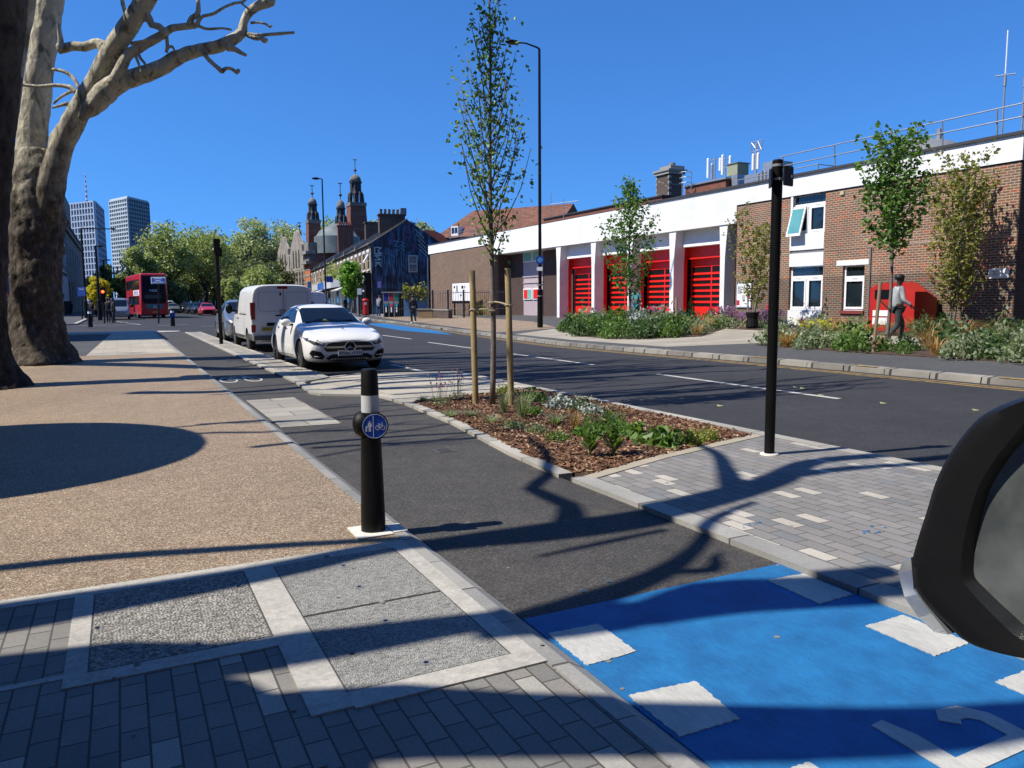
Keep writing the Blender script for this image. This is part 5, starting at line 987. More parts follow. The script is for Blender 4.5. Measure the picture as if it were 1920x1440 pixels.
# ------------------------------------------------------------------ left hand buildings
t = thing('brick_building', 'long unseen brick block added left of the picture to hold back sky light', 'building', (-20, 0, 0)); g = MB(); g.box(-30, -14, -45, 31, -.1, 15); g.build('wall', OLDB, t)  # unseen block, added to cut the sky light on the paving
t = thing('brick_building', 'tall unseen brick blocks added behind the viewer to hold back sky light', 'building', (-5, -25, 0)); g = MB(); g.box(-13, 40, -40, -14, -.1, 24); g.box(26, 40, -14, 4, -.1, 14); g.build('wall', OLDB, t)  # out of view, added as sky blockers so shaded ground goes darker
def facade_left(name, label, y0, y1, z1, m, rows, wn, wh, wm=GLASS, x=-4.5, gf=None, band=None, frame=UPVC, ww=.9):
    t = thing(name, label, 'building', (x-6, (y0+y1)/2, 0)); g = MB(); g.box(x-12, x, y0, y1, -.1, z1); g.build('wall', m, t)
    if gf: g = MB(); g.box(x-.1 if 0 else x, x+.12, y0, y1, -.1, gf[0]); g.build('ground_floor', gf[1], t)
    for z in rows:
        for k in range(wn):
            y = y0+(y1-y0)*(k+.5)/wn; xo = x+(.12 if gf and z < gf[0] else 0)
            g = MB(); g.box(xo, xo+.05, y-ww/2-.1, y+ww/2+.1, z-.1, z+wh+.1); w_ = g.build('window', frame, t); g = MB(); g.box(xo+.05, xo+.07, y-ww/2, y+ww/2, z, z+wh); g.build('pane', wm, w_)
    if band: g = MB(); g.box(x-.2, x+.35, y0-.2, y1+.2, band, band+.5); g.build('cornice', frame, t)
    g = MB(); g.box(x-12.2, x+.2, y0-.1, y1+.1, z1, z1+.25); g.build('parapet', GSTONE, t); return t
BLB = bricks('left_brick', (0, 1, 0), [(0, (.17, .06, .045)), (.5, (.21, .075, .05))], (.2, .14, .12), .23, .08, .01, .9, bump=0)
facade_left('brick_building', 'three storey dark brick building with pale ground floor left of the road', 100, 130, 14.2, BLB, [5.9, 9.8], 12, 2.3, x=-6.6, ww=1.2, gf=(5.2, mat('rusticated_stone', (.50, .50, .50), .8, 0, (.6, .6, .6), 2)))
facade_left('stone_library', 'grey stone columned public building with heavy cornice beyond the brick one', 130.3, 188, 13.6, GSTONE, [1.8, 7.4], 7, 3.0, band=12.2, frame=GSTONE, ww=1.8, x=-6.6)
facade_left('corner_building', 'red brick corner building glimpsed between the two big tree trunks', 34.5, 46.5, 7.6, BLB, [1.0, 4.2], 5, 1.6)
g = MB(); g.box(-14, -6.2, 130.5, 143, 13.9, 17); g.build('attic', GSTONE, [o for o in C.objects if o.name == 'stone_library'][0])
t = thing('framed_block', 'dark open framed block of flats low between the two towers', 'building', (-3, 180, 0)); g = MB(); a = at(208, 530, 190)
for k in range(5): z = a.z+8-k*1.3 if 0 else 0
c = at(206, 500, 190); 
for z in np.arange(0, c.z+.1, 2.2): g.box(c.x-1.8, c.x+1.8, c.y, c.y+4, z, z+.35)
for dx in (-1.8, -.6, .6, 1.5): g.box(c.x+dx, c.x+dx+.3, c.y-.01, c.y+.3, 0, c.z)
g.build('frame', mat('dark_frame', (.08, .06, .055), .8), t); g = MB(); g.box(c.x-1.7, c.x+.4, c.y+.8, c.y+3.9, 0, c.z-.2); g.build('wall', BLB, t)
# high rise towers
def tower(name, label, pts, top, floors, bays, fm, gm, cap, m2=None, vfin=.5, hb=.9, gm2=None):
    P = [at(px, 560, d) for px, d in pts]; P = [Vector((p.x, p.y, 0)) for p in P]; zt = at(pts[1][0], top, pts[1][1]).z; back = P[0]+P[2]-P[1]; foot = [P[0], P[1], P[2], back]
    t = thing(name, label, 'tower block', sum(foot, Vector())/4)
    g = MB(); g.prism([(p.x, p.y) for p in foot], 0, zt-.5); g.build('glazed_wall', gm, t)
    for fi, (a, b_, nb, fm_) in enumerate(((P[0], P[1], bays[0], fm), (P[1], P[2], bays[1], m2 or fm))):
        g = MB(); d = (b_-a); L = d.length; d.normalize(); n = Vector((d.y, -d.x, 0)); 
        if n.dot(a-EYE) > 0: n = -n
        for k in range(nb+1):
            c = a+d*(L*k/nb); g.obox(c+n*.4, d, n, vfin, .8, 0, zt)
        for k in range(floors+1):
            z = zt*k/floors; c = (a+b_)/2; g.obox(c+n*.35, d, n, L, .7, z-hb/2, z+hb/2)
        g.build('facade_grid', fm_, t)
    if cap: g = MB(); g.prism([(p.x, p.y) for p in foot], zt-.4, zt+cap); g.build('crown', fm, t)
    return t, foot, zt
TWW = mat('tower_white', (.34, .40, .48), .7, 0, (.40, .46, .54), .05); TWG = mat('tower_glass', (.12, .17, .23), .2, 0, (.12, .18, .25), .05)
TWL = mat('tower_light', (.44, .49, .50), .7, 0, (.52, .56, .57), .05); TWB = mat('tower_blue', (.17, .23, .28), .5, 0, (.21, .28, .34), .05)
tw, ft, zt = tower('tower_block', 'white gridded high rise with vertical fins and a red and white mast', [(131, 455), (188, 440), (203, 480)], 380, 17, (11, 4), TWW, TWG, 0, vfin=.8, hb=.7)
c = at(163, 380, 450); g = MB()
for k in range(9): g2 = MB()
t = thing('roof_mast', 'red and white striped mast standing on the left tower roof', 'mast', c); zt2 = at(163, 325, 450).z
for mi_, mm in ((0, PRED), (1, UPVC)):
    g = MB()
    for k in range(mi_, 12, 2): a = c.z+(zt2-c.z)*k/12; g.cyl((c.x, c.y, a), (c.x, c.y, a+(zt2-c.z)/12), .55-.03*k, 6)
    g.build('mast_bands', mm, t)
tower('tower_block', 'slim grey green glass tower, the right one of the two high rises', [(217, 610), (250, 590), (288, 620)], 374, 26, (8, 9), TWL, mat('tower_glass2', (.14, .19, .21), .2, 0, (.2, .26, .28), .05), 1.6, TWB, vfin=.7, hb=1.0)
for o in C.objects: pass
# low fronts behind the far trees
t = thing('far_terrace', 'pale and brick fronted houses glimpsed between the far tree trunks', 'building', (19, 172, 0)); g = MB(); a = at(360, 560, 165); b_ = at(430, 560, 150); g.hull([(a.x, a.y, 0), (b_.x, b_.y, 0), (b_.x+2, b_.y+8, 0), (a.x+2, a.y+8, 0)], [(a.x, a.y, 6), (b_.x, b_.y, 6), (b_.x+2, b_.y+8, 6), (a.x+2, a.y+8, 6)]); g.build('wall', mat('warm_front', (.42, .28, .18), .8, 0, (.55, .48, .4), .12, lo=.45, hi=.55), t)
d = (b_-a).normalized(); g = MB()
for k in range(9):
    c = a.lerp(b_, (k+.5)/9); g.obox((c.x-.3*d.y*-1, c.y-.3, 0), (d.x, d.y, 0), (-d.y, d.x, 0), .9, .5, 1.0, 2.6); g.obox((c.x, c.y-.3, 0), (d.x, d.y, 0), (-d.y, d.x, 0), .9, .5, 3.6, 5.2)
g.build('windows', GLASS, t)
# ------------------------------------------------------------------ vehicles
def evalmesh(o):
    dg = bpy.context.evaluated_depsgraph_get(); dg.update(); me = bpy.data.meshes.new_from_object(o.evaluated_get(dg)); o.modifiers.clear(); o.data = me; return o
def loft_body(name, st, m, parent, arches, arch_r, W, wheel_m=BLK, sub=2, cuts=True):
    """st: (y, zb, wb, wm, zm, zs, ws, zr, wr)"""
    vs_ = []; fs_ = []; K = None
    for (y, zb, wb, wm, zm, zs, ws, zr, wr) in st:
        h = [(wb, zb), (wm, zb+.12), (wm, zm), (ws, zs), ((ws+wr)/2+.01, (zs+zr)/2), (wr, zr-.035), (wr*.55, zr)]
        ring = [(0, zb)]+h+[(0, zr+.008)]+[(-x, z) for x, z in h[::-1]]; K = len(ring); vs_ += [(x, y, z) for x, z in ring]
    for i in range(len(st)-1):
        for k in range(K): a = i*K+k; b_ = i*K+(k+1) % K; fs_.append((a, b_, b_+K, a+K))
    def cap(b0, flip):
        for k in range(1, 8): 
            q = (b0+k, b0+k+1, b0+K-k-1, b0+K-k) if k < 7 else (b0+7, b0+8, b0+9)
            fs_.append(q[::-1] if flip else q)
        q = (b0, b0+1, b0+K-1); fs_.append(q[::-1] if flip else q)
    cap(0, False); cap((len(st)-1)*K, True)
    me = bpy.data.meshes.new(name); me.from_pydata(vs_, [], fs_); me.materials.append(m); me.materials.append(wheel_m)
    bm = bmesh.new(); bm.from_mesh(me); bmesh.ops.recalc_face_normals(bm, faces=bm.faces); bm.to_mesh(me); bm.free()
    o = bpy.data.objects.new(name, me); C.objects.link(o); s = o.modifiers.new('s', 'SUBSURF'); s.levels = s.render_levels = sub; evalmesh(o)
    bv = BVHTree.FromPolygons([v.co.copy() for v in o.data.vertices], [tuple(p.vertices) for p in o.data.polygons])
    if cuts:
        g = MB()
        for (y, z) in arches:
            for s_ in (-1, 1): g.tube([(s_*(W/2+.3), y, z), (s_*(W/2-.27), y, z)], arch_r, 28)
        cut = g.build('cutter', [wheel_m, wheel_m], None, local=True); bm = bmesh.new(); bm.from_mesh(cut.data); bmesh.ops.recalc_face_normals(bm, faces=bm.faces); bm.to_mesh(cut.data); bm.free()
        md = o.modifiers.new('b', 'BOOLEAN'); md.operation = 'DIFFERENCE'; md.object = cut; md.solver = 'EXACT'; n0 = len(o.data.polygons); evalmesh(o); bpy.data.objects.remove(cut)
    o.data.polygons.foreach_set('use_smooth', [True]*len(o.data.polygons)); o.data.set_sharp_from_angle(angle=R_(50)); o.parent = parent; o['bv'] = 0; return o, bv
DIRS = {'front': (Vector((0, 1, 0)), lambda a, b_: Vector((a, -3, b_))), 'back': (Vector((0, -1, 0)), lambda a, b_: Vector((a, 9, b_))), 'left': (Vector((1, 0, 0)), lambda a, b_: Vector((-4, a, b_))), 'right': (Vector((-1, 0, 0)), lambda a, b_: Vector((4, a, b_))), 'top': (Vector((0, 0, -1)), lambda a, b_: Vector((a, b_, 5)))}
def patch(name, bv, poly, side, m, parent, off=.005, res=.07, mirror=False, thick=0., prev=None):
    g = bmesh.new()
    for pl in ([poly]+([[(-a, b_) for a, b_ in poly[::-1]]] if mirror else [])):
        vs_ = []
        for i in range(len(pl)):
            a = Vector(pl[i]); b_ = Vector(pl[(i+1) % len(pl)]); n = max(1, int((b_-a).length/res))
            vs_ += [g.verts.new((*a.lerp(b_, k/n), 0)) for k in range(n)]
        g.faces.new(vs_)
    bmesh.ops.triangulate(g, faces=g.faces[:])
    for _ in range(5):
        es = [e for e in g.edges if e.calc_length() > res*1.6]
        if not es: break
        bmesh.ops.subdivide_edges(g, edges=es, cuts=1); bmesh.ops.triangulate(g, faces=g.faces[:])
    d, f = DIRS[side]
    for v in g.verts:
        o = f(v.co.x, v.co.y); loc, nor, _, _ = bv.ray_cast(o, d, 20)
        if loc is None: 
            loc, nor, _, _ = bv.find_nearest(o+d*4); 
        if nor.dot(d) > 0: nor = -nor
        v.co = loc+nor*off
    me = bpy.data.meshes.new(name); g.to_mesh(me); g.free(); me.materials.append(m); me.polygons.foreach_set('use_smooth', [True]*len(me.polygons))
    o = bpy.data.objects.new(name, me); C.objects.link(o); o.parent = parent; return o
def circ(cx, cz, r, n=20, ry=None): return [(cx+r*math.cos(2*math.pi*k/n), cz+(ry or r)*math.sin(2*math.pi*k/n)) for k in range(n)]
def line(a, b_, w_):
    a = Vector(a); b_ = Vector(b_); d = (b_-a).normalized(); q = Vector((-d.y, d.x))*w_/2; return [tuple(a+q), tuple(b_+q), tuple(b_-q), tuple(a-q)]
TYRE = mat('tyre_rubber', (.018, .018, .019), .85, 0, (.03, .03, .03), 20)
RIM = mat('alloy_rim', (.30, .31, .33), .3, .8, (.40, .41, .43), 3); RIMD = mat('dark_alloy', (.10, .10, .11), .3, .8, (.45, .45, .47), 12, obj=True)
def wheel(parent, x, y, r, side, m=RIM, spokes=5, w_=.2):
    ax = (Vector((0, 1, 0)), Vector((0, 0, 1)), Vector((side, 0, 0))); g = MB(); c = (x-side*w_, y, r)
    g.lathe([(r*.66, 0), (r*.95, .01), (r, .04), (r, w_-.04), (r*.95, w_-.008), (r*.70, w_)], c, 28, ax=ax); wh = g.build('wheel', TYRE, parent, local=True, ang=30)
    g = MB(); c2 = Vector((x-side*.05, y, r)); g.lathe([(r*.70, -.02), (r*.70, .045), (r*.66, .048), (r*.64, .01)], c2, 28, ax=ax)
    for k in range(spokes):
        a = 2*math.pi*k/spokes+.3
        for da in ((-.12, .12) if spokes == 5 else (0,)):
            p = Vector((0, math.cos(a)*r*.12, math.sin(a)*r*.12)); q = Vector((0, math.cos(a+da)*r*.66, math.sin(a+da)*r*.66)); g.tube([c2+p+ax[2]*.04, c2+q+ax[2]*.035], [r*.07, r*.045], 5)
    g.lathe([(r*.15, .03), (r*.14, .055)], c2, 10, ax=ax); g.build('rim', m, wh, local=True); g = MB(); g.lathe([(r*.64, 0), (r*.64, .004)], c2, 20, ax=ax); g.build('brake_disc', BLK, wh, local=True); return wh
CARW = mat('car_paint_white', (.72, .72, .71), .3, 0, (.74, .74, .73), .5, obj=True, coat=.35, spec=.4)
CARS = mat('car_paint_silver', (.36, .38, .40), .3, .6, (.38, .40, .42), .5, obj=True, coat=.6)
CARK = mat('car_paint_black', (.012, .012, .014), .2, 0, (.015, .015, .017), .5, obj=True, coat=.7)
CARR = mat('car_paint_red', (.42, .015, .02), .25, 0, (.45, .018, .022), .5, obj=True, coat=.6)
CGL = mat('car_glass', (.004, .008, .018), .08, 0, (.008, .014, .028), 1.2, obj=True, spec=.18)
LAMP = mat('headlamp_lens', (.02, .022, .026), .1, .3, (.30, .32, .35), 16, obj=True, coat=.6); CHR = mat('chrome', (.62, .63, .65), .18, .95, (.7, .7, .72), 4)
TAIL = mat('tail_lamp', (.32, .008, .015), .15, 0, (.42, .012, .02), 8, obj=True, coat=.6)
GRL = mat('grille_mesh', (.012, .013, .015), .4, .3, (.06, .065, .07), 60, obj=True); SEAM = mat('panel_seam', (.03, .03, .035), .6)
YPL = mat('yellow_plate', (.62, .45, .05), .5); WPL = mat('white_plate', (.70, .70, .68), .5)
CLAD = mat('grey_cladding', (.09, .095, .10), .6, 0, (.12, .125, .13), 6)
def plate(parent, txt, y, z, facing, m, w_=.52, tilt=0, x=0):
    g = MB(); g.box(x-w_/2, x+w_/2, y-.008, y+.008, z-.056, z+.056); p = g.build('number_plate', m, parent, local=True)
    yy = y+facing*.012; g = text_mb(txt, .098, (x, yy, z), (1, 0, 0) if facing < 0 else (-1, 0, 0), (0, 0, 1), sx=1.0, depth=.0); g.build('registration', BLKP, p, local=True); return p
def mirrors(parent, y, z, hw, m, s=1.):
    for sd_ in (-1, 1):
        g = MB(); g.ell((sd_*(hw+.13*s), y, z), (.12*s, .07*s, .085*s), 14, 10); q = g.build('door_mirror', m, parent, local=True, smooth=True); g = MB(); g.tube([(sd_*(hw-.04), y, z-.05*s), (sd_*(hw+.08*s), y, z-.05*s)], .03*s, 6); g.build('mirror_arm', BLKP, q, local=True)
HST = [(0, .30, .45, .62, .50, .60, .55, .66, .38), (.05, .22, .62, .74, .50, .66, .68, .72, .5), (.22, .17, .76, .855, .52, .74, .79, .80, .60), (.55, .16, .80, .895, .6, .82, .83, .875, .66), (1.0, .16, .81, .905, .62, .89, .835, .935, .68), (1.35, .16, .81, .905, .62, .93, .83, .985, .70), (1.62, .16, .81, .905, .62, .945, .825, 1.11, .67), (2.12, .16, .81, .905, .62, .96, .82, 1.385, .57), (2.5, .16, .81, .905, .62, .97, .815, 1.44, .55), (3.1, .16, .81, .905, .62, .985, .81, 1.435, .55), (3.65, .16, .81, .905, .62, 1.0, .80, 1.37, .53), (4.05, .18, .80, .895, .64, 1.0, .78, 1.22, .52), (4.3, .24, .74, .86, .64, .95, .74, 1.02, .5), (4.42, .34, .6, .76, .62, .85, .64, .92, .4)]
def hatch(name, label, loc, rz, paint, group=None, hero=False, scale=(1, 1, 1), frontplate=None, rearplate=None, spokes=5):
    t = thing(name, label, 'car', loc, rz, group); S = [(y*scale[1], zb, wb*scale[0], wm*scale[0], zm*scale[2], zs*scale[2], ws*scale[0], zr*scale[2], wr*scale[0]) for (y, zb, wb, wm, zm, zs, ws, zr, wr) in HST]
    L = 4.42*scale[1]; W = 1.81*scale[0]; k = scale[2]; s1 = scale[1]; sx = scale[0]; ay = (.88*s1, 3.6*s1); wr_ = .325*(1+(k-1)*.5)
    bd, bv = loft_body('body', S, paint, t, [(a, wr_) for a in ay], wr_+.05, W, sub=2)
    patch('windscreen', bv, [(-.66*sx, 1.02*k), (.66*sx, 1.02*k), (.58*sx, 1.30*k), (.50*sx, 1.345*k), (-.50*sx, 1.345*k), (-.58*sx, 1.30*k)], 'front', CGL, t)
    patch('rear_window', bv, [(-.58*sx, 1.06*k), (.58*sx, 1.06*k), (.48*sx, 1.32*k), (-.48*sx, 1.32*k)], 'back', CGL, t)
    for sd_ in ('left', 'right'):
        patch('side_window', bv, [(1.72*s1, 1.01*k), (2.55*s1, 1.015*k), (2.55*s1, 1.36*k), (2.28*s1, 1.34*k)], sd_, CGL, t); patch('side_window', bv, [(2.61*s1, 1.02*k), (3.5*s1, 1.06*k), (3.75*s1, 1.15*k), (3.35*s1, 1.32*k), (2.61*s1, 1.37*k)], sd_, CGL, t)
        if hero:
            for a, b_ in (((1.5, .30), (1.5, .95)), ((2.58, .28), (2.58, 1.0)), ((3.3, .75), (3.42, 1.02)), ((1.5, .30), (3.1, .27))): patch('door_seam', bv, line((a[0]*s1, a[1]), (b_[0]*s1, b_[1]), .012), sd_, SEAM, t, .003)
            for y in (2.38, 3.3): patch('door_handle', bv, [(y-.1, .86), (y+.1, .87), (y+.1, .90), (y-.1, .89)], sd_, CHR, t, .02)
    ends = ('front', 'back')
    hl = [(.50*sx, .60*k), (.80*sx, .72*k), (.865*sx, .76*k), (.84*sx, .66*k), (.74*sx, .58*k), (.56*sx, .555*k)]
    a = patch('headlight', bv, hl, 'front', LAMP, t, .008, .05); b_ = patch('headlight', bv, [(-x, z) for x, z in hl[::-1]], 'front', LAMP, t, .008, .05)
    tl = [(.50*sx, .82*k), (.76*sx, .82*k), (.78*sx, .92*k), (.52*sx, .93*k)]; patch('tail_light', bv, tl, 'back', TAIL, t, .008); patch('tail_light', bv, [(-x, z) for x, z in tl[::-1]], 'back', TAIL, t, .008)
    gp = [(-.50, .43), (.50, .43), (.56, .50), (.46, .60), (.33, .63), (-.33, .63), (-.46, .60), (-.56, .50)]; gr = patch('grille', bv, [(x*sx, z*k) for x, z in gp], 'front', GRL, t, .006, .05)
    patch('lower_intake', bv, [(-.42*sx, .225), (.42*sx, .225), (.52*sx, .30), (.38*sx, .375), (-.38*sx, .375), (-.52*sx, .30)], 'front', GRL, t, .006, .05)
    if hero:
        for s_ in (1, -1):
            pl = [(.58, .27), (.76, .30), (.82, .40), (.78, .47), (.62, .43), (.53, .33)]; pl = pl if s_ > 0 else [(-x, z) for x, z in pl[::-1]]; q = patch('side_intake', bv, pl, 'front', BLKP, t, .006, .05)
            pl = line((.56*s_, .335), (.74*s_, .345), .02); patch('intake_vane', bv, pl, 'front', CHR, q, .02, .05); pl = line((.57*s_, .60), (.80*s_, .70), .03); patch('lamp_brow', bv, pl, 'front', mat('lamp_light', (.8, .82, .85), .3), a if s_ > 0 else b_, .014, .05)
            patch('lamp_lens', bv, circ(.68*s_, .635, .045, 14), 'front', BLK, a if s_ > 0 else b_, .013, .05)
        patch('grille_bar', bv, [(-.53, .505), (.53, .505), (.53, .545), (-.53, .545)], 'front', CHR, gr, .02, .05)
        loc_, nor, _, _ = bv.ray_cast(Vector((0, -3, .525)), Vector((0, 1, 0))); yc = loc_.y-.03
        g = MB(); ax = (Vector((1, 0, 0)), Vector((0, 0, 1)), Vector((0, -1, 0))); g.lathe([(.104, 0), (.12, 0), (.12, .02), (.104, .02), (.104, 0)], (0, yc, .525), 28, ax=ax, cap=False)
        for k_ in range(3): an = math.pi/2+k_*2*math.pi/3; g.tube([(0, yc-.012, .525), (.105*math.cos(an), yc-.012, .525+.105*math.sin(an))], [.022, .004], 4)
        g.build('star_emblem', CHR, gr, local=True); g = MB(); g.lathe([(.098, 0), (.098, .004)], (0, yc+.004, .525), 24, ax=ax); g.build('emblem_back', BLK, gr, local=True)
        patch('front_splitter', bv, [(-.84, .205), (-.4, .185), (.4, .185), (.84, .205), (.84, .225), (.4, .2), (-.4, .2), (-.84, .225)], 'front', CHR, t, .02, .06)
        patch('parking_ticket', bv, [(-.22, 1.03), (-.08, 1.03), (-.1, 1.065), (-.17, 1.08)], 'front', mat('ticket_yellow', (.75, .68, .05), .6), t, .02)
        g = MB(); g.box(-.74, .74, 2.2, 2.22, 1.40, 1.405) if 0 else g.ell((0, .52, .905), (.025, .025, .012), 8, 6); g.build('bonnet_badge', BLK, t, local=True)
        g = MB(); g.tube([(-.6, 1.42, 1.015), (-.1, 1.5, 1.05)], .012, 5); g.tube([(.0, 1.42, 1.03), (.5, 1.5, 1.06)], .012, 5); g.build('wipers', BLKP, t, local=True)
    if 'crossover' in label:
        for pl in ([(-.62, .62), (.62, .62), (.62, .66), (-.62, .66)], [(-.5, .3), (.5, .3), (.42, .6), (-.42, .6)]): patch('grille_trim', bv, pl, 'front', BLKP, gr, .015, .06)
    if frontplate: 
        loc_, nor, _, _ = bv.ray_cast(Vector((.0, -3, .40*k)), Vector((0, 1, 0))); plate(t, frontplate, loc_.y-.035, .395*k, -1, WPL)
    if rearplate is not None:
        loc_, nor, _, _ = bv.ray_cast(Vector((.2, 9, .6)), Vector((0, -1, 0))); plate(t, rearplate, loc_.y+.02, .62*k, 1, YPL)
    for y in ay:
        for s_ in (-1, 1): wheel(t, s_*(W/2-.012), y, wr_, s_, RIMD if hero else RIM, spokes)
    mirrors(t, 1.83*s1, 1.02*k, .82*sx, paint if hero else BLKP); return t
hatch('parked_car', 'white hatchback with tree shadows across its bonnet, parked nearest at the paved strip', (4.36, 16.3, RZ), R_(.8), CARW, hero=True, frontplate='KN68 WVH', rearplate='')
hatch('parked_car', 'silver crossover parked facing us just beyond the white van', (4.42, 30.6, RZ), R_(-.5), CARS, scale=(1.03, 1.03, 1.12), frontplate='', rearplate='')
def cardir(px, d, y=575): p = at(px, y, d); return (p.x, p.y, RZ)
for nm, lb, px, d, pt, sc, rz in (('parked_car', 'black car furthest left in the dark row beyond the silver crossover', 352, 112, CARK, (1, 1, 1.15), 0), ('parked_car', 'black hatchback, second of the dark parked row', 363, 106, CARK, (1, 1, 1.05), 0),
    ('parked_car', 'dark glossy car next to the red one, third of the dark row', 375, 100, CARK, (1, 1, 1.1), 0), ('parked_car', 'bright red car parked in the row beyond the silver crossover', 391, 90, CARR, (1, 1, 1.05), 0),
    ('moving_car', 'dark grey car driving toward us right of the bus', 326, 112, mat('car_paint_grey', (.14, .16, .16), .25, 0, (.16, .18, .18), .5, obj=True, coat=.5), (1, 1, 1.05), 0)):
    hatch(nm, lb, cardir(px, d), R_(rz), pt, scale=sc, frontplate='')
# --- vans
def van(name, label, loc, rz, H, hero=False, paint=CARW, L=5.0, W=1.92, rearplate='', front=False):
    t = thing(name, label, 'van', loc, rz); h = W/2; k = H/1.97
    S = [(0, .38, h*.92, h*.965, .9, 1.15, h*.965, 1.92*k, h*.86), (.02, .34, h*.93, h*.985, .9, 1.15, h*.985, 1.945*k, h*.88), (.08, .30, h*.94, h*.992, .9, 1.15, h*.985, 1.955*k, h*.885), (.3, .28, h*.94, h, .9, 1.15, h*.985, 1.955*k, h*.88), (1.5, .28, h*.94, h, .9, 1.15, h*.985, 1.97*k, h*.88), (3.1, .28, h*.94, h, .9, 1.15, h*.985, 1.97*k, h*.86), (3.55, .28, h*.94, h, .9, 1.15, h*.98, 1.9*k, h*.80), (3.95, .28, h*.93, h*.99, .9, 1.13, h*.96, 1.55*k, h*.82), (4.3, .27, h*.92, h*.98, .85, 1.08, h*.94, 1.2*k, h*.84), (4.7, .26, h*.88, h*.95, .75, .95, h*.88, 1.06*k, h*.76), (4.92, .28, h*.8, h*.88, .7, .82, h*.8, .90*k, h*.66), (5.0, .36, h*.6, h*.7, .6, .72, h*.6, .78*k, h*.45)]
    bd, bv = loft_body('body', S, paint, t, [(.92, .33), (4.1, .33)], .39, W, sub=2)
    for sd_ in ('left', 'right'):
        patch('side_window', bv, [(3.0, 1.12), (3.95, 1.10), (3.62, 1.62*k), (3.42, 1.74*k), (3.0, 1.74*k)], sd_, CGL, t)
        patch('cladding', bv, [(1.36, .30), (3.66, .30), (3.66, .47), (1.36, .47)], sd_, CLAD, t, .01, .12); patch('cladding', bv, [(.03, .34), (.5, .34), (.5, .55), (.03, .55)], sd_, CLAD, t, .01)
        patch('door_rail', bv, line((1.0, 1.12), (2.6, 1.12), .03), sd_, SEAM, t, .006); patch('door_seam', bv, line((1.45, .5), (1.45, 1.1), .02), sd_, SEAM, t, .004); patch('door_seam', bv, line((2.95, .35), (2.95, 1.8*k), .015), sd_, SEAM, t, .004)
        for y in (2.75, 3.1): patch('door_handle', bv, circ(y, .98, .07, 10, .03), sd_, BLKP, t, .015)
        pr = [(1.2, 1.22), (1.3, 1.16), (2.35, 1.16), (2.45, 1.22), (2.45, 1.68*k), (2.35, 1.74*k), (1.3, 1.74*k), (1.2, 1.68*k)]
        for a, b_ in zip(pr, pr[1:]+pr[:1]): patch('panel_crease', bv, line(a, b_, .012), sd_, mat('crease_grey', (.38, .39, .40), .5), t, .003)
    patch('windscreen', bv, [(-.72*h, 1.2), (.72*h, 1.2), (.72*h, 1.78*k), (-.72*h, 1.78*k)], 'back', CGL, t)
    if not front:
        patch('door_seam', bv, line((.02, .48), (.02, 1.86*k), .014), 'front', SEAM, t, .004); 
        fr = [(-.82*h, 1.0), (-.82*h, 1.86*k), (.82*h, 1.86*k), (.82*h, 1.0)]
        for x0, x1 in ((-.76*h, -.03), (.07, .76*h)):
            pr = [(x0, 1.3), (x0+.06, 1.22), (x1-.04, 1.22), (x1, 1.28), (x1, 1.74*k), (x0+.04, 1.74*k)]
            for a, b_ in zip(pr, pr[1:]+pr[:1]): patch('panel_crease', bv, line(a, b_, .012), 'front', mat('crease_grey', (.38, .39, .40), .5), t, .003)
        patch('brake_lamp', bv, [(-.16, 1.83*k), (.14, 1.83*k), (.14, 1.90*k), (-.16, 1.90*k)], 'front', TAIL, t, .012, .05)
        for s_ in (-1, 1):
            for z0_, z1_ in ((.98, 1.48), (.60, .82)): g = MB(); xa, xb = sorted((s_*h*.865, s_*h*.985)); g.hull([(xa, -.025, z0_), (xb, .0, z0_), (xb+s_*.012, .14, z0_), (xa, .14, z0_)], [(xa, -.02, z1_), (xb-s_*.02, .01, z1_), (xb, .14, z1_), (xa, .14, z1_)]); g.build('rear_lamp', TAIL, t, local=True)
        patch('plate_recess', bv, [(-.5, .78), (.5, .78), (.5, .88), (-.5, .88)], 'front', BLKP, t, .01)
        patch('door_handle', bv, [(-.24, 1.07), (0, 1.07), (0, 1.11), (-.24, 1.11)], 'front', BLKP, t, .02); patch('faded_patch', bv, [(-.12, 1.12), (.06, 1.12), (.06, 1.28), (-.12, 1.28)], 'front', mat('grey_patch', (.42, .40, .36), .6), t, .004)
        patch('hinge', bv, circ(-.08, 1.68*k, .03, 8, .05), 'front', BLKP, t, .01)
        g = MB(); g.box(-h*.93, h*.93, -.10, .12, .36, .50); g.build('rear_bumper', CLAD, t, local=True); plate(t, rearplate, -.03, .69, -1, YPL, x=-.40)
    for y in (.92, 4.1):
        for s_ in (-1, 1): wheel(t, s_*(h-.015), y, .33, s_, RIM, 5)
    for s_ in (-1, 1):
        g = MB(); g.ell((s_*(h+.16), 3.75, 1.28), (.12, .08, .17), 14, 10); q = g.build('door_mirror', BLKP, t, local=True, smooth=True); g = MB(); g.tube([(s_*(h-.02), 3.75, 1.2), (s_*(h+.12), 3.75, 1.22)], .04, 6); g.build('mirror_arm', BLKP, q, local=True)
    return t
van('parked_van', 'white panel van with yellow rear plate parked between the hatchback and crossover', (4.40, 23.9, RZ), R_(-.3), 2.03, rearplate='KD74 YVJ')
van('moving_van', 'white van on the road half hidden behind the big white parked van', (9.7, 44.5, RZ), R_(-6), 2.1)
van('moving_van', 'silver grey van in the shaded lane left of the bus', (-.1, 84, RZ), R_(180), 2.0, paint=CARS, front=True)
v4 = van('moving_van', 'small white van facing us directly right of the bus', cardir(313, 120), R_(180), 1.9, front=True)
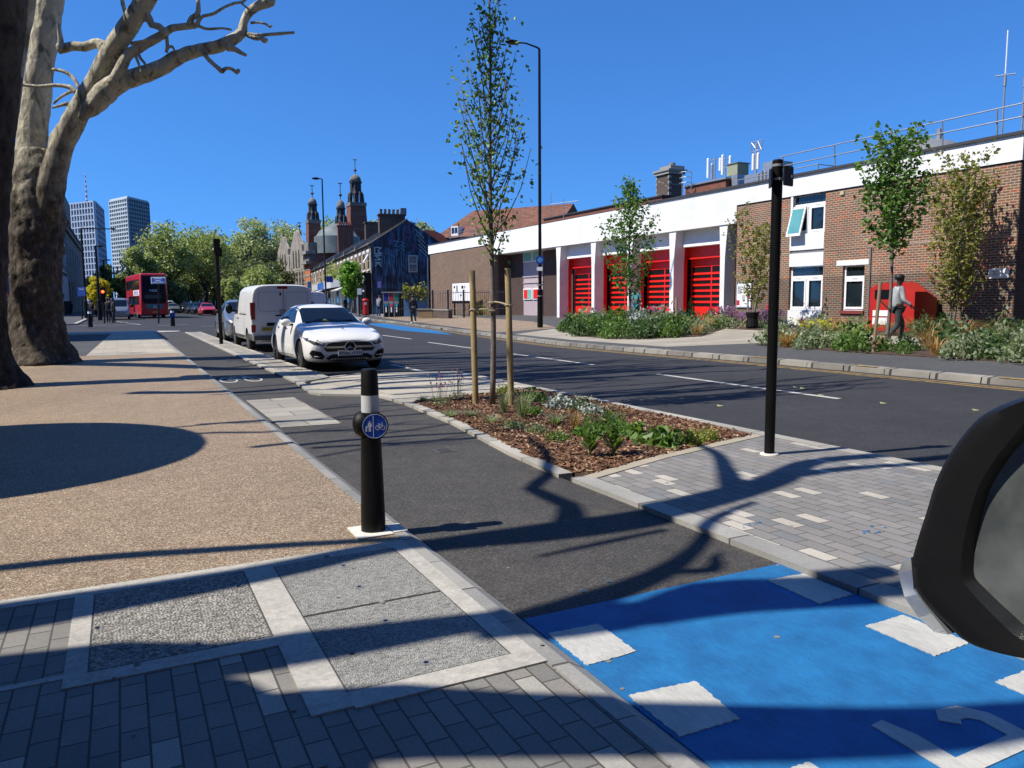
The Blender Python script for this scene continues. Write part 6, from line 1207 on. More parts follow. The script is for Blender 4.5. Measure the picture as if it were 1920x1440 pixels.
# --- the bus
bp = at(291, 590, 76); bus = thing('double_decker_bus', 'red double decker bus seen from behind with dark rear window', 'bus', (bp.x, bp.y, RZ), R_(6))
BUSR = mat('bus_red', (.50, .012, .022), .3, 0, (.55, .018, .03), .8, obj=True, coat=.5)
def rbox(name, x0, x1, y0, y1, z0, z1, m, parent, bev=.15, seg=4, taper=0):
    bm = bmesh.new(); bmesh.ops.create_cube(bm, size=1)
    for v in bm.verts:
        v.co = Vector(((x0+x1)/2+v.co.x*(x1-x0)*(1-(taper if v.co.z > 0 else 0)), (y0+y1)/2+v.co.y*(y1-y0), (z0+z1)/2+v.co.z*(z1-z0)))
    bmesh.ops.bevel(bm, geom=bm.edges[:]+bm.verts[:], offset=bev, segments=seg, affect='EDGES', profile=.5); me = bpy.data.meshes.new(name); bm.to_mesh(me)
    bv = BVHTree.FromBMesh(bm); bm.free(); me.materials.append(m); me.polygons.foreach_set('use_smooth', [True]*len(me.polygons)); me.set_sharp_from_angle(angle=R_(35))
    o = bpy.data.objects.new(name, me); C.objects.link(o); o.parent = parent; return o, bv
_, bv = rbox('body', -1.275, 1.275, 0, 11, .32, 4.4, BUSR, bus, .16, 5, .05)
patch('upper_rear_window', bv, [(-1.08, 2.5), (1.08, 2.5), (1.02, 4.15), (-1.02, 4.15)], 'front', CGL, bus, .006, .2)
patch('rear_black_panel', bv, [(-1.1, 1.75), (-.95, 1.45), (.95, 1.45), (1.1, 1.75), (1.1, 2.49), (-1.1, 2.49)], 'front', BLK, bus, .006, .2)
patch('rear_louvre', bv, [(-.85, 1.95), (.6, 1.95), (.6, 2.3), (-.85, 2.3)], 'front', mat('louvre', (.06, .06, .065), .5), bus, .012, .2)
pq = patch('rear_advert', bv, [(-.75, .98), (.72, .98), (.72, 1.4), (-.75, 1.4)], 'front', mat('advert_teal', (.02, .16, .18), .5, 0, (.08, .30, .30), 3, obj=True), bus, .01, .2)
patch('advert_face', bv, [(-.2, .99), (.25, .99), (.12, 1.3), (-.08, 1.3)], 'front', mat('advert_pale', (.5, .45, .42), .6), pq, .014, .2)
g = text_mb('N25', .34, (-.05, -.02, 2.72), (1, 0, 0), (0, 0, 1), sx=1.1); g.build('route_number', UPVC, bus, local=True)
for s_ in (-1, 1):
    patch('tail_light', bv, [(s_*1.12, 1.1), (s_*1.2, 1.1), (s_*1.2, 1.35), (s_*1.12, 1.35)][::s_], 'front', TAIL, bus, .01, .1); patch('indicator', bv, [(s_*1.12, .85), (s_*1.2, .85), (s_*1.2, 1.02), (s_*1.12, 1.02)][::s_], 'front', mat('amber', (.5, .2, .02), .4), bus, .01, .1)
plate(bus, '', -.012, .62, -1, YPL, .5)
for sd_ in ('left', 'right'):
    for k in range(5): patch('upper_window', bv, [(.45+k*2.05, 2.85), (2.4+k*2.05, 2.85), (2.4+k*2.05, 3.85), (.45+k*2.05, 3.85)], sd_, CGL, bus, .006, .3)
    for k in range(4): patch('lower_window', bv, [(.9+k*2.0, 1.35), (2.8+k*2.0, 1.35), (2.8+k*2.0, 2.2), (.9+k*2.0, 2.2)], sd_, CGL, bus, .006, .3)
    pq = patch('side_advert', bv, [(.7, 2.25), (5.0, 2.25), (5.0, 2.8), (.7, 2.8)], sd_, UPVC, bus, .007, .3); patch('advert_panel', bv, [(1.4, 2.3), (4.4, 2.3), (4.4, 2.72), (1.4, 2.72)], sd_, mat('advert_mauve', (.25, .22, .4), .5, 0, (.7, .68, .75), 2, obj=True), pq, .012, .3)
    patch('door', bv, [(4.2, .4), (5.4, .4), (5.4, 2.2), (4.2, 2.2)], sd_, BLK, bus, .006, .3)
for y in (2.6, 8.6):
    for s_ in (-1, 1): wheel(bus, s_*1.28, y, .48, s_, GREY, 8, .3)
# ------------------------------------------------------------------ street furniture
def dirsign(name, label, cat, loc, H, r=.05, m=BLK, cap=True, r1=None):
    t = thing(name, label, cat, loc); g = MB(); b_ = Vector(loc); g.cyl(b_, b_+Vector((0, 0, H)), r, 16, r1=r1 or r); g.lathe([(r*1.02, 0), (r*.8, .012), (.01, .016)], b_+Vector((0, 0, H)), 14); g.build('pole', m, t, smooth=False, ang=40); return t
sp = (5.25, 5.14, 0)
t = dirsign('sign_post', 'tall black post near us with small square sign plates seen from behind at its top', 'sign post', sp, 2.63, .046); b_ = Vector(sp)
def plate_at(t, c, n, w_, h, m, name='sign_plate', th=.012, par=None, rc=.0):
    n = Vector(n).normalized(); u = Vector((0, 0, 1)).cross(n).normalized(); g = MB(); c = Vector(c); pts = []
    r = rc or min(w_, h)*.08
    for cx_, cz_, a0 in ((w_/2-r, h/2-r, 0), (-w_/2+r, h/2-r, 90), (-w_/2+r, -h/2+r, 180), (w_/2-r, -h/2+r, 270)):
        for k in range(5): a = R_(a0+k*22.5); pts.append((cx_+r*math.cos(a), cz_+r*math.sin(a)))
    g.hull([tuple(c+u*x+Vector((0, 0, z))-n*th/2) for x, z in pts], [tuple(c+u*x+Vector((0, 0, z))+n*th/2) for x, z in pts]); return g.build(name, m, par or t), u
pp, u = plate_at(t, (5.335, 5.095, 2.50), (.25, -.97, 0), .155, .17, BLKP)
g = MB(); n = Vector((.25, -.97, 0)); c = Vector((5.365, 5.103, 2.50))+n*.0075
g.hull([tuple(c+u*dx+Vector((0, 0, z))) for dx, z in ((0, -.012), (.022, -.012), (.022, .012), (0, .012))], [tuple(c+u*dx+n*.002+Vector((0, 0, z))) for dx, z in ((0, -.012), (.022, -.012), (.022, .012), (0, .012))]); g.build('sticker', UPVC, pp)
plate_at(t, (5.195, 5.165, 2.48), (-.80, .6, 0), .14, .16, BLKP)
for z in (2.46, 2.58): g = MB(); g.lathe([(.05, 0), (.05, .022)], (5.25, 5.14, z), 16); g.build('clamp', STEEL, t)
g = MB(); g.lathe([(.085, 0), (.08, .012), (.05, .014)], (5.25, 5.14, 0), 16); g.build('base_mortar', MATS['mortar_white'], t)
# bollard with round signs
BL = (1.335, 4.56, 0.005)
t = thing('bollard', 'tapered black bollard with a white band and round blue path sign, nearest to us', 'bollard', BL); b_ = Vector(BL)
g = MB(); g.lathe([(.076, 0), (.0755, .05), (.069, .34), (.0605, .63), (.056, .745)], b_, 32); g.build('body', BLK, t, ang=40)
g = MB(); g.lathe([(.055, .745), (.0535, .85)], b_, 32); g.build('white_band', mat('reflective_white', (.50, .51, .52), .4), t, ang=40)
g = MB(); g.lathe([(.054, .85), (.050, .995), (.047, 1.006), (.038, 1.01)], b_, 32); g.build('cap', BLKP, t, ang=40)
def roundsign(t, c, n, r, depth=.05):
    n = Vector(n).normalized(); u = Vector((0, 0, 1)).cross(n).normalized(); w_ = Vector((0, 0, 1)); ax = (u, w_, n)
    g = MB(); g.lathe([(r*.7, -depth), (r*.98, -depth*.6), (r*1.1, -.008), (r*1.1, 0), (r*1.04, .002)], c, 32, ax=ax); h = g.build('sign_housing', BLKP, t, ang=40)
    g = MB(); g.lathe([(r, 0), (r, .004)], c, 36, ax=ax); f = g.build('sign_face', mat('sign_blue', (.008, .075, .45), .4, spec=.3), t); c = Vector(c)+n*.0045
    def s2(g, pts, w2, dz=.001):
        for a, b2 in zip(pts, pts[1:]):
            a = Vector(a); b2 = Vector(b2); d = (b2-a).normalized(); q = Vector((-d.y, d.x))*w2/2; P4 = [a+q, b2+q, b2-q, a-q]
            g.hull([tuple(c+u*v.x*r+w_*v.y*r) for v in P4], [tuple(c+u*v.x*r+w_*v.y*r+n*dz) for v in P4])
    g = MB(); ring = [(math.cos(a)*.97, math.sin(a)*.97) for a in np.linspace(0, 2*math.pi, 37)]; s2(g, ring, .035); g.build('sign_border', UPVC, f)
    g = MB(); s2(g, [(-.12, -.9), (-.12, .9)], .045); g.build('divider', UPVC, f)
    g = MB(); cc = lambda x, y, rr: [(x+rr*math.cos(a), y+rr*math.sin(a)) for a in np.linspace(0, 2*math.pi, 15)]
    s2(g, cc(.22, -.14, .17), .035); s2(g, cc(.64, -.14, .17), .035)
    for q in ([(.22, -.14), (.33, .12), (.58, .12), (.45, -.14), (.33, .12)], [(.22, -.14), (.45, -.14)], [(.64, -.14), (.56, .24), (.64, .24)], [(.26, .18), (.38, .18)], [(.31, .18), (.33, .12)]): s2(g, q, .035)
    g.build('cycle_pictogram', UPVC, f)
    g = MB(); s2(g, [(-.40, .36), (-.40, .44)], .1); s2(g, [(-.40, .30), (-.40, -.05)], .2); s2(g, [(-.45, -.05), (-.46, -.42)], .08); s2(g, [(-.36, -.05), (-.35, -.42)], .08); s2(g, [(-.50, .26), (-.56, -.05), (-.62, -.1)], .06); s2(g, [(-.30, .26), (-.25, -.02)], .06)
    s2(g, [(-.68, -.02), (-.68, .04)], .08); s2(g, [(-.68, -.06), (-.68, -.24)], .12); s2(g, [(-.71, -.24), (-.71, -.42)], .05); s2(g, [(-.65, -.24), (-.65, -.42)], .05); g.build('walkers_pictogram', UPVC, f)
roundsign(t, (1.335+.002, 4.56-.080, .672), (-.22, -.975, 0), .075, .05)
g = MB(); n = Vector((-.80, .6, 0)); u = Vector((0, 0, 1)).cross(n); g.lathe([(.055, -.06), (.078, -.03), (.082, .0), (.07, .03), (.045, .045)], b_+Vector((-.045, .03, .672)), 28, ax=(u, Vector((0, 0, 1)), n)); g.build('sign_housing', BLKP, t, smooth=True)
for (x, y, lb, bl) in ((2.9, 52.5, 'distant black bollard with a white and blue top at the far kerb right of the sign pole', True), (-1.65, 53.5, 'distant black bollard with two white bands on the left kerb before the crossing', False)):
    t = thing('bollard', lb, 'bollard', (x, y, 0)); g = MB(); g.lathe([(.14, 0), (.12, .5), (.1, .95), (.07, 1.08)], (x, y, 0), 14); g.build('body', BLK, t); g = MB(); g.lathe([(.11, .82), (.105, .95)], (x, y, 0), 14); g.build('white_band', UPVC, t)
    if bl: g = MB(); g.box(x-.14, x+.14, y-.14, y-.12, .55, .8); g.build('sign_face', mat('sign_blue2', (.01, .06, .4), .4), t)
# left black post on the buffer strip
t = dirsign('signal_post', 'black post on the paved strip beside the parked cars with a boxy head', 'post', (3.08, 28.4, 0), 3.45, .065); g = MB(); g.box(2.98, 3.18, 28.3, 28.5, 3.1, 3.6); g.build('head', BLKP, t); g = MB(); g.box(3.14, 3.24, 28.35, 28.45, 3.0, 3.3); g.build('camera_box', BLKP, t)
def lamp(name, label, base, H, arm, r0, head, bend=.0):
    t = thing(name, label, 'street lamp', base); b_ = Vector(base); top = b_+Vector((0, 0, H)); a = Vector(arm); g = MB(); g.tube([b_, b_+Vector((0, 0, 1.7)), b_+Vector((0, 0, 1.75)), top], [r0*1.3, r0*1.25, r0*.8, r0*.55], 12); g.build('column', BLK, t, ang=40)
    g = MB(); g.tube([top, top+a*.1+Vector((0, 0, bend*.3)), top+a*.5+Vector((0, 0, bend)), top+a+Vector((0, 0, bend*1.2))], [r0*.5, r0*.4, r0*.35, r0*.35], 8); g.build('arm', BLK, t)
    c = top+a+Vector((0, 0, bend*1.2)); g = MB(); ad = a.normalized(); g.ell((c.x, c.y, c.z), (head*abs(ad.x)+.1, head*abs(ad.y)+.1, .09), 14, 8); g.build('lantern', BLKP, t, smooth=True); return t
lh = at(1012, 108, 35.15).z
t = lamp('street_lamp', 'tall black lamp column across the road behind the young tree', (17.14, 30.93, .2), lh-.2, (-1.05, .55, 0), .1, .28, .25)
g = MB(); n = Vector((-.45, -.9, 0)).normalized(); uu = Vector((0, 0, 1)).cross(n); g.lathe([(.19, 0), (.19, .01)], Vector((17.14, 30.93, 3.25))+n*.1, 24, ax=(uu, Vector((0, 0, 1)), n)); f = g.build('round_sign', mat('sign_blue2', (.01, .06, .4), .4), t); g = MB(); g.lathe([(.12, 0), (.12, .004)], Vector((17.14, 30.93, 3.25))+n*.112, 16, ax=(uu, Vector((0, 0, 1)), n)); g.build('pictogram', mat('sign_pale_blue', (.12, .3, .6), .4), f)
plate_at(t, (17.05, 30.8, 2.85), n, .26, .17, UPVC, 'small_plate'); 
for z in (2.1, 1.6): g = MB(); g.lathe([(.14, 0), (.14, .06)], (17.14, 30.93, z), 12); g.build('strap', GREY, t)
b2 = at(612, 585, 58); top2 = at(603, 341, 58).z; t = lamp('street_lamp', 'black lamp column with flat head before the terrace shops', (b2.x, b2.y, .05), top2, (-.42, .2, 0), .09, .22, .03)
g = MB(); g.box(b2.x+.05, b2.x+.55, b2.y-.12, b2.y-.1, 2.9, 3.35); g.build('round_sign', mat('sign_blue2', (.01, .06, .4), .4), t)
for lb, px, yb, yt, d, arm in (('dark lamp column with a long arm in front of the stone building at left', 163, 600, 430, 72, (2.6, -.5, 0)), ('dark lamp column right behind the left traffic signal', 188, 600, 462, 66, (.3, .1, 0)), ('thin dark column between the bus and the traffic signal', 201, 596, 488, 95, (.5, 0, 0))):
    q = at(px, yb, d); lamp('street_lamp', lb, (q.x, q.y, 0), at(px, yt, d).z, arm, .14, .2, .0)
# traffic light, blue boards
q = at(196, 600, 56); t = thing('traffic_signal', 'traffic signal showing red among dark figures on the left kerb', 'traffic light', (q.x, q.y, 0)); zr = at(196, 547, 56).z
g = MB(); g.cyl((q.x, q.y, 0), (q.x, q.y, zr+.3), .06, 8); g.build('pole', BLK, t); g = MB(); g.box(q.x-.16, q.x+.16, q.y-.15, q.y+.1, zr-.75, zr+.25); hd = g.build('signal_head', BLKP, t)
g = MB(); g.lathe([(.1, 0), (.1, .02)], (q.x, q.y-.16, zr), 14, ax=(Vector((1, 0, 0)), Vector((0, 0, 1)), Vector((0, -1, 0)))); g.build('red_light', mat('red_signal', (.8, .05, .02), .4, emis=(1, .06, .02), es=6), hd)
g = MB(); g.box(q.x-.55, q.x-.45, q.y-.1, q.y, .95, 1.35); g.build('push_button_box', mat('sig_red', (.5, .05, .04), .5), t)
def boardsign(name, label, px, y0, y1, w_px, d, m, border=True, yb=612, rz=0, lines=3):
    c = at(px, (y0+y1)/2, d); h = abs(y1-y0)/FPX*d; w_ = w_px/FPX*d; q = at(px, yb, d); t = thing(name, label, 'sign', (c.x, c.y, 0)); n = Vector((-FW.x, -FW.y, 0)).normalized() if not rz else Vector((-.2, -1, 0)).normalized(); u = Vector((0, 0, 1)).cross(n).normalized()
    g = MB(); g.cyl((c.x+(at(px+ (0 if rz == 0 else 0), 600, d).x-c.x), c.y, 0), (c.x, c.y, c.z+h/2), .055, 8); g.build('pole', BLK, t)
    f, _ = plate_at(t, c+n*.07, n, w_+.08, h+.08, UPVC if border else m, 'sign_back'); f2, _ = plate_at(t, c+n*.085, n, w_-.02, h-.02, m, 'sign_face')
    g = MB(); 
    for k in range(lines): z = h*(.3-.3*k); L = w_*(.62, .4, .8)[k % 3]; g.hull([tuple(c+n*.093+u*a+Vector((0, 0, z+b_))) for a, b_ in ((-L/2, -.02), (L/2, -.02), (L/2, .02), (-L/2, .02))], [tuple(c+n*.095+u*a+Vector((0, 0, z+b_))) for a, b_ in ((-L/2, -.02), (L/2, -.02), (L/2, .02), (-L/2, .02))])
    if lines: g.build('lettering', UPVC, f2)
    return t
boardsign('direction_sign', 'blue rectangular sign with white border on a thin pole before the bus', 297.5, 520.5, 531, 25, 54, mat('sign_mid_blue', (.015, .10, .45), .4))
boardsign('direction_sign', 'plain dark blue board standing before the stone building on the left', 154, 539, 555, 14, 68, mat('sign_dim_blue', (.02, .09, .35), .5), border=False, lines=1)
# island tree stakes
STK_ = mat('round_stake', (.34, .25, .11), .75, 0, (.44, .34, .17), 9, .3, 40, obj=True); ROPE = mat('rope', (.5, .42, .28), .9)
for lb, x, y, px, H in (('round timber stake left of the slender young tree', 4.28, 9.55, 903, 1.83), ('round timber stake right of the slender young tree', 4.66, 9.22, 945, 1.85)):
    t = thing('tree_stake', lb, 'stake', (x, y, 0)); dx = -.03 if H < 1.84 else -.04; g = MB(); g.tube([(x, y, -.05), (x+dx, y, H-.01), (x+dx, y, H)], [.043, .041, .037], 16); g.build('post', STK_, t, ang=40)
    g = MB(); z = 1.30 if H < 1.84 else 1.36; c = Vector((x+dx*.7, y, z)); tr0 = Vector((4.475, 9.42, z+(-.0 if H < 1.84 else .05))); g.tube([c+Vector((.045*math.cos(a), .045*math.sin(a), .01*math.sin(a*2))) for a in np.linspace(0, 6.2, 12)], .012, 6); g.tube([c, c.lerp(tr0, .5)+Vector((0, 0, .01)), tr0], [.018, .014, .018], 6); g.tube([tr0+Vector((.045*math.cos(a), .045*math.sin(a), -.01)) for a in np.linspace(0, 6.2, 12)], .013, 6); g.build('tie', ROPE, t)
t = thing('tree_stake', 'leaning square wooden stake tied to the tree beside the walking man', 'stake', (15.82, 12.33, .15)); g = MB(); g.tube([(15.82, 12.33, .05), (16.09, 12.42, 1.81)], .04, 8); g.build('post', mat('weathered_stake', (.26, .19, .12), .85), t); g = MB(); g.tube([(16.03, 12.40, 1.4), (16.86, 12.74, 1.15)], .02, 5); g.build('tie', ROPE, t)
t = thing('tree_stake', 'pale short stake in the flower bed in front of the man in teal', 'stake', (18.9, 23.4, .2)); g = MB(); g.tube([(18.9, 23.4, .1), (18.9, 23.4, 1.5)], .045, 8); g.build('post', mat('pale_stake', (.36, .29, .2), .85), t)
t = thing('planting_bag', 'black sack wrapped round the base of the small tree by the notice board', 'bag', (21.3, 21.9, .3)); g = MB(); g.lathe([(.2, 0), (.24, .1), (.2, .4), (.26, .62), (.24, .64)], (21.3, 21.9, .3), 12); g.build('sack', BLKP, t); g = MB(); g.tube([(20.85, 22.2, .3), (21.2, 22.0, .75)], .02, 5); g.build('strut', STK_, t)
# red recycling bank behind the man
t = thing('recycling_bank', 'big red metal recycling bank with chamfered roof against the brick wall', 'container', (22.6, 15.7, .33)); RB = mat('bank_red', (.55, .02, .015), .4, 0, (.62, .03, .02), 2, dirt=.1)
x0, x1, y0, y1 = 22.5, 23.6, 16.1, 17.75
pr = [(y0, .35), (y0, 1.62), (y0+.35, 1.92), (y1-.35, 1.92), (y1, 1.75), (y1, .35)]; pq = [(y0, .35), (y0, 1.42), (y0+.1, 1.5), (y1-.1, 1.5), (y1, 1.45), (y1, .35)]
g = MB(); g.hull([(x0, y, z) for y, z in pr], [(x1-.55, y, z) for y, z in pr]); g.hull([(x1-.549, y, z) for y, z in pr], [(x1, y, z) for y, z in pq]); g.build('body', RB, t)
g = MB(); g.box(x0-.02, x0, y1-.85, y1-.2, 1.4, 1.7); g.build('aperture', BLK, t); g = MB(); g.box(x0-.02, x0, y1-.75, y1-.15, .55, .78); g.box(x0-.02, x0, y1-.75, y1-.15, .83, 1.02); g.build('label_panel', UPVC, t); g = MB(); g.box(x1+.002, x1+.3, y0+.1, y1, .4, 1.35); g.build('rear_cabinet', BLKP, t)
# post box, bins, totem etc. near the shops
q = at(686, 591, 68); q.z = .2; t = thing('post_box', 'red pillar box on the pavement left of the recycling bins', 'post box', q)
g = MB(); g.lathe([(.30, 0), (.30, .12)], q, 18); g.build('plinth', BLK, t); g = MB(); g.lathe([(.25, .12), (.24, 1.28), (.30, 1.30), (.31, 1.38), (.26, 1.46), (.08, 1.52)], q, 20); g.build('body', mat('post_red', (.5, .015, .015), .35), t, ang=40)
g = MB(); g.box(q.x-.36 if 0 else q.x-.16, q.x+.02, q.y-.26, q.y-.235, .95+.2, 1.2+.2); g.build('collection_plate', UPVC, t)
d0 = at(719, 592, 60); d1 = at(752, 593, 57.5); u = (Vector((d1.x, d1.y, 0))-Vector((d0.x, d0.y, 0))); 
t = thing('recycling_bins', 'black triple recycling bin housing with blue, red and green openings', 'recycling bins', (d0.x, d0.y, .25)); n = Vector((-FW.x, -FW.y, 0)).normalized(); uu = Vector((0, 0, 1)).cross(n).normalized(); c0 = Vector((d0.x, d0.y, .25)); cols = [((.01, .02, .25), (.02, .3, .6)), ((.5, .02, .01), (.6, .1, .2)), ((.01, .2, .14), (.02, .5, .5))]
def bb(g, a0, a1, n0, n1, z0, z1): g.hull([tuple(c0+uu*a+n*b_+Vector((0, 0, z0))) for a, b_ in ((a0, n0), (a1, n0), (a1, n1), (a0, n1))], [tuple(c0+uu*a+n*b_+Vector((0, 0, z1))) for a, b_ in ((a0, n0), (a1, n0), (a1, n1), (a0, n1))])
g = MB(); bb(g, 0, 1.25, -1.6, 0, 0, 1.85); q2 = c0+uu*1.25; g.hull([tuple(q2+Vector((0, 0, 0))), tuple(q2+uu*.8-n*.9), tuple(q2-n*1.6)], [tuple(q2+Vector((0, 0, 1.85))), tuple(q2+uu*.8-n*.9+Vector((0, 0, 1.75))), tuple(q2-n*1.6+Vector((0, 0, 1.8)))]); g.build('housing', BLK, t)
g = MB(); bb(g, -.08, 1.4, -1.7, .1, 1.85, 1.93); g.build('roof', STEEL, t)
for k, (c1, c2) in enumerate(cols):
    a = .03+k*.41; g = MB(); bb(g, a+.05, a+.35, 0, .02, 1.25, 1.8); g.build('opening', mat('bin_col%d' % k, c1, .5), t); g = MB(); bb(g, a+.05, a+.35, 0, .03, 1.0, 1.22); g.build('steel_panel', STEEL, t)
    g = MB(); bb(g, a+.08, a+.3, 0, .035, .8, .98); g.build('colour_label', mat('bin_lab%d' % k, c2, .5), t); g = MB(); bb(g, a+.14, a+.24, 0, .035, .35, .75); g.build('white_symbol', UPVC, t); g = MB(); bb(g, a-.02, a+.03, 0, .03, 0, 1.85); g.build('steel_post', STEEL, t)
for lb, px, y0, yb, d, w_, m in (('thin post with a small blue and violet panel beside the recycling bins', 712, 528, 590, 62, .3, mat('totem_blue', (.15, .2, .6), .4, 0, (.35, .2, .6), 6)), ('slim post with pale blue panels near the terrace lamp column', 581, 528, 585, 62, .25, mat('totem_blue2', (.06, .22, .45), .4)), ('small white notice on a thin post by the cafe front', 674.5, 541, 588, 64, .35, UPVC)):
    q = at(px, yb, d); z = at(px, y0, d).z; t = thing('parking_sign', lb, 'sign', (q.x, q.y, .2)); g = MB(); g.cyl((q.x, q.y, .2), (q.x, q.y, z), .05, 8); g.build('pole', BLK, t); plate_at(t, (q.x, q.y-.07, z-.25), (-.3, -1, 0), w_, .5, m, 'panel')
t = thing('a_board', 'small white pavement board in front of the dark cafe', 'a-board', T(1.5, -2.5, .25)); g = MB(); slab(g, [T(1.2, -2.6, .25), T(1.8, -2.8, .25), T(1.8, -2.7, 1.1), T(1.2, -2.5, 1.1)], .03); g.build('board', mat('board_pale', (.4, .38, .38), .6), t)
# railings, low wall
def lowwall(label, pts, z0, z1, m, th=.3):
    t = thing('low_wall', label, 'wall', pts[0]+(z0,)); g = MB()
    for a, b_ in zip(pts, pts[1:]):
        a = Vector((*a, 0)); b_ = Vector((*b_, 0)); d = (b_-a).normalized(); n = Vector((-d.y, d.x, 0)); g.obox((a+b_)/2, d, n, (b_-a).length, th, z0, z1)
    g.build('wall', m, t); g = MB()
    for a, b_ in zip(pts, pts[1:]):
        a = Vector((*a, 0)); b_ = Vector((*b_, 0)); d = (b_-a).normalized(); n = Vector((-d.y, d.x, 0)); g.obox((a+b_)/2, d, n, (b_-a).length+.1, th+.08, z1, z1+.07)
    g.build('coping', mat('coping_pale', (.36, .34, .3), .8), t); return t
fa = at(783, 598, 54); fb = at(812, 598, 54); fc = at(870, 598, 52.5); fd = at(975, 597, 53)
lowwall('pale brick end of the low garden wall behind the woman in black', [(fa.x, fa.y), (fb.x, fb.y)], .2, .85, STK); lowwall('darker brick stretch of the low garden wall under the railings', [(fb.x+.1, fb.y), (fc.x-1, fc.y)], .2, .8, OLDB)
t = thing('railings', 'blue-black vertical bar railings in front of the plain brick wall', 'railings', (fa.x, fa.y, .3)); pts = [Vector((fa.x-1.6, fa.y+.5, 0)), Vector((fb.x, fb.y, 0)), Vector((fc.x, fc.y, 0)), Vector((fd.x-.8, fd.y-.3, 0))]
RL = mat('railing_blue_black', (.02, .025, .05), .5); g = MB(); g2 = MB()
for a, b_ in zip(pts, pts[1:]):
    L = (b_-a).length; n = int(L/.14)
    for k in range(n): p = a.lerp(b_, k/n); g.tube([(p.x, p.y, .3), (p.x, p.y, 2.15)], .013, 4)
    for z in (.9, 2.0): g2.tube([(a.x, a.y, z), (b_.x, b_.y, z)], .022, 5)
g.build('bars', RL, t); g2.build('rails', RL, t)
for p in (fb, (fb+fc)/2, fc): g = MB(); g.box(p.x-.05, p.x+.05, p.y-.05, p.y+.05, .3, 2.2); g.build('post', RL, t)
t = thing('blue_fence', 'blue panel fence with climbing plants right of the recycling bins', 'fence', (fa.x-1, fa.y+1.6, .3)); g = MB(); a = at(757, 590, 58); b_ = at(802, 590, 58); g.obox(((a.x+b_.x)/2, (a.y+b_.y)/2, 0), ((b_-a).x/(b_-a).xy.length, (b_-a).y/(b_-a).xy.length, 0), (-(b_-a).y/(b_-a).xy.length, (b_-a).x/(b_-a).xy.length, 0), (b_-a).xy.length, .06, .3, 1.95); g.build('panels', mat('fence_blue', (.03, .12, .28), .6, 0, (.08, .22, .42), 2), t)
rr = random.Random(8); g = MB()
for i in range(600): c = a.lerp(b_, rr.uniform(-.02, 1)); quadleaf(g, (c.x, c.y-.1+rr.gauss(0, .15), 2.1+rr.gauss(0, .28)), .22, rr)
t2_ = thing('hedge', 'yellowish hedge growing over the blue fence panels', 'hedge', (a.x, a.y, 1.2)); g.build('foliage', LF_O, t2_)
g = MB()
for i in range(500): quadleaf(g, (rr.gauss(24.2, .5), rr.gauss(52.0, .8), .4+abs(rr.gauss(0, .55))), .18, rr)
t2_ = thing('shrub', 'reddish brown shrub behind the railings under the estate board', 'shrub', (24.2, 52, .35)); g.build('foliage', LF_R, t2_)
# cycle bits of debris on the near ground: leaves
t = thing('fallen_leaves', 'few pale fallen leaves and petals scattered on the road', 'leaves', (10, 8, RZ)); t['kind'] = 'stuff'; g = MB()
for px, py in ((1492, 727), (1540, 742), (1656, 757), (1505, 729), (1830, 770), (1350, 762)):
    q = on_ground(px, py, RZ); g.raw([(q.x-.05, q.y, q.z+.004), (q.x, q.y+.06, q.z+.02), (q.x+.06, q.y, q.z+.006), (q.x, q.y-.05, q.z+.01)], [(0, 1, 2, 3)])
g.build('leaves', mat('pale_leaf', (.4, .42, .2), .7), t)
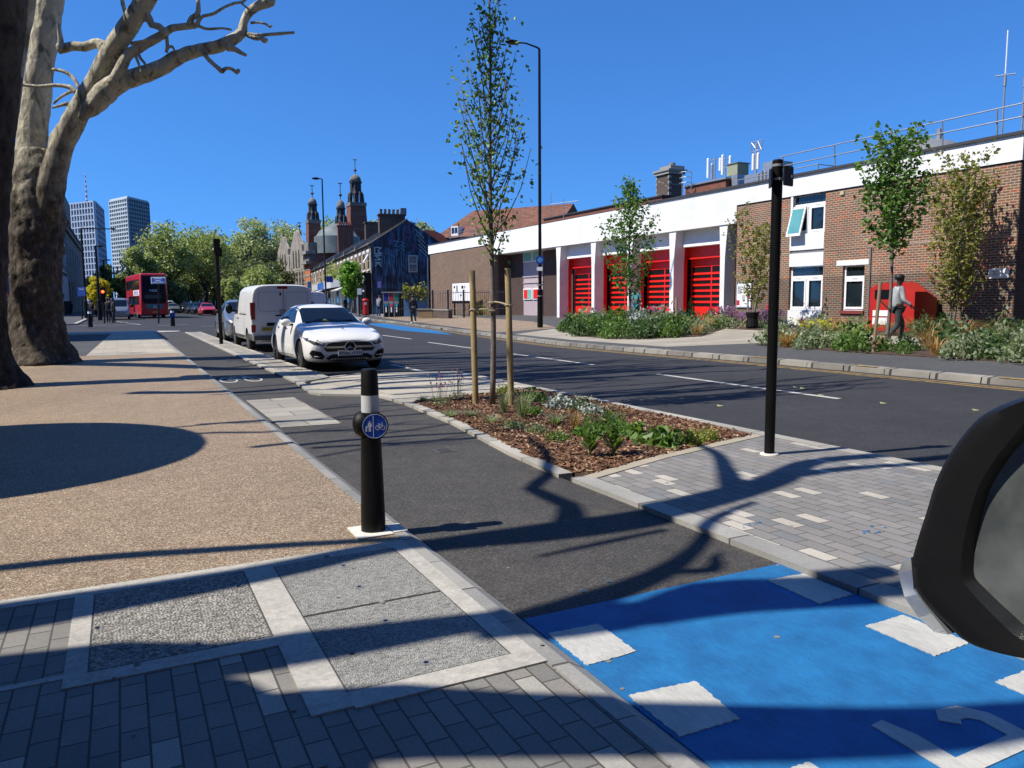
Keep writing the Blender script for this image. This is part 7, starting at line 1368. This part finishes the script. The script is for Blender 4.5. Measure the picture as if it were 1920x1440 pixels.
# ------------------------------------------------------------------ people
def skin(name, V, E, Rr, m, parent, sub=2, flat=None):
    me = bpy.data.meshes.new(name); me.from_pydata(V, E, []); o = bpy.data.objects.new(name, me); C.objects.link(o)
    o.modifiers.new('sk', 'SKIN'); 
    for i, sv in enumerate(me.skin_vertices[0].data): 
        r = Rr[i]; sv.radius = (r, r) if not isinstance(r, tuple) else r; sv.use_root = (i == 0)
    s = o.modifiers.new('s', 'SUBSURF'); s.levels = s.render_levels = sub; evalmesh(o); o.data.materials.clear(); o.data.materials.append(m); o.data.polygons.foreach_set('use_smooth', [True]*len(o.data.polygons)); o.parent = parent; return o
def person(label, loc, rz, H, skinm, top, topm, legs, legm, hairm, arms, legpose, lean=0, hair='short', shorts=False, shoe=UPVC, coat=False, bag=None, hands=True):
    """local frame: facing +x, left = +y; heights for a 1.75 m figure"""
    t = thing('person', label, 'person', loc, rz); k = H/1.75; S = lambda p: (p[0]*k, p[1]*k, p[2]*k)
    lx = lambda z: lean*(z-.95)
    V = []; E = []; Rr = []
    def add(p, r, par=None):
        V.append(S(p)); Rr.append(tuple(a*k for a in r) if isinstance(r, tuple) else r*k)
        if par is not None: E.append((par, len(V)-1))
        return len(V)-1
    pel = add((0, 0, .96), (.125, .10)); ab = add((lx(1.12), 0, 1.12), (.12, .095), pel); ch_ = add((lx(1.32), 0, 1.32), (.135, .105), ab); nk = add((lx(1.47), 0, 1.47), .06, ch_); nk2 = add((lx(1.53)+.01, 0, 1.53), .052, nk)
    hd = add((lx(1.6)+.03, 0, 1.60), (.084, .09), nk2); hd2 = add((lx(1.67)+.025, 0, 1.67), (.10, .118), hd); add((lx(1.73)+.015, 0, 1.735), (.05, .06), hd2)
    add((lx(1.63)+.125, 0, 1.635), .014, hd2)
    J = {}
    for s, (sw, el, wr) in ((1, arms[0]), (-1, arms[1])):
        sh_ = add((lx(1.42), s*.17, 1.42), .055, ch_); e = add((lx(1.42)+el[0], s*(.2+el[1]), 1.42+el[2]), .040, sh_); w_ = add((lx(1.42)+wr[0], s*(.2+wr[1]), 1.42+wr[2]), .027, e)
        J[s] = (V[sh_], V[e], V[w_]); d = (Vector(V[w_])-Vector(V[e])).normalized(); side = Vector((0, s, 0)); fwd = d.cross(side).normalized()
        pm = add(tuple((Vector(V[w_])/k+d*.05)), (.034, .018), w_)
        if hands:
            for q in range(4): 
                o = fwd*(.024-.016*q); b0 = Vector(V[pm])/k+o*1.0+d*.035; f1 = add(tuple(b0), .0095, pm); ln = (.036, .042, .04, .03)[q]; f2 = add(tuple(b0+d*ln-side*.012), .0085, f1); add(tuple(b0+d*ln*1.6-side*.035), .007, f2)
            b0 = Vector(V[w_])/k+d*.02+fwd*.03; f1 = add(tuple(b0), .011, w_); add(tuple(b0+d*.035+fwd*.02-side*.015), .009, f1)
    L = {}
    for s, (kn, an) in ((1, legpose[0]), (-1, legpose[1])):
        hp = add((0, s*.085, .90), .085, pel); kk = add((kn[0], s*.09, kn[1]), .058, hp); aa = add((an[0], s*.09, an[1]), .038, kk); ft = add((an[0]+.02, s*.09, an[1]-.05), .038, aa); to = add((an[0]+.17, s*.10, an[1]-.055), .028, ft); L[s] = [V[hp], V[kk], V[aa], V[ft], V[to]]
    skin('body', V, E, Rr, skinm, t)
    # top
    V = []; E = []; Rr = []
    a = add((0, 0, .88 if not coat else .62), (.17, .145) if not coat else (.2, .17)); b_ = add((lx(1.12), 0, 1.1), (.158, .132), a); c = add((lx(1.32), 0, 1.32), (.16, .125), b_); n_ = add((lx(1.46), 0, 1.46), .085, c)
    for s in (1, -1):
        sh_, e, w_ = [Vector(q)/k for q in J[s]]; i = add(tuple(sh_), .072, c); j = add(tuple(e if top == 'long' else sh_.lerp(e, .8)), .058, i)
        if top == 'long': add(tuple(e.lerp(w_, .92)), .043, j)
    skin('top', V, E, Rr, topm, t)
    V = []; E = []; Rr = []; a = add((0, 0, .98), (.145, .118))
    for s in (1, -1):
        hp, kk, aa, ft, to = [Vector(q)/k for q in L[s]]; i = add(tuple(hp), .1, a); j = add(tuple(kk if not shorts else hp.lerp(kk, .93)), .078, i)
        if not shorts: add(tuple(aa), .062, j)
    skin('trousers' if not shorts else 'shorts', V, E, Rr, legm, t)
    for s in (1, -1):
        V = []; E = []; Rr = []; hp, kk, aa, ft, to = [Vector(q)/k for q in L[s]]; a = add(tuple(ft+Vector((-.05, 0, 0))), .045); b_ = add(tuple(ft+Vector((.05, 0, 0))), .046, a); add(tuple(to), .036, b_); skin('shoe', V, E, Rr, shoe, t, 1)
    if hairm:
        g = MB(); g.ell(S((lx(1.68)+.012, 0, 1.705)), (.122*k, .108*k, .082*k if hair != 'cap' else .09*k), 16, 10); 
        if hair == 'beard': g.ell(S((lx(1.58)+.06, 0, 1.575)), (.05*k, .055*k, .05*k), 12, 8)
        g.build('hair', hairm, t, local=True, smooth=True)
    if bag:
        g = MB(); g.ell(S(bag[0]), tuple(q*k for q in bag[1]), 14, 10); g.build('bag', bag[2], t, local=True, smooth=True)
    return t
SK1 = mat('skin_dark', (.055, .025, .016), .5); SK2 = mat('skin_light', (.50, .28, .19), .55); SK3 = mat('skin_mid', (.30, .17, .11), .55)
HAIRK = mat('hair_black', (.008, .007, .007), .6); TROU = mat('trousers_charcoal', (.035, .04, .045), .8, 0, (.055, .06, .065), 12, obj=True); SHW = mat('grey_white_shirt', (.42, .45, .48), .8, 0, (.50, .52, .55), 9, obj=True)
mp_ = at(1680, 650, 20.3)
person('man with black beanie in pale long sleeved top and dark jeans walking right past the red bank', (mp_.x, mp_.y, farz(mp_.x)), R_(-32), 1.8, SK1, 'long', SHW, 'long', TROU, HAIRK, [(0, (-.10, .03, -.28), (-.02, .06, -.52)), (0, (.03, .06, -.29), (.22, .08, -.44))], [((.16, .52), (.12, .10)), ((-.02, .50), (-.28, .16))], hair='cap')
m2 = at(1193, 612, 32.8)
person('bald man in teal top and teal shorts standing behind the garage bed tree', (m2.x, m2.y, farz(m2.x)), R_(200), 1.76, SK2, 'short', mat('teal_shirt', (.06, .28, .33), .8, 0, (.09, .34, .38), 8, obj=True), 'short', mat('teal_shorts', (.05, .24, .30), .8), None, [(0, (.02, .03, -.28), (.24, -.05, -.26)), (0, (.02, .03, -.28), (.24, -.05, -.22))], [((.03, .5), (0, .10)), ((-.03, .5), (-.06, .10))], shorts=True, shoe=BLK, bag=((-.17, 0, 1.25), (.09, .14, .2), BLKP))
l1 = at(775, 604, 45.8)
person('woman in long black coat with white trainers walking away beside the bins', (l1.x, l1.y, farz(l1.x)), R_(95), 1.66, SK3, 'long', mat('black_coat', (.010, .010, .012), .8), 'long', mat('dark_leggings', (.02, .02, .022), .8), HAIRK, [(0, (.02, .03, -.28), (.05, .05, -.52)), (0, (-.03, .03, -.28), (-.05, .05, -.52))], [((.06, .5), (.02, .10)), ((-.03, .5), (-.16, .14))], coat=True, bag=((-.17, .05, .98), (.07, .12, .09), mat('grey_bag', (.12, .12, .11), .8)))
g1 = at(710, 592, 61)
person('person in grey top and blue jeans bending toward the bins', (g1.x, g1.y, farz(g1.x)), R_(60), 1.7, SK3, 'long', mat('grey_top', (.20, .23, .27), .8), 'long', mat('blue_jeans', (.06, .10, .16), .8), HAIRK, [(0, (.08, .03, -.28), (.2, .02, -.5)), (0, (.08, .03, -.28), (.2, .02, -.48))], [((.0, .5), (-.03, .10)), ((-.02, .5), (-.05, .10))], lean=.6)
DK = mat('dark_clothes', (.012, .012, .015), .85, 0, (.03, .03, .035), 6, obj=True)
for lb, px, d, hh, rz in (('dark clothed pedestrian beside the green cabinet before the brick building', 135, 101, 1.75, 40), ('dark clothed pedestrian right behind the left bollard', 172, 62, 1.7, 60), ('leftmost of the dark figures waiting at the traffic signal', 203, 58, 1.8, 80), ('middle one of the dark figures waiting at the traffic signal', 207, 60, 1.85, 120), ('rightmost of the dark figures waiting at the traffic signal, next to the silver van', 213, 57, 1.8, 200), ('dark clothed person walking past the pale shop awning', 597, 68, 1.75, 90), ('dark clothed shopper by the black shop doorway under the street tree', 648, 74, 1.7, -60)):
    q = at(px, 592, d); person(lb, (q.x, q.y, 0 if px < 300 else farz(q.x)), R_(rz), hh, SK3, 'long', DK, 'long', DK, HAIRK, [(0, (.02, .02, -.28), (.05, .02, -.5)), (0, (.0, .02, -.28), (.02, .02, -.52))], [((.05, .5), (.03, .10)), ((-.03, .5), (-.1, .12))], shoe=BLK, hands=False)
q = at(127, 590, 101); t = thing('cabinet', 'dark green street cabinet against the pale ground floor on the left', 'cabinet', (q.x, q.y, 0)); g = MB(); g.box(q.x-.7, q.x+.4, q.y-.3, q.y+.3, 0, 1.7); g.box(q.x-.75, q.x+.45, q.y-.35, q.y+.35, 1.7, 1.78); g.build('body', mat('cabinet_dark_green', (.015, .035, .025), .5), t)
for lb, px, w_, d, h in (('dark motor scooter shape parked by the kerb before the silver crossover', 397, 1, 60, 1.2),): pass
# ------------------------------------------------------------------ planting
PG1 = leafm('plant_green', (.05, .10, .02), (.10, .18, .035), (.17, .26, .06)); PG2 = leafm('plant_grey_green', (.12, .15, .08), (.20, .24, .14), (.30, .34, .22)); PSI = leafm('plant_silver', (.16, .19, .17), (.28, .32, .30), (.42, .46, .44), trans=.1)
PGD = leafm('plant_dark_green', (.028, .06, .018), (.055, .10, .03), (.09, .15, .05)); PYE = leafm('plant_yellow_green', (.10, .14, .018), (.18, .22, .025), (.30, .31, .04)); PBR = leafm('plant_brown_grass', (.20, .12, .05), (.32, .20, .09), (.42, .30, .16)); POR = leafm('plant_orange_grass', (.26, .13, .04), (.38, .20, .07), (.42, .28, .12))
PUR = leafm('flower_purple', (.20, .08, .24), (.30, .14, .34), (.42, .24, .44)); FYE = leafm('flower_yellow', (.6, .48, .02), (.75, .62, .03)); FWH = leafm('flower_white', (.55, .5, .52), (.7, .64, .64))
def blade(g, o, d, h, w_, bend, mi=0, n=4):
    o = Vector(o); d = Vector(d).normalized(); s = Vector((-d.y, d.x, 0)); pts = []
    for k in range(n+1): t_ = k/n; p = o+d*bend*t_*t_+Vector((0, 0, h*(t_-.25*t_*t_*min(1, bend/h)))); pts.append((p, w_*(1-t_)**.6*(.6+.4*min(1, t_*4))))
    L = [p+s*w for p, w in pts]; Rr = [p-s*w for p, w in pts]; g.raw(L+Rr, [(k, k+1, n+2+k, n+1+k) for k in range(n)], mi)
def plant_mesh(kind, r, h, rnd):
    g = MB(); m = [PG1]
    if kind in ('grass', 'browngrass', 'orangegrass', 'spiky'):
        for i in range(int(110 if kind != 'spiky' else 60)):
            a = rnd.uniform(0, 6.28); q = rnd.random()**.5*r*.3; blade(g, (q*math.cos(a), q*math.sin(a), 0), (math.cos(a+rnd.gauss(0, .4)), math.sin(a+rnd.gauss(0, .4)), 0), h*rnd.uniform(.6, 1.1), r*.022 if kind != 'spiky' else r*.05, r*rnd.uniform(.3, 1.1), 0)
        m = [{'grass': PG2, 'browngrass': PBR, 'orangegrass': POR, 'spiky': PG2}[kind]]
    elif kind == 'lance':
        for s in range(7):
            a = rnd.uniform(0, 6.28); b_ = r*rnd.uniform(.1, .55); hh = h*rnd.uniform(.7, 1.1); top = Vector((b_*math.cos(a), b_*math.sin(a), hh)); g.tube([(0, 0, 0), top*.5, top], [.004, .003, .002], 4)
            for k in range(16):
                t_ = .15+.85*k/16; c = top*t_; an = k*2.4; d = Vector((math.cos(an), math.sin(an), 0)); L = r*.62*(1.1-t_*.6); up = Vector((0, 0, L*.75)); w_ = d.cross(Vector((0, 0, 1)))*L*.13
                g.raw([c, c+d*L*.4+up*.5+w_, c+d*L*.75+up, c+d*L*.4+up*.5-w_], [(0, 1, 2, 3)])
    elif kind in ('purple', 'lavender'):
        for i in range(120): a = rnd.uniform(0, 6.28); q = r*rnd.random()**.5; quadleaf(g, (q*math.cos(a), q*math.sin(a), h*.25*rnd.random()), r*.2, rnd, 0)
        for i in range(16 if kind == 'purple' else 60):
            a = rnd.uniform(0, 6.28); q = r*rnd.random(); hh = h*rnd.uniform(.55, 1); x, y = q*math.cos(a), q*math.sin(a); g.tube([(x*.5, y*.5, 0), (x, y, hh)], [.0025, .002] if kind == 'purple' else [.006, .005], 4)
            for j in range(9): quadleaf(g, (x+rnd.gauss(0, .008 if kind == 'purple' else .02), y+rnd.gauss(0, .008 if kind == 'purple' else .02), hh+rnd.gauss(0, .008 if kind == 'purple' else .05)), .022 if kind == 'purple' else .06, rnd, 1)
        m = [PG2, PUR]
    else:
        n = {'mound': 420, 'silver': 460, 'shrub': 420, 'yellow': 420, 'dark': 460, 'flowery': 420, 'yellowflower': 420, 'leafy': 150, 'white': 420, 'rosemary': 300}[kind]; ls = {'leafy': .36, 'silver': .17, 'rosemary': .13, 'mound': .14, 'yellow': .15}.get(kind, .15)*r*1.2
        for i in range(n):
            a = rnd.uniform(0, 6.28); t_ = rnd.random(); ph = math.acos(1-t_); lump = 1+.22*math.sin(a*3+r*9)+.15*math.sin(a*5+ph*4); q = r*lump*rnd.uniform(.45, 1.02)
            p = (q*math.sin(ph)*math.cos(a), q*math.sin(ph)*math.sin(a), h*lump*(.08+.92*math.cos(ph))*rnd.uniform(.5, 1.0)); 
            if kind == 'leafy': leaf(g, p, ls, rnd)
            else: quadleaf(g, p, ls, rnd, 0)
        if kind in ('flowery', 'yellowflower', 'white'):
            for i in range(16):
                a = rnd.uniform(0, 6.28); q = r*rnd.random()**.5*.9; hh = h*rnd.uniform(.9, 1.25)
                for j in range(7): quadleaf(g, (q*math.cos(a)+rnd.gauss(0, .02), q*math.sin(a)+rnd.gauss(0, .02), hh+rnd.gauss(0, .015)), r*.08, rnd, 1)
        m = {'mound': [PG1], 'silver': [PSI], 'shrub': [PG2], 'yellow': [PYE], 'dark': [PGD], 'flowery': [PG2, PUR], 'yellowflower': [PG2, FYE], 'leafy': [PG1], 'white': [PG2, FWH], 'rosemary': [PGD]}[kind]
    return g, m
rnd = random.Random(31)
PL = [('spiky', 794, 754, .10, .12, 'small spiky green tuft at the far left corner of the near planting bed'), ('purple', 825, 760, .13, .42, 'clump of thin purple flower stems at the left corner of the near bed'), ('purple', 857, 748, .11, .40, 'smaller purple flowered clump nearer the left stake'),
 ('grass', 845, 781, .17, .11, 'first low grey green grass clump along the kerb of the near bed'), ('grass', 885, 781, .17, .11, 'second low grass clump along the kerb, below the left stake'), ('grass', 921, 793, .15, .12, 'third low grass clump along the kerb, below the tree trunk'), ('shrub', 964, 804, .13, .10, 'low thin leaved plant along the kerb below the right stake'), ('shrub', 1007, 812, .12, .10, 'small low plant in bark, left of the pair of low mounds by the kerb'), ('mound', 1045, 826, .13, .10, 'small dark mound in the bark near the kerb, nearest the tall lance leaves'),
 ('grass', 944, 774, .13, .30, 'arching tall grass in front of the right stake'), ('grass', 979, 784, .18, .36, 'tallest arching grass clump right of the stakes'), ('leafy', 997, 750, .14, .15, 'bright leafy green plant at the back of the near bed'), ('leafy', 1001, 777, .10, .10, 'small leafy plant behind the tallest grass'), ('yellow', 950, 738, .16, .13, 'yellow flowering mound behind the right stake'), ('mound', 1021, 755, .12, .13, 'small green mound left of the silver foliage'),
 ('silver', 1056, 764, .24, .15, 'large silver white leaved plant at the back of the near bed'), ('silver', 1110, 775, .15, .12, 'smaller silver leaved plant right of the large one'), ('spiky', 1041, 796, .17, .16, 'spiky yellowish green tuft below the silver foliage'), ('rosemary', 1090, 770, .15, .20, 'dark wiry bush between the two silver plants'), ('browngrass', 1079, 803, .12, .20, 'pale brown grass tuft below the dark wiry bush'),
 ('rosemary', 1139, 797, .18, .20, 'dark green bushy herb left of the round leafy mound'), ('leafy', 1110, 818, .17, .12, 'round leafed mound behind the left lance leaved plant'), ('lance', 1106, 856, .17, .36, 'left one of the two tall lance leaved plants at the front of the bed'), ('lance', 1151, 856, .20, .36, 'right one of the two tall lance leaved plants at the front of the bed'), ('leafy', 1176, 816, .18, .13, 'round leafed mound right of the tall lance leaved plants'),
 ('leafy', 1240, 836, .20, .16, 'broad leaved plant with yellow flowers near the right corner of the bed'), ('yellow', 1298, 832, .14, .13, 'rounded yellow green bush near the right corner of the bed'), ('yellow', 1327, 825, .11, .12, 'smaller yellow green bush nearest the right corner of the bed')]
for kind, px, py, r, h, lb in PL:
    q = on_ground(px, py, 0); g, m = plant_mesh(kind, r*1.15, h*1.1, rnd); o = g.build('bedding_plant', m, None, local=True); o.location = (q.x, q.y, -.008); tag(o, lb, 'plant', 'plants in the near island bed')
# bark chips
def inside(p, poly):
    c = False; n = len(poly)
    for i in range(n):
        a, b_ = poly[i], poly[(i+1) % n]
        if (a[1] > p[1]) != (b_[1] > p[1]) and p[0] < (b_[0]-a[0])*(p[1]-a[1])/(b_[1]-a[1])+a[0]: c = not c
    return c
g = MB(); n = 0
while n < 15000:
    x = rnd.uniform(3.25, 5.95); y = rnd.uniform(5.2, 11); 
    if not inside((x, y), mulch): continue
    if y > 8 and rnd.random() < .35: n += 1; continue
    n += 1; hgt = .02*mn.noise(Vector((x*2.2, y*2.2, 0)))+.012*mn.noise(Vector((x*7, y*7, 3))); L = rnd.uniform(.012, .036); w_ = rnd.uniform(.005, .012); a = rnd.uniform(0, 6.28); ti = rnd.gauss(0, .35); d = Vector((math.cos(a), math.sin(a), ti)).normalized(); s = d.cross(Vector((rnd.gauss(0, .4), rnd.gauss(0, .4), 1))).normalized(); c = Vector((x, y, .004+hgt+rnd.uniform(0, .016))); up = d.cross(s)*.003
    g.raw([c-d*L-s*w_, c+d*L-s*w_*.6, c+d*L*.8+s*w_, c-d*L*.9+s*w_*.8, c-d*L-s*w_+up, c+d*L-s*w_*.6+up, c+d*L*.8+s*w_+up, c-d*L*.9+s*w_*.8+up], [(0, 1, 2, 3), (7, 6, 5, 4), (0, 4, 5, 1), (2, 6, 7, 3), (1, 5, 6, 2), (3, 7, 4, 0)])
m, nt, b = _nt('bark_chip'); b.inputs['Roughness'].default_value = .8; gi = node(nt, 'ShaderNodeNewGeometry'); nt.links.new(ramp(nt, gi.outputs['Random Per Island'], [(0, (.045, .02, .012)), (.35, (.16, .065, .032)), (.6, (.26, .12, .06)), (.85, (.40, .24, .13)), (1, (.55, .42, .28))]), b.inputs['Base Color'])
o = g.build('bark_chippings', m, None, local=True); tag(o, 'reddish bark chippings covering the near planting bed', 'bark chips', None, 'stuff')
# soil mound under the chips
g = MB(); nx, ny = 28, 58; idx = {}
for i in range(nx+1):
    for j in range(ny+1):
        x = 3.27+(5.95-3.27)*i/nx; y = 5.2+(11-5.2)*j/ny
        idx[i, j] = len(g.v); g.v.append((x, y, -.002+.02*mn.noise(Vector((x*2.2, y*2.2, 0)))+.008*mn.noise(Vector((x*9, y*9, 3)))))
for i in range(nx):
    for j in range(ny):
        x = 3.27+(5.95-3.27)*(i+.5)/nx; y = 5.2+(11-5.2)*(j+.5)/ny
        if inside((x, y), mulch): g.f.append((idx[i, j], idx[i+1, j], idx[i+1, j+1], idx[i, j+1])); g.m.append(0)
o = g.build('bed_soil_surface', grain('mulch_base', [(0, (.04, .018, .01)), (.5, (.13, .06, .03)), (1, (.30, .17, .09))], 70, .9, 1, .2, 2, .01), None, smooth=True, local=True); tag(o, None, None, None, 'structure')
# far beds
KD = {'dark': 'dark green bushy plant', 'mound': 'mid green leafy mound', 'shrub': 'grey green shrub', 'grass': 'grey green grass clump', 'orangegrass': 'orange tinted ornamental grass', 'browngrass': 'brown feathery grass', 'silver': 'silver leaved plant', 'lavender': 'purple flowering clump', 'white': 'white flowering shrub', 'yellowflower': 'grey shrub with yellow flowers', 'leafy': 'broad leaved green plant', 'flowery': 'pale purple flowering plant', 'yellow': 'yellow green shrub'}
protos = {}
def far_bed(bedname, poly, plan, zoff, group, dens, rnd, hmul=1.0, fixed=()):
    pts = []
    tries = 0
    while len(pts) < dens and tries < 20000:
        tries += 1; x = rnd.uniform(min(p[0] for p in poly), max(p[0] for p in poly)); y = rnd.uniform(min(p[1] for p in poly), max(p[1] for p in poly))
        if not inside((x, y), poly) or any((x-a)**2+(y-b_)**2 < .62**2 for a, b_, _ in pts): continue
        pts.append((x, y, plan(x, y, rnd)))
    pts += list(fixed)
    lst = []
    for x, y, kd in pts:
        key = (kd, rnd.randrange(3))
        if key not in protos:
            g, m = plant_mesh(kd, .5, .55 if kd not in ('lavender',) else .7, rnd); protos[key] = [g, m, None]
        pr = protos[key]
        if pr[2] is None: o = pr[0].build('bed_plant', pr[1], None, local=True); pr[2] = o
        else: o = pr[2].copy(); C.objects.link(o)
        s = rnd.uniform(.75, 1.25)*(.5 if abs(math.atan2(x, y)-math.atan2(mp_.x, mp_.y)) < .03 and x < mp_.x else 1); o.location = (x, y, farz(x)); o.scale = (s*1.05, s*1.05, s*rnd.uniform(.85, 1.3)*hmul); o.rotation_euler = (0, 0, rnd.uniform(0, 6.28)); lst.append((math.atan2(x, y), kd, o))
    lst.sort(key=lambda a: a[0]); cnt = {}
    tot = {}
    for _, kd, _o in lst: tot[kd] = tot.get(kd, 0)+1
    for _, kd, o in lst:
        k = cnt.get(kd, 0); cnt[kd] = k+1
        lb = f"{KD[kd]} in the {bedname}" if tot[kd] == 1 else f"{KD[kd]} in the {bedname}, {ORD[min(k, 24)]} from the left"; tag(o, lb, 'plant', group)
rnd = random.Random(12)
def ch(*a): return lambda x, y, r: r.choice(a)
far_bed('bed before the red doors', BEDA, lambda x, y, r: r.choice(('dark', 'dark', 'mound', 'mound', 'shrub', 'leafy')) if x < 17 else r.choice(('browngrass', 'flowery', 'dark', 'shrub', 'mound', 'silver')), 0, 'plants in the bed before the red doors', 62, rnd, 1.15)
far_bed('roadside bed at right', BEDB, lambda x, y, r: r.choice(('yellowflower', 'browngrass', 'orangegrass', 'shrub')) if y > 13.6 else (r.choice(('dark', 'mound', 'mound', 'browngrass', 'dark', 'orangegrass')) if y > 10.5 else r.choice(('dark', 'dark', 'shrub', 'shrub', 'silver', 'mound'))), 0, 'plants in the roadside bed at right', 50, rnd, 1.0)
far_bed('bed along the brick wall', BEDC, lambda x, y, r: r.choice(('lavender', 'silver', 'shrub')) if y > 21.5 else (r.choice(('orangegrass', 'shrub', 'browngrass')) if y > 17 else r.choice(('orangegrass', 'grass', 'dark', 'silver', 'browngrass'))), 0, 'plants in the bed along the brick wall', 46, rnd, .9)
# ------------------------------------------------------------------ the car we sit in: door mirror and flank
HG = mat('mirror_housing', (.006, .0065, .008), .45, 0, (.009, .0095, .011), 6, .05, 200, spec=.35)
MG = mat('mirror_glass_surface', (.26, .29, .28), .08, .8, (.60, .62, .60), 14)  # blotchy greys in the colour stand in for mirror reflections
OWN = mat('own_car_silver', (.38, .39, .40), .3, .7, (.4, .41, .42), 1, coat=.5)
mc = thing('silver_car', 'silver car with a black wing mirror, nearest to us, cut by the right edge', 'car', (.6, .3, 0))
def yz(px, py, X): r = FW + RT*((px-960)/FPX) + UP*((720-py)/FPX); t_ = X/r.x; return (r.y*t_, EYE.z+r.z*t_)
out = [(1960, 738), (1920, 743), (1860, 764), (1822, 790), (1778, 848), (1752, 900), (1735, 955), (1716, 1015), (1706, 1060), (1713, 1105), (1740, 1142), (1772, 1174), (1808, 1206), (1850, 1224), (1920, 1239), (1980, 1245), (2150, 1230), (2230, 1150), (2240, 1000), (2200, 850), (2100, 760)]
inn = [(1965, 770), (1935, 785), (1900, 828), (1868, 870), (1842, 915), (1828, 958), (1816, 1010), (1811, 1055), (1812, 1085), (1828, 1106), (1856, 1136), (1880, 1160), (1900, 1180), (1925, 1198), (1960, 1210), (1990, 1212), (2120, 1195), (2180, 1130), (2190, 1000), (2160, 880), (2080, 790)]
o2 = [yz(x, y, .6) for x, y in out]; i2 = [yz(x, y, .6) for x, y in inn]; 
def dense(P, k=4):
    n = len(P); o = []
    for i in range(n):
        a, b_, c, d = [Vector(P[(i+j-1) % n]) for j in range(4)]
        for q in range(k): t_ = q/k; v = .5*((2*b_)+(c-a)*t_+(2*a-5*b_+4*c-d)*t_*t_+(3*b_-a-3*c+d)*t_**3); o.append((v.x, v.y))
    return o
o2 = dense(o2); i2 = dense(i2); cyy = sum(p[0] for p in o2)/len(o2); czz = sum(p[1] for p in o2)/len(o2)
g = MB(); n = len(o2); prof = [(1.0, .006, o2), (1.0, .016, o2), (1.0, .035, o2), (.94, .07, o2), (.80, .11, o2), (.5, .14, o2), (.1, .15, o2)]
gx = lambda y: .606-.10*(y-.42)
rings = [[(gx(y)+.001, y, z) for y, z in i2], [(.599, (y*.93+a[0]*.07), (z*.93+a[1]*.07)) for (y, z), a in zip(i2, o2)], [(.597, (y*.5+a[0]*.5), (z*.5+a[1]*.5)) for (y, z), a in zip(i2, o2)], [(.5965, (y*.2+a[0]*.8), (z*.2+a[1]*.8)) for (y, z), a in zip(i2, o2)], [(.6, cyy+(y-cyy)*.975, czz+(z-czz)*.975) for y, z in o2]]
for s, dx, src in prof: rings.append([(.6+dx, cyy+(y-cyy)*s, czz+(z-czz)*s) for y, z in src])
for r_ in rings: g.v += r_
for k in range(len(rings)-1):
    for i in range(n): g.f.append((k*n+i, k*n+(i+1) % n, (k+1)*n+(i+1) % n, (k+1)*n+i)); g.m.append(0)
g.f.append(tuple((len(rings)-1)*n+i for i in range(n))); g.m.append(0)
o = g.build('mirror_housing', HG, mc, smooth=True); o.data.set_sharp_from_angle(angle=R_(48))
g = MB(); g.raw([(gx(y), y, z) for y, z in i2], [tuple(range(n))]); g.build('mirror_glass', MG, mc)
il = [yz(x, y, .6) for x, y in ((1708, 1045), (1692, 1052), (1684, 1075), (1696, 1120), (1722, 1158), (1752, 1185), (1778, 1190), (1740, 1142), (1713, 1105))]
m, nt, b = _nt('clear_lens'); b.inputs['Base Color'].default_value = (.75, .8, .85, 1); b.inputs['Roughness'].default_value = .12; b.inputs['Transmission Weight'].default_value = .85; b.inputs['IOR'].default_value = 1.3
g = MB(); g.hull([(.60, y, z) for y, z in il], [(.66, y, z) for y, z in il]); g.build('indicator_lens', m, mc)
g = MB(); g.hull([(.62, .26, 1.10), (.70, .26, 1.10), (.70, .26, 1.16), (.62, .26, 1.16)], [(.60, .12, 1.03), (.74, .12, 1.03), (.74, .12, 1.10), (.60, .12, 1.10)]); g.build('mirror_arm', HG, mc)
g = MB(); pr = [(-3.2, .55), (-3.2, .95), (-1.5, 1.0), (.7, 1.02), (.95, 1.0), (1.9, .88), (2.05, .6), (2.0, .3), (-3.1, .3)]; g.hull([(x, .10, z) for x, z in pr], [(x, .02, z) for x, z in pr]); g.build('door', OWN, mc)
g = MB(); g.hull([(x, .02, z) for x, z in [(.75, .6), (.75, 1.0), (1.9, .86), (2.0, .6)]], [(x, -1.5, z) for x, z in [(.75, .6), (.75, 1.03), (1.9, .9), (2.0, .6)]]); g.build('bonnet', OWN, mc)
g = MB(); g.lathe([(.33, 0), (.33, .2)], (1.4, .09, .27), 24, ax=(Vector((1, 0, 0)), Vector((0, 0, 1)), Vector((0, -1, 0)))); g.lathe([(.33, 0), (.33, .2)], (-2.4, .09, .27), 24, ax=(Vector((1, 0, 0)), Vector((0, 0, 1)), Vector((0, -1, 0)))); g.build('wheels', TYRE, mc)
# ------------------------------------------------------------------ label check: at most 16 words
for o in C.objects:
    if 'label' in o and len(o['label'].split()) > 16: o['label'] = ' '.join(o['label'].split()[:16])
    if 'bv' in o: del o['bv']

WHITES = ('plane_bark', 'sign_blue', 'white_render', 'white_panel', 'white_frame', 'white_paint', 'white_road_paint', 'mortar_white', 'reflective_white', 'car_paint_white', 'chrome', 'mirror_glass_surface', 'white_plate', 'blue_surfacing', 'red_door_paint', 'bus_red', 'car_paint_red', 'tower_light', 'tower_white', 'car_glass', 'dark_glass')
for m in bpy.data.materials:            # overall calibration of the surface colours to the exposure
    if not m.use_nodes or m.name in WHITES: continue
    nt = m.node_tree; b = nt.nodes.get('Principled BSDF')
    if not b: continue
    i = b.inputs['Base Color']
    if i.is_linked:
        src = i.links[0].from_socket; nt.links.new(mixc(nt, 1., src, (.76, .76, .76), 'MULTIPLY'), i)
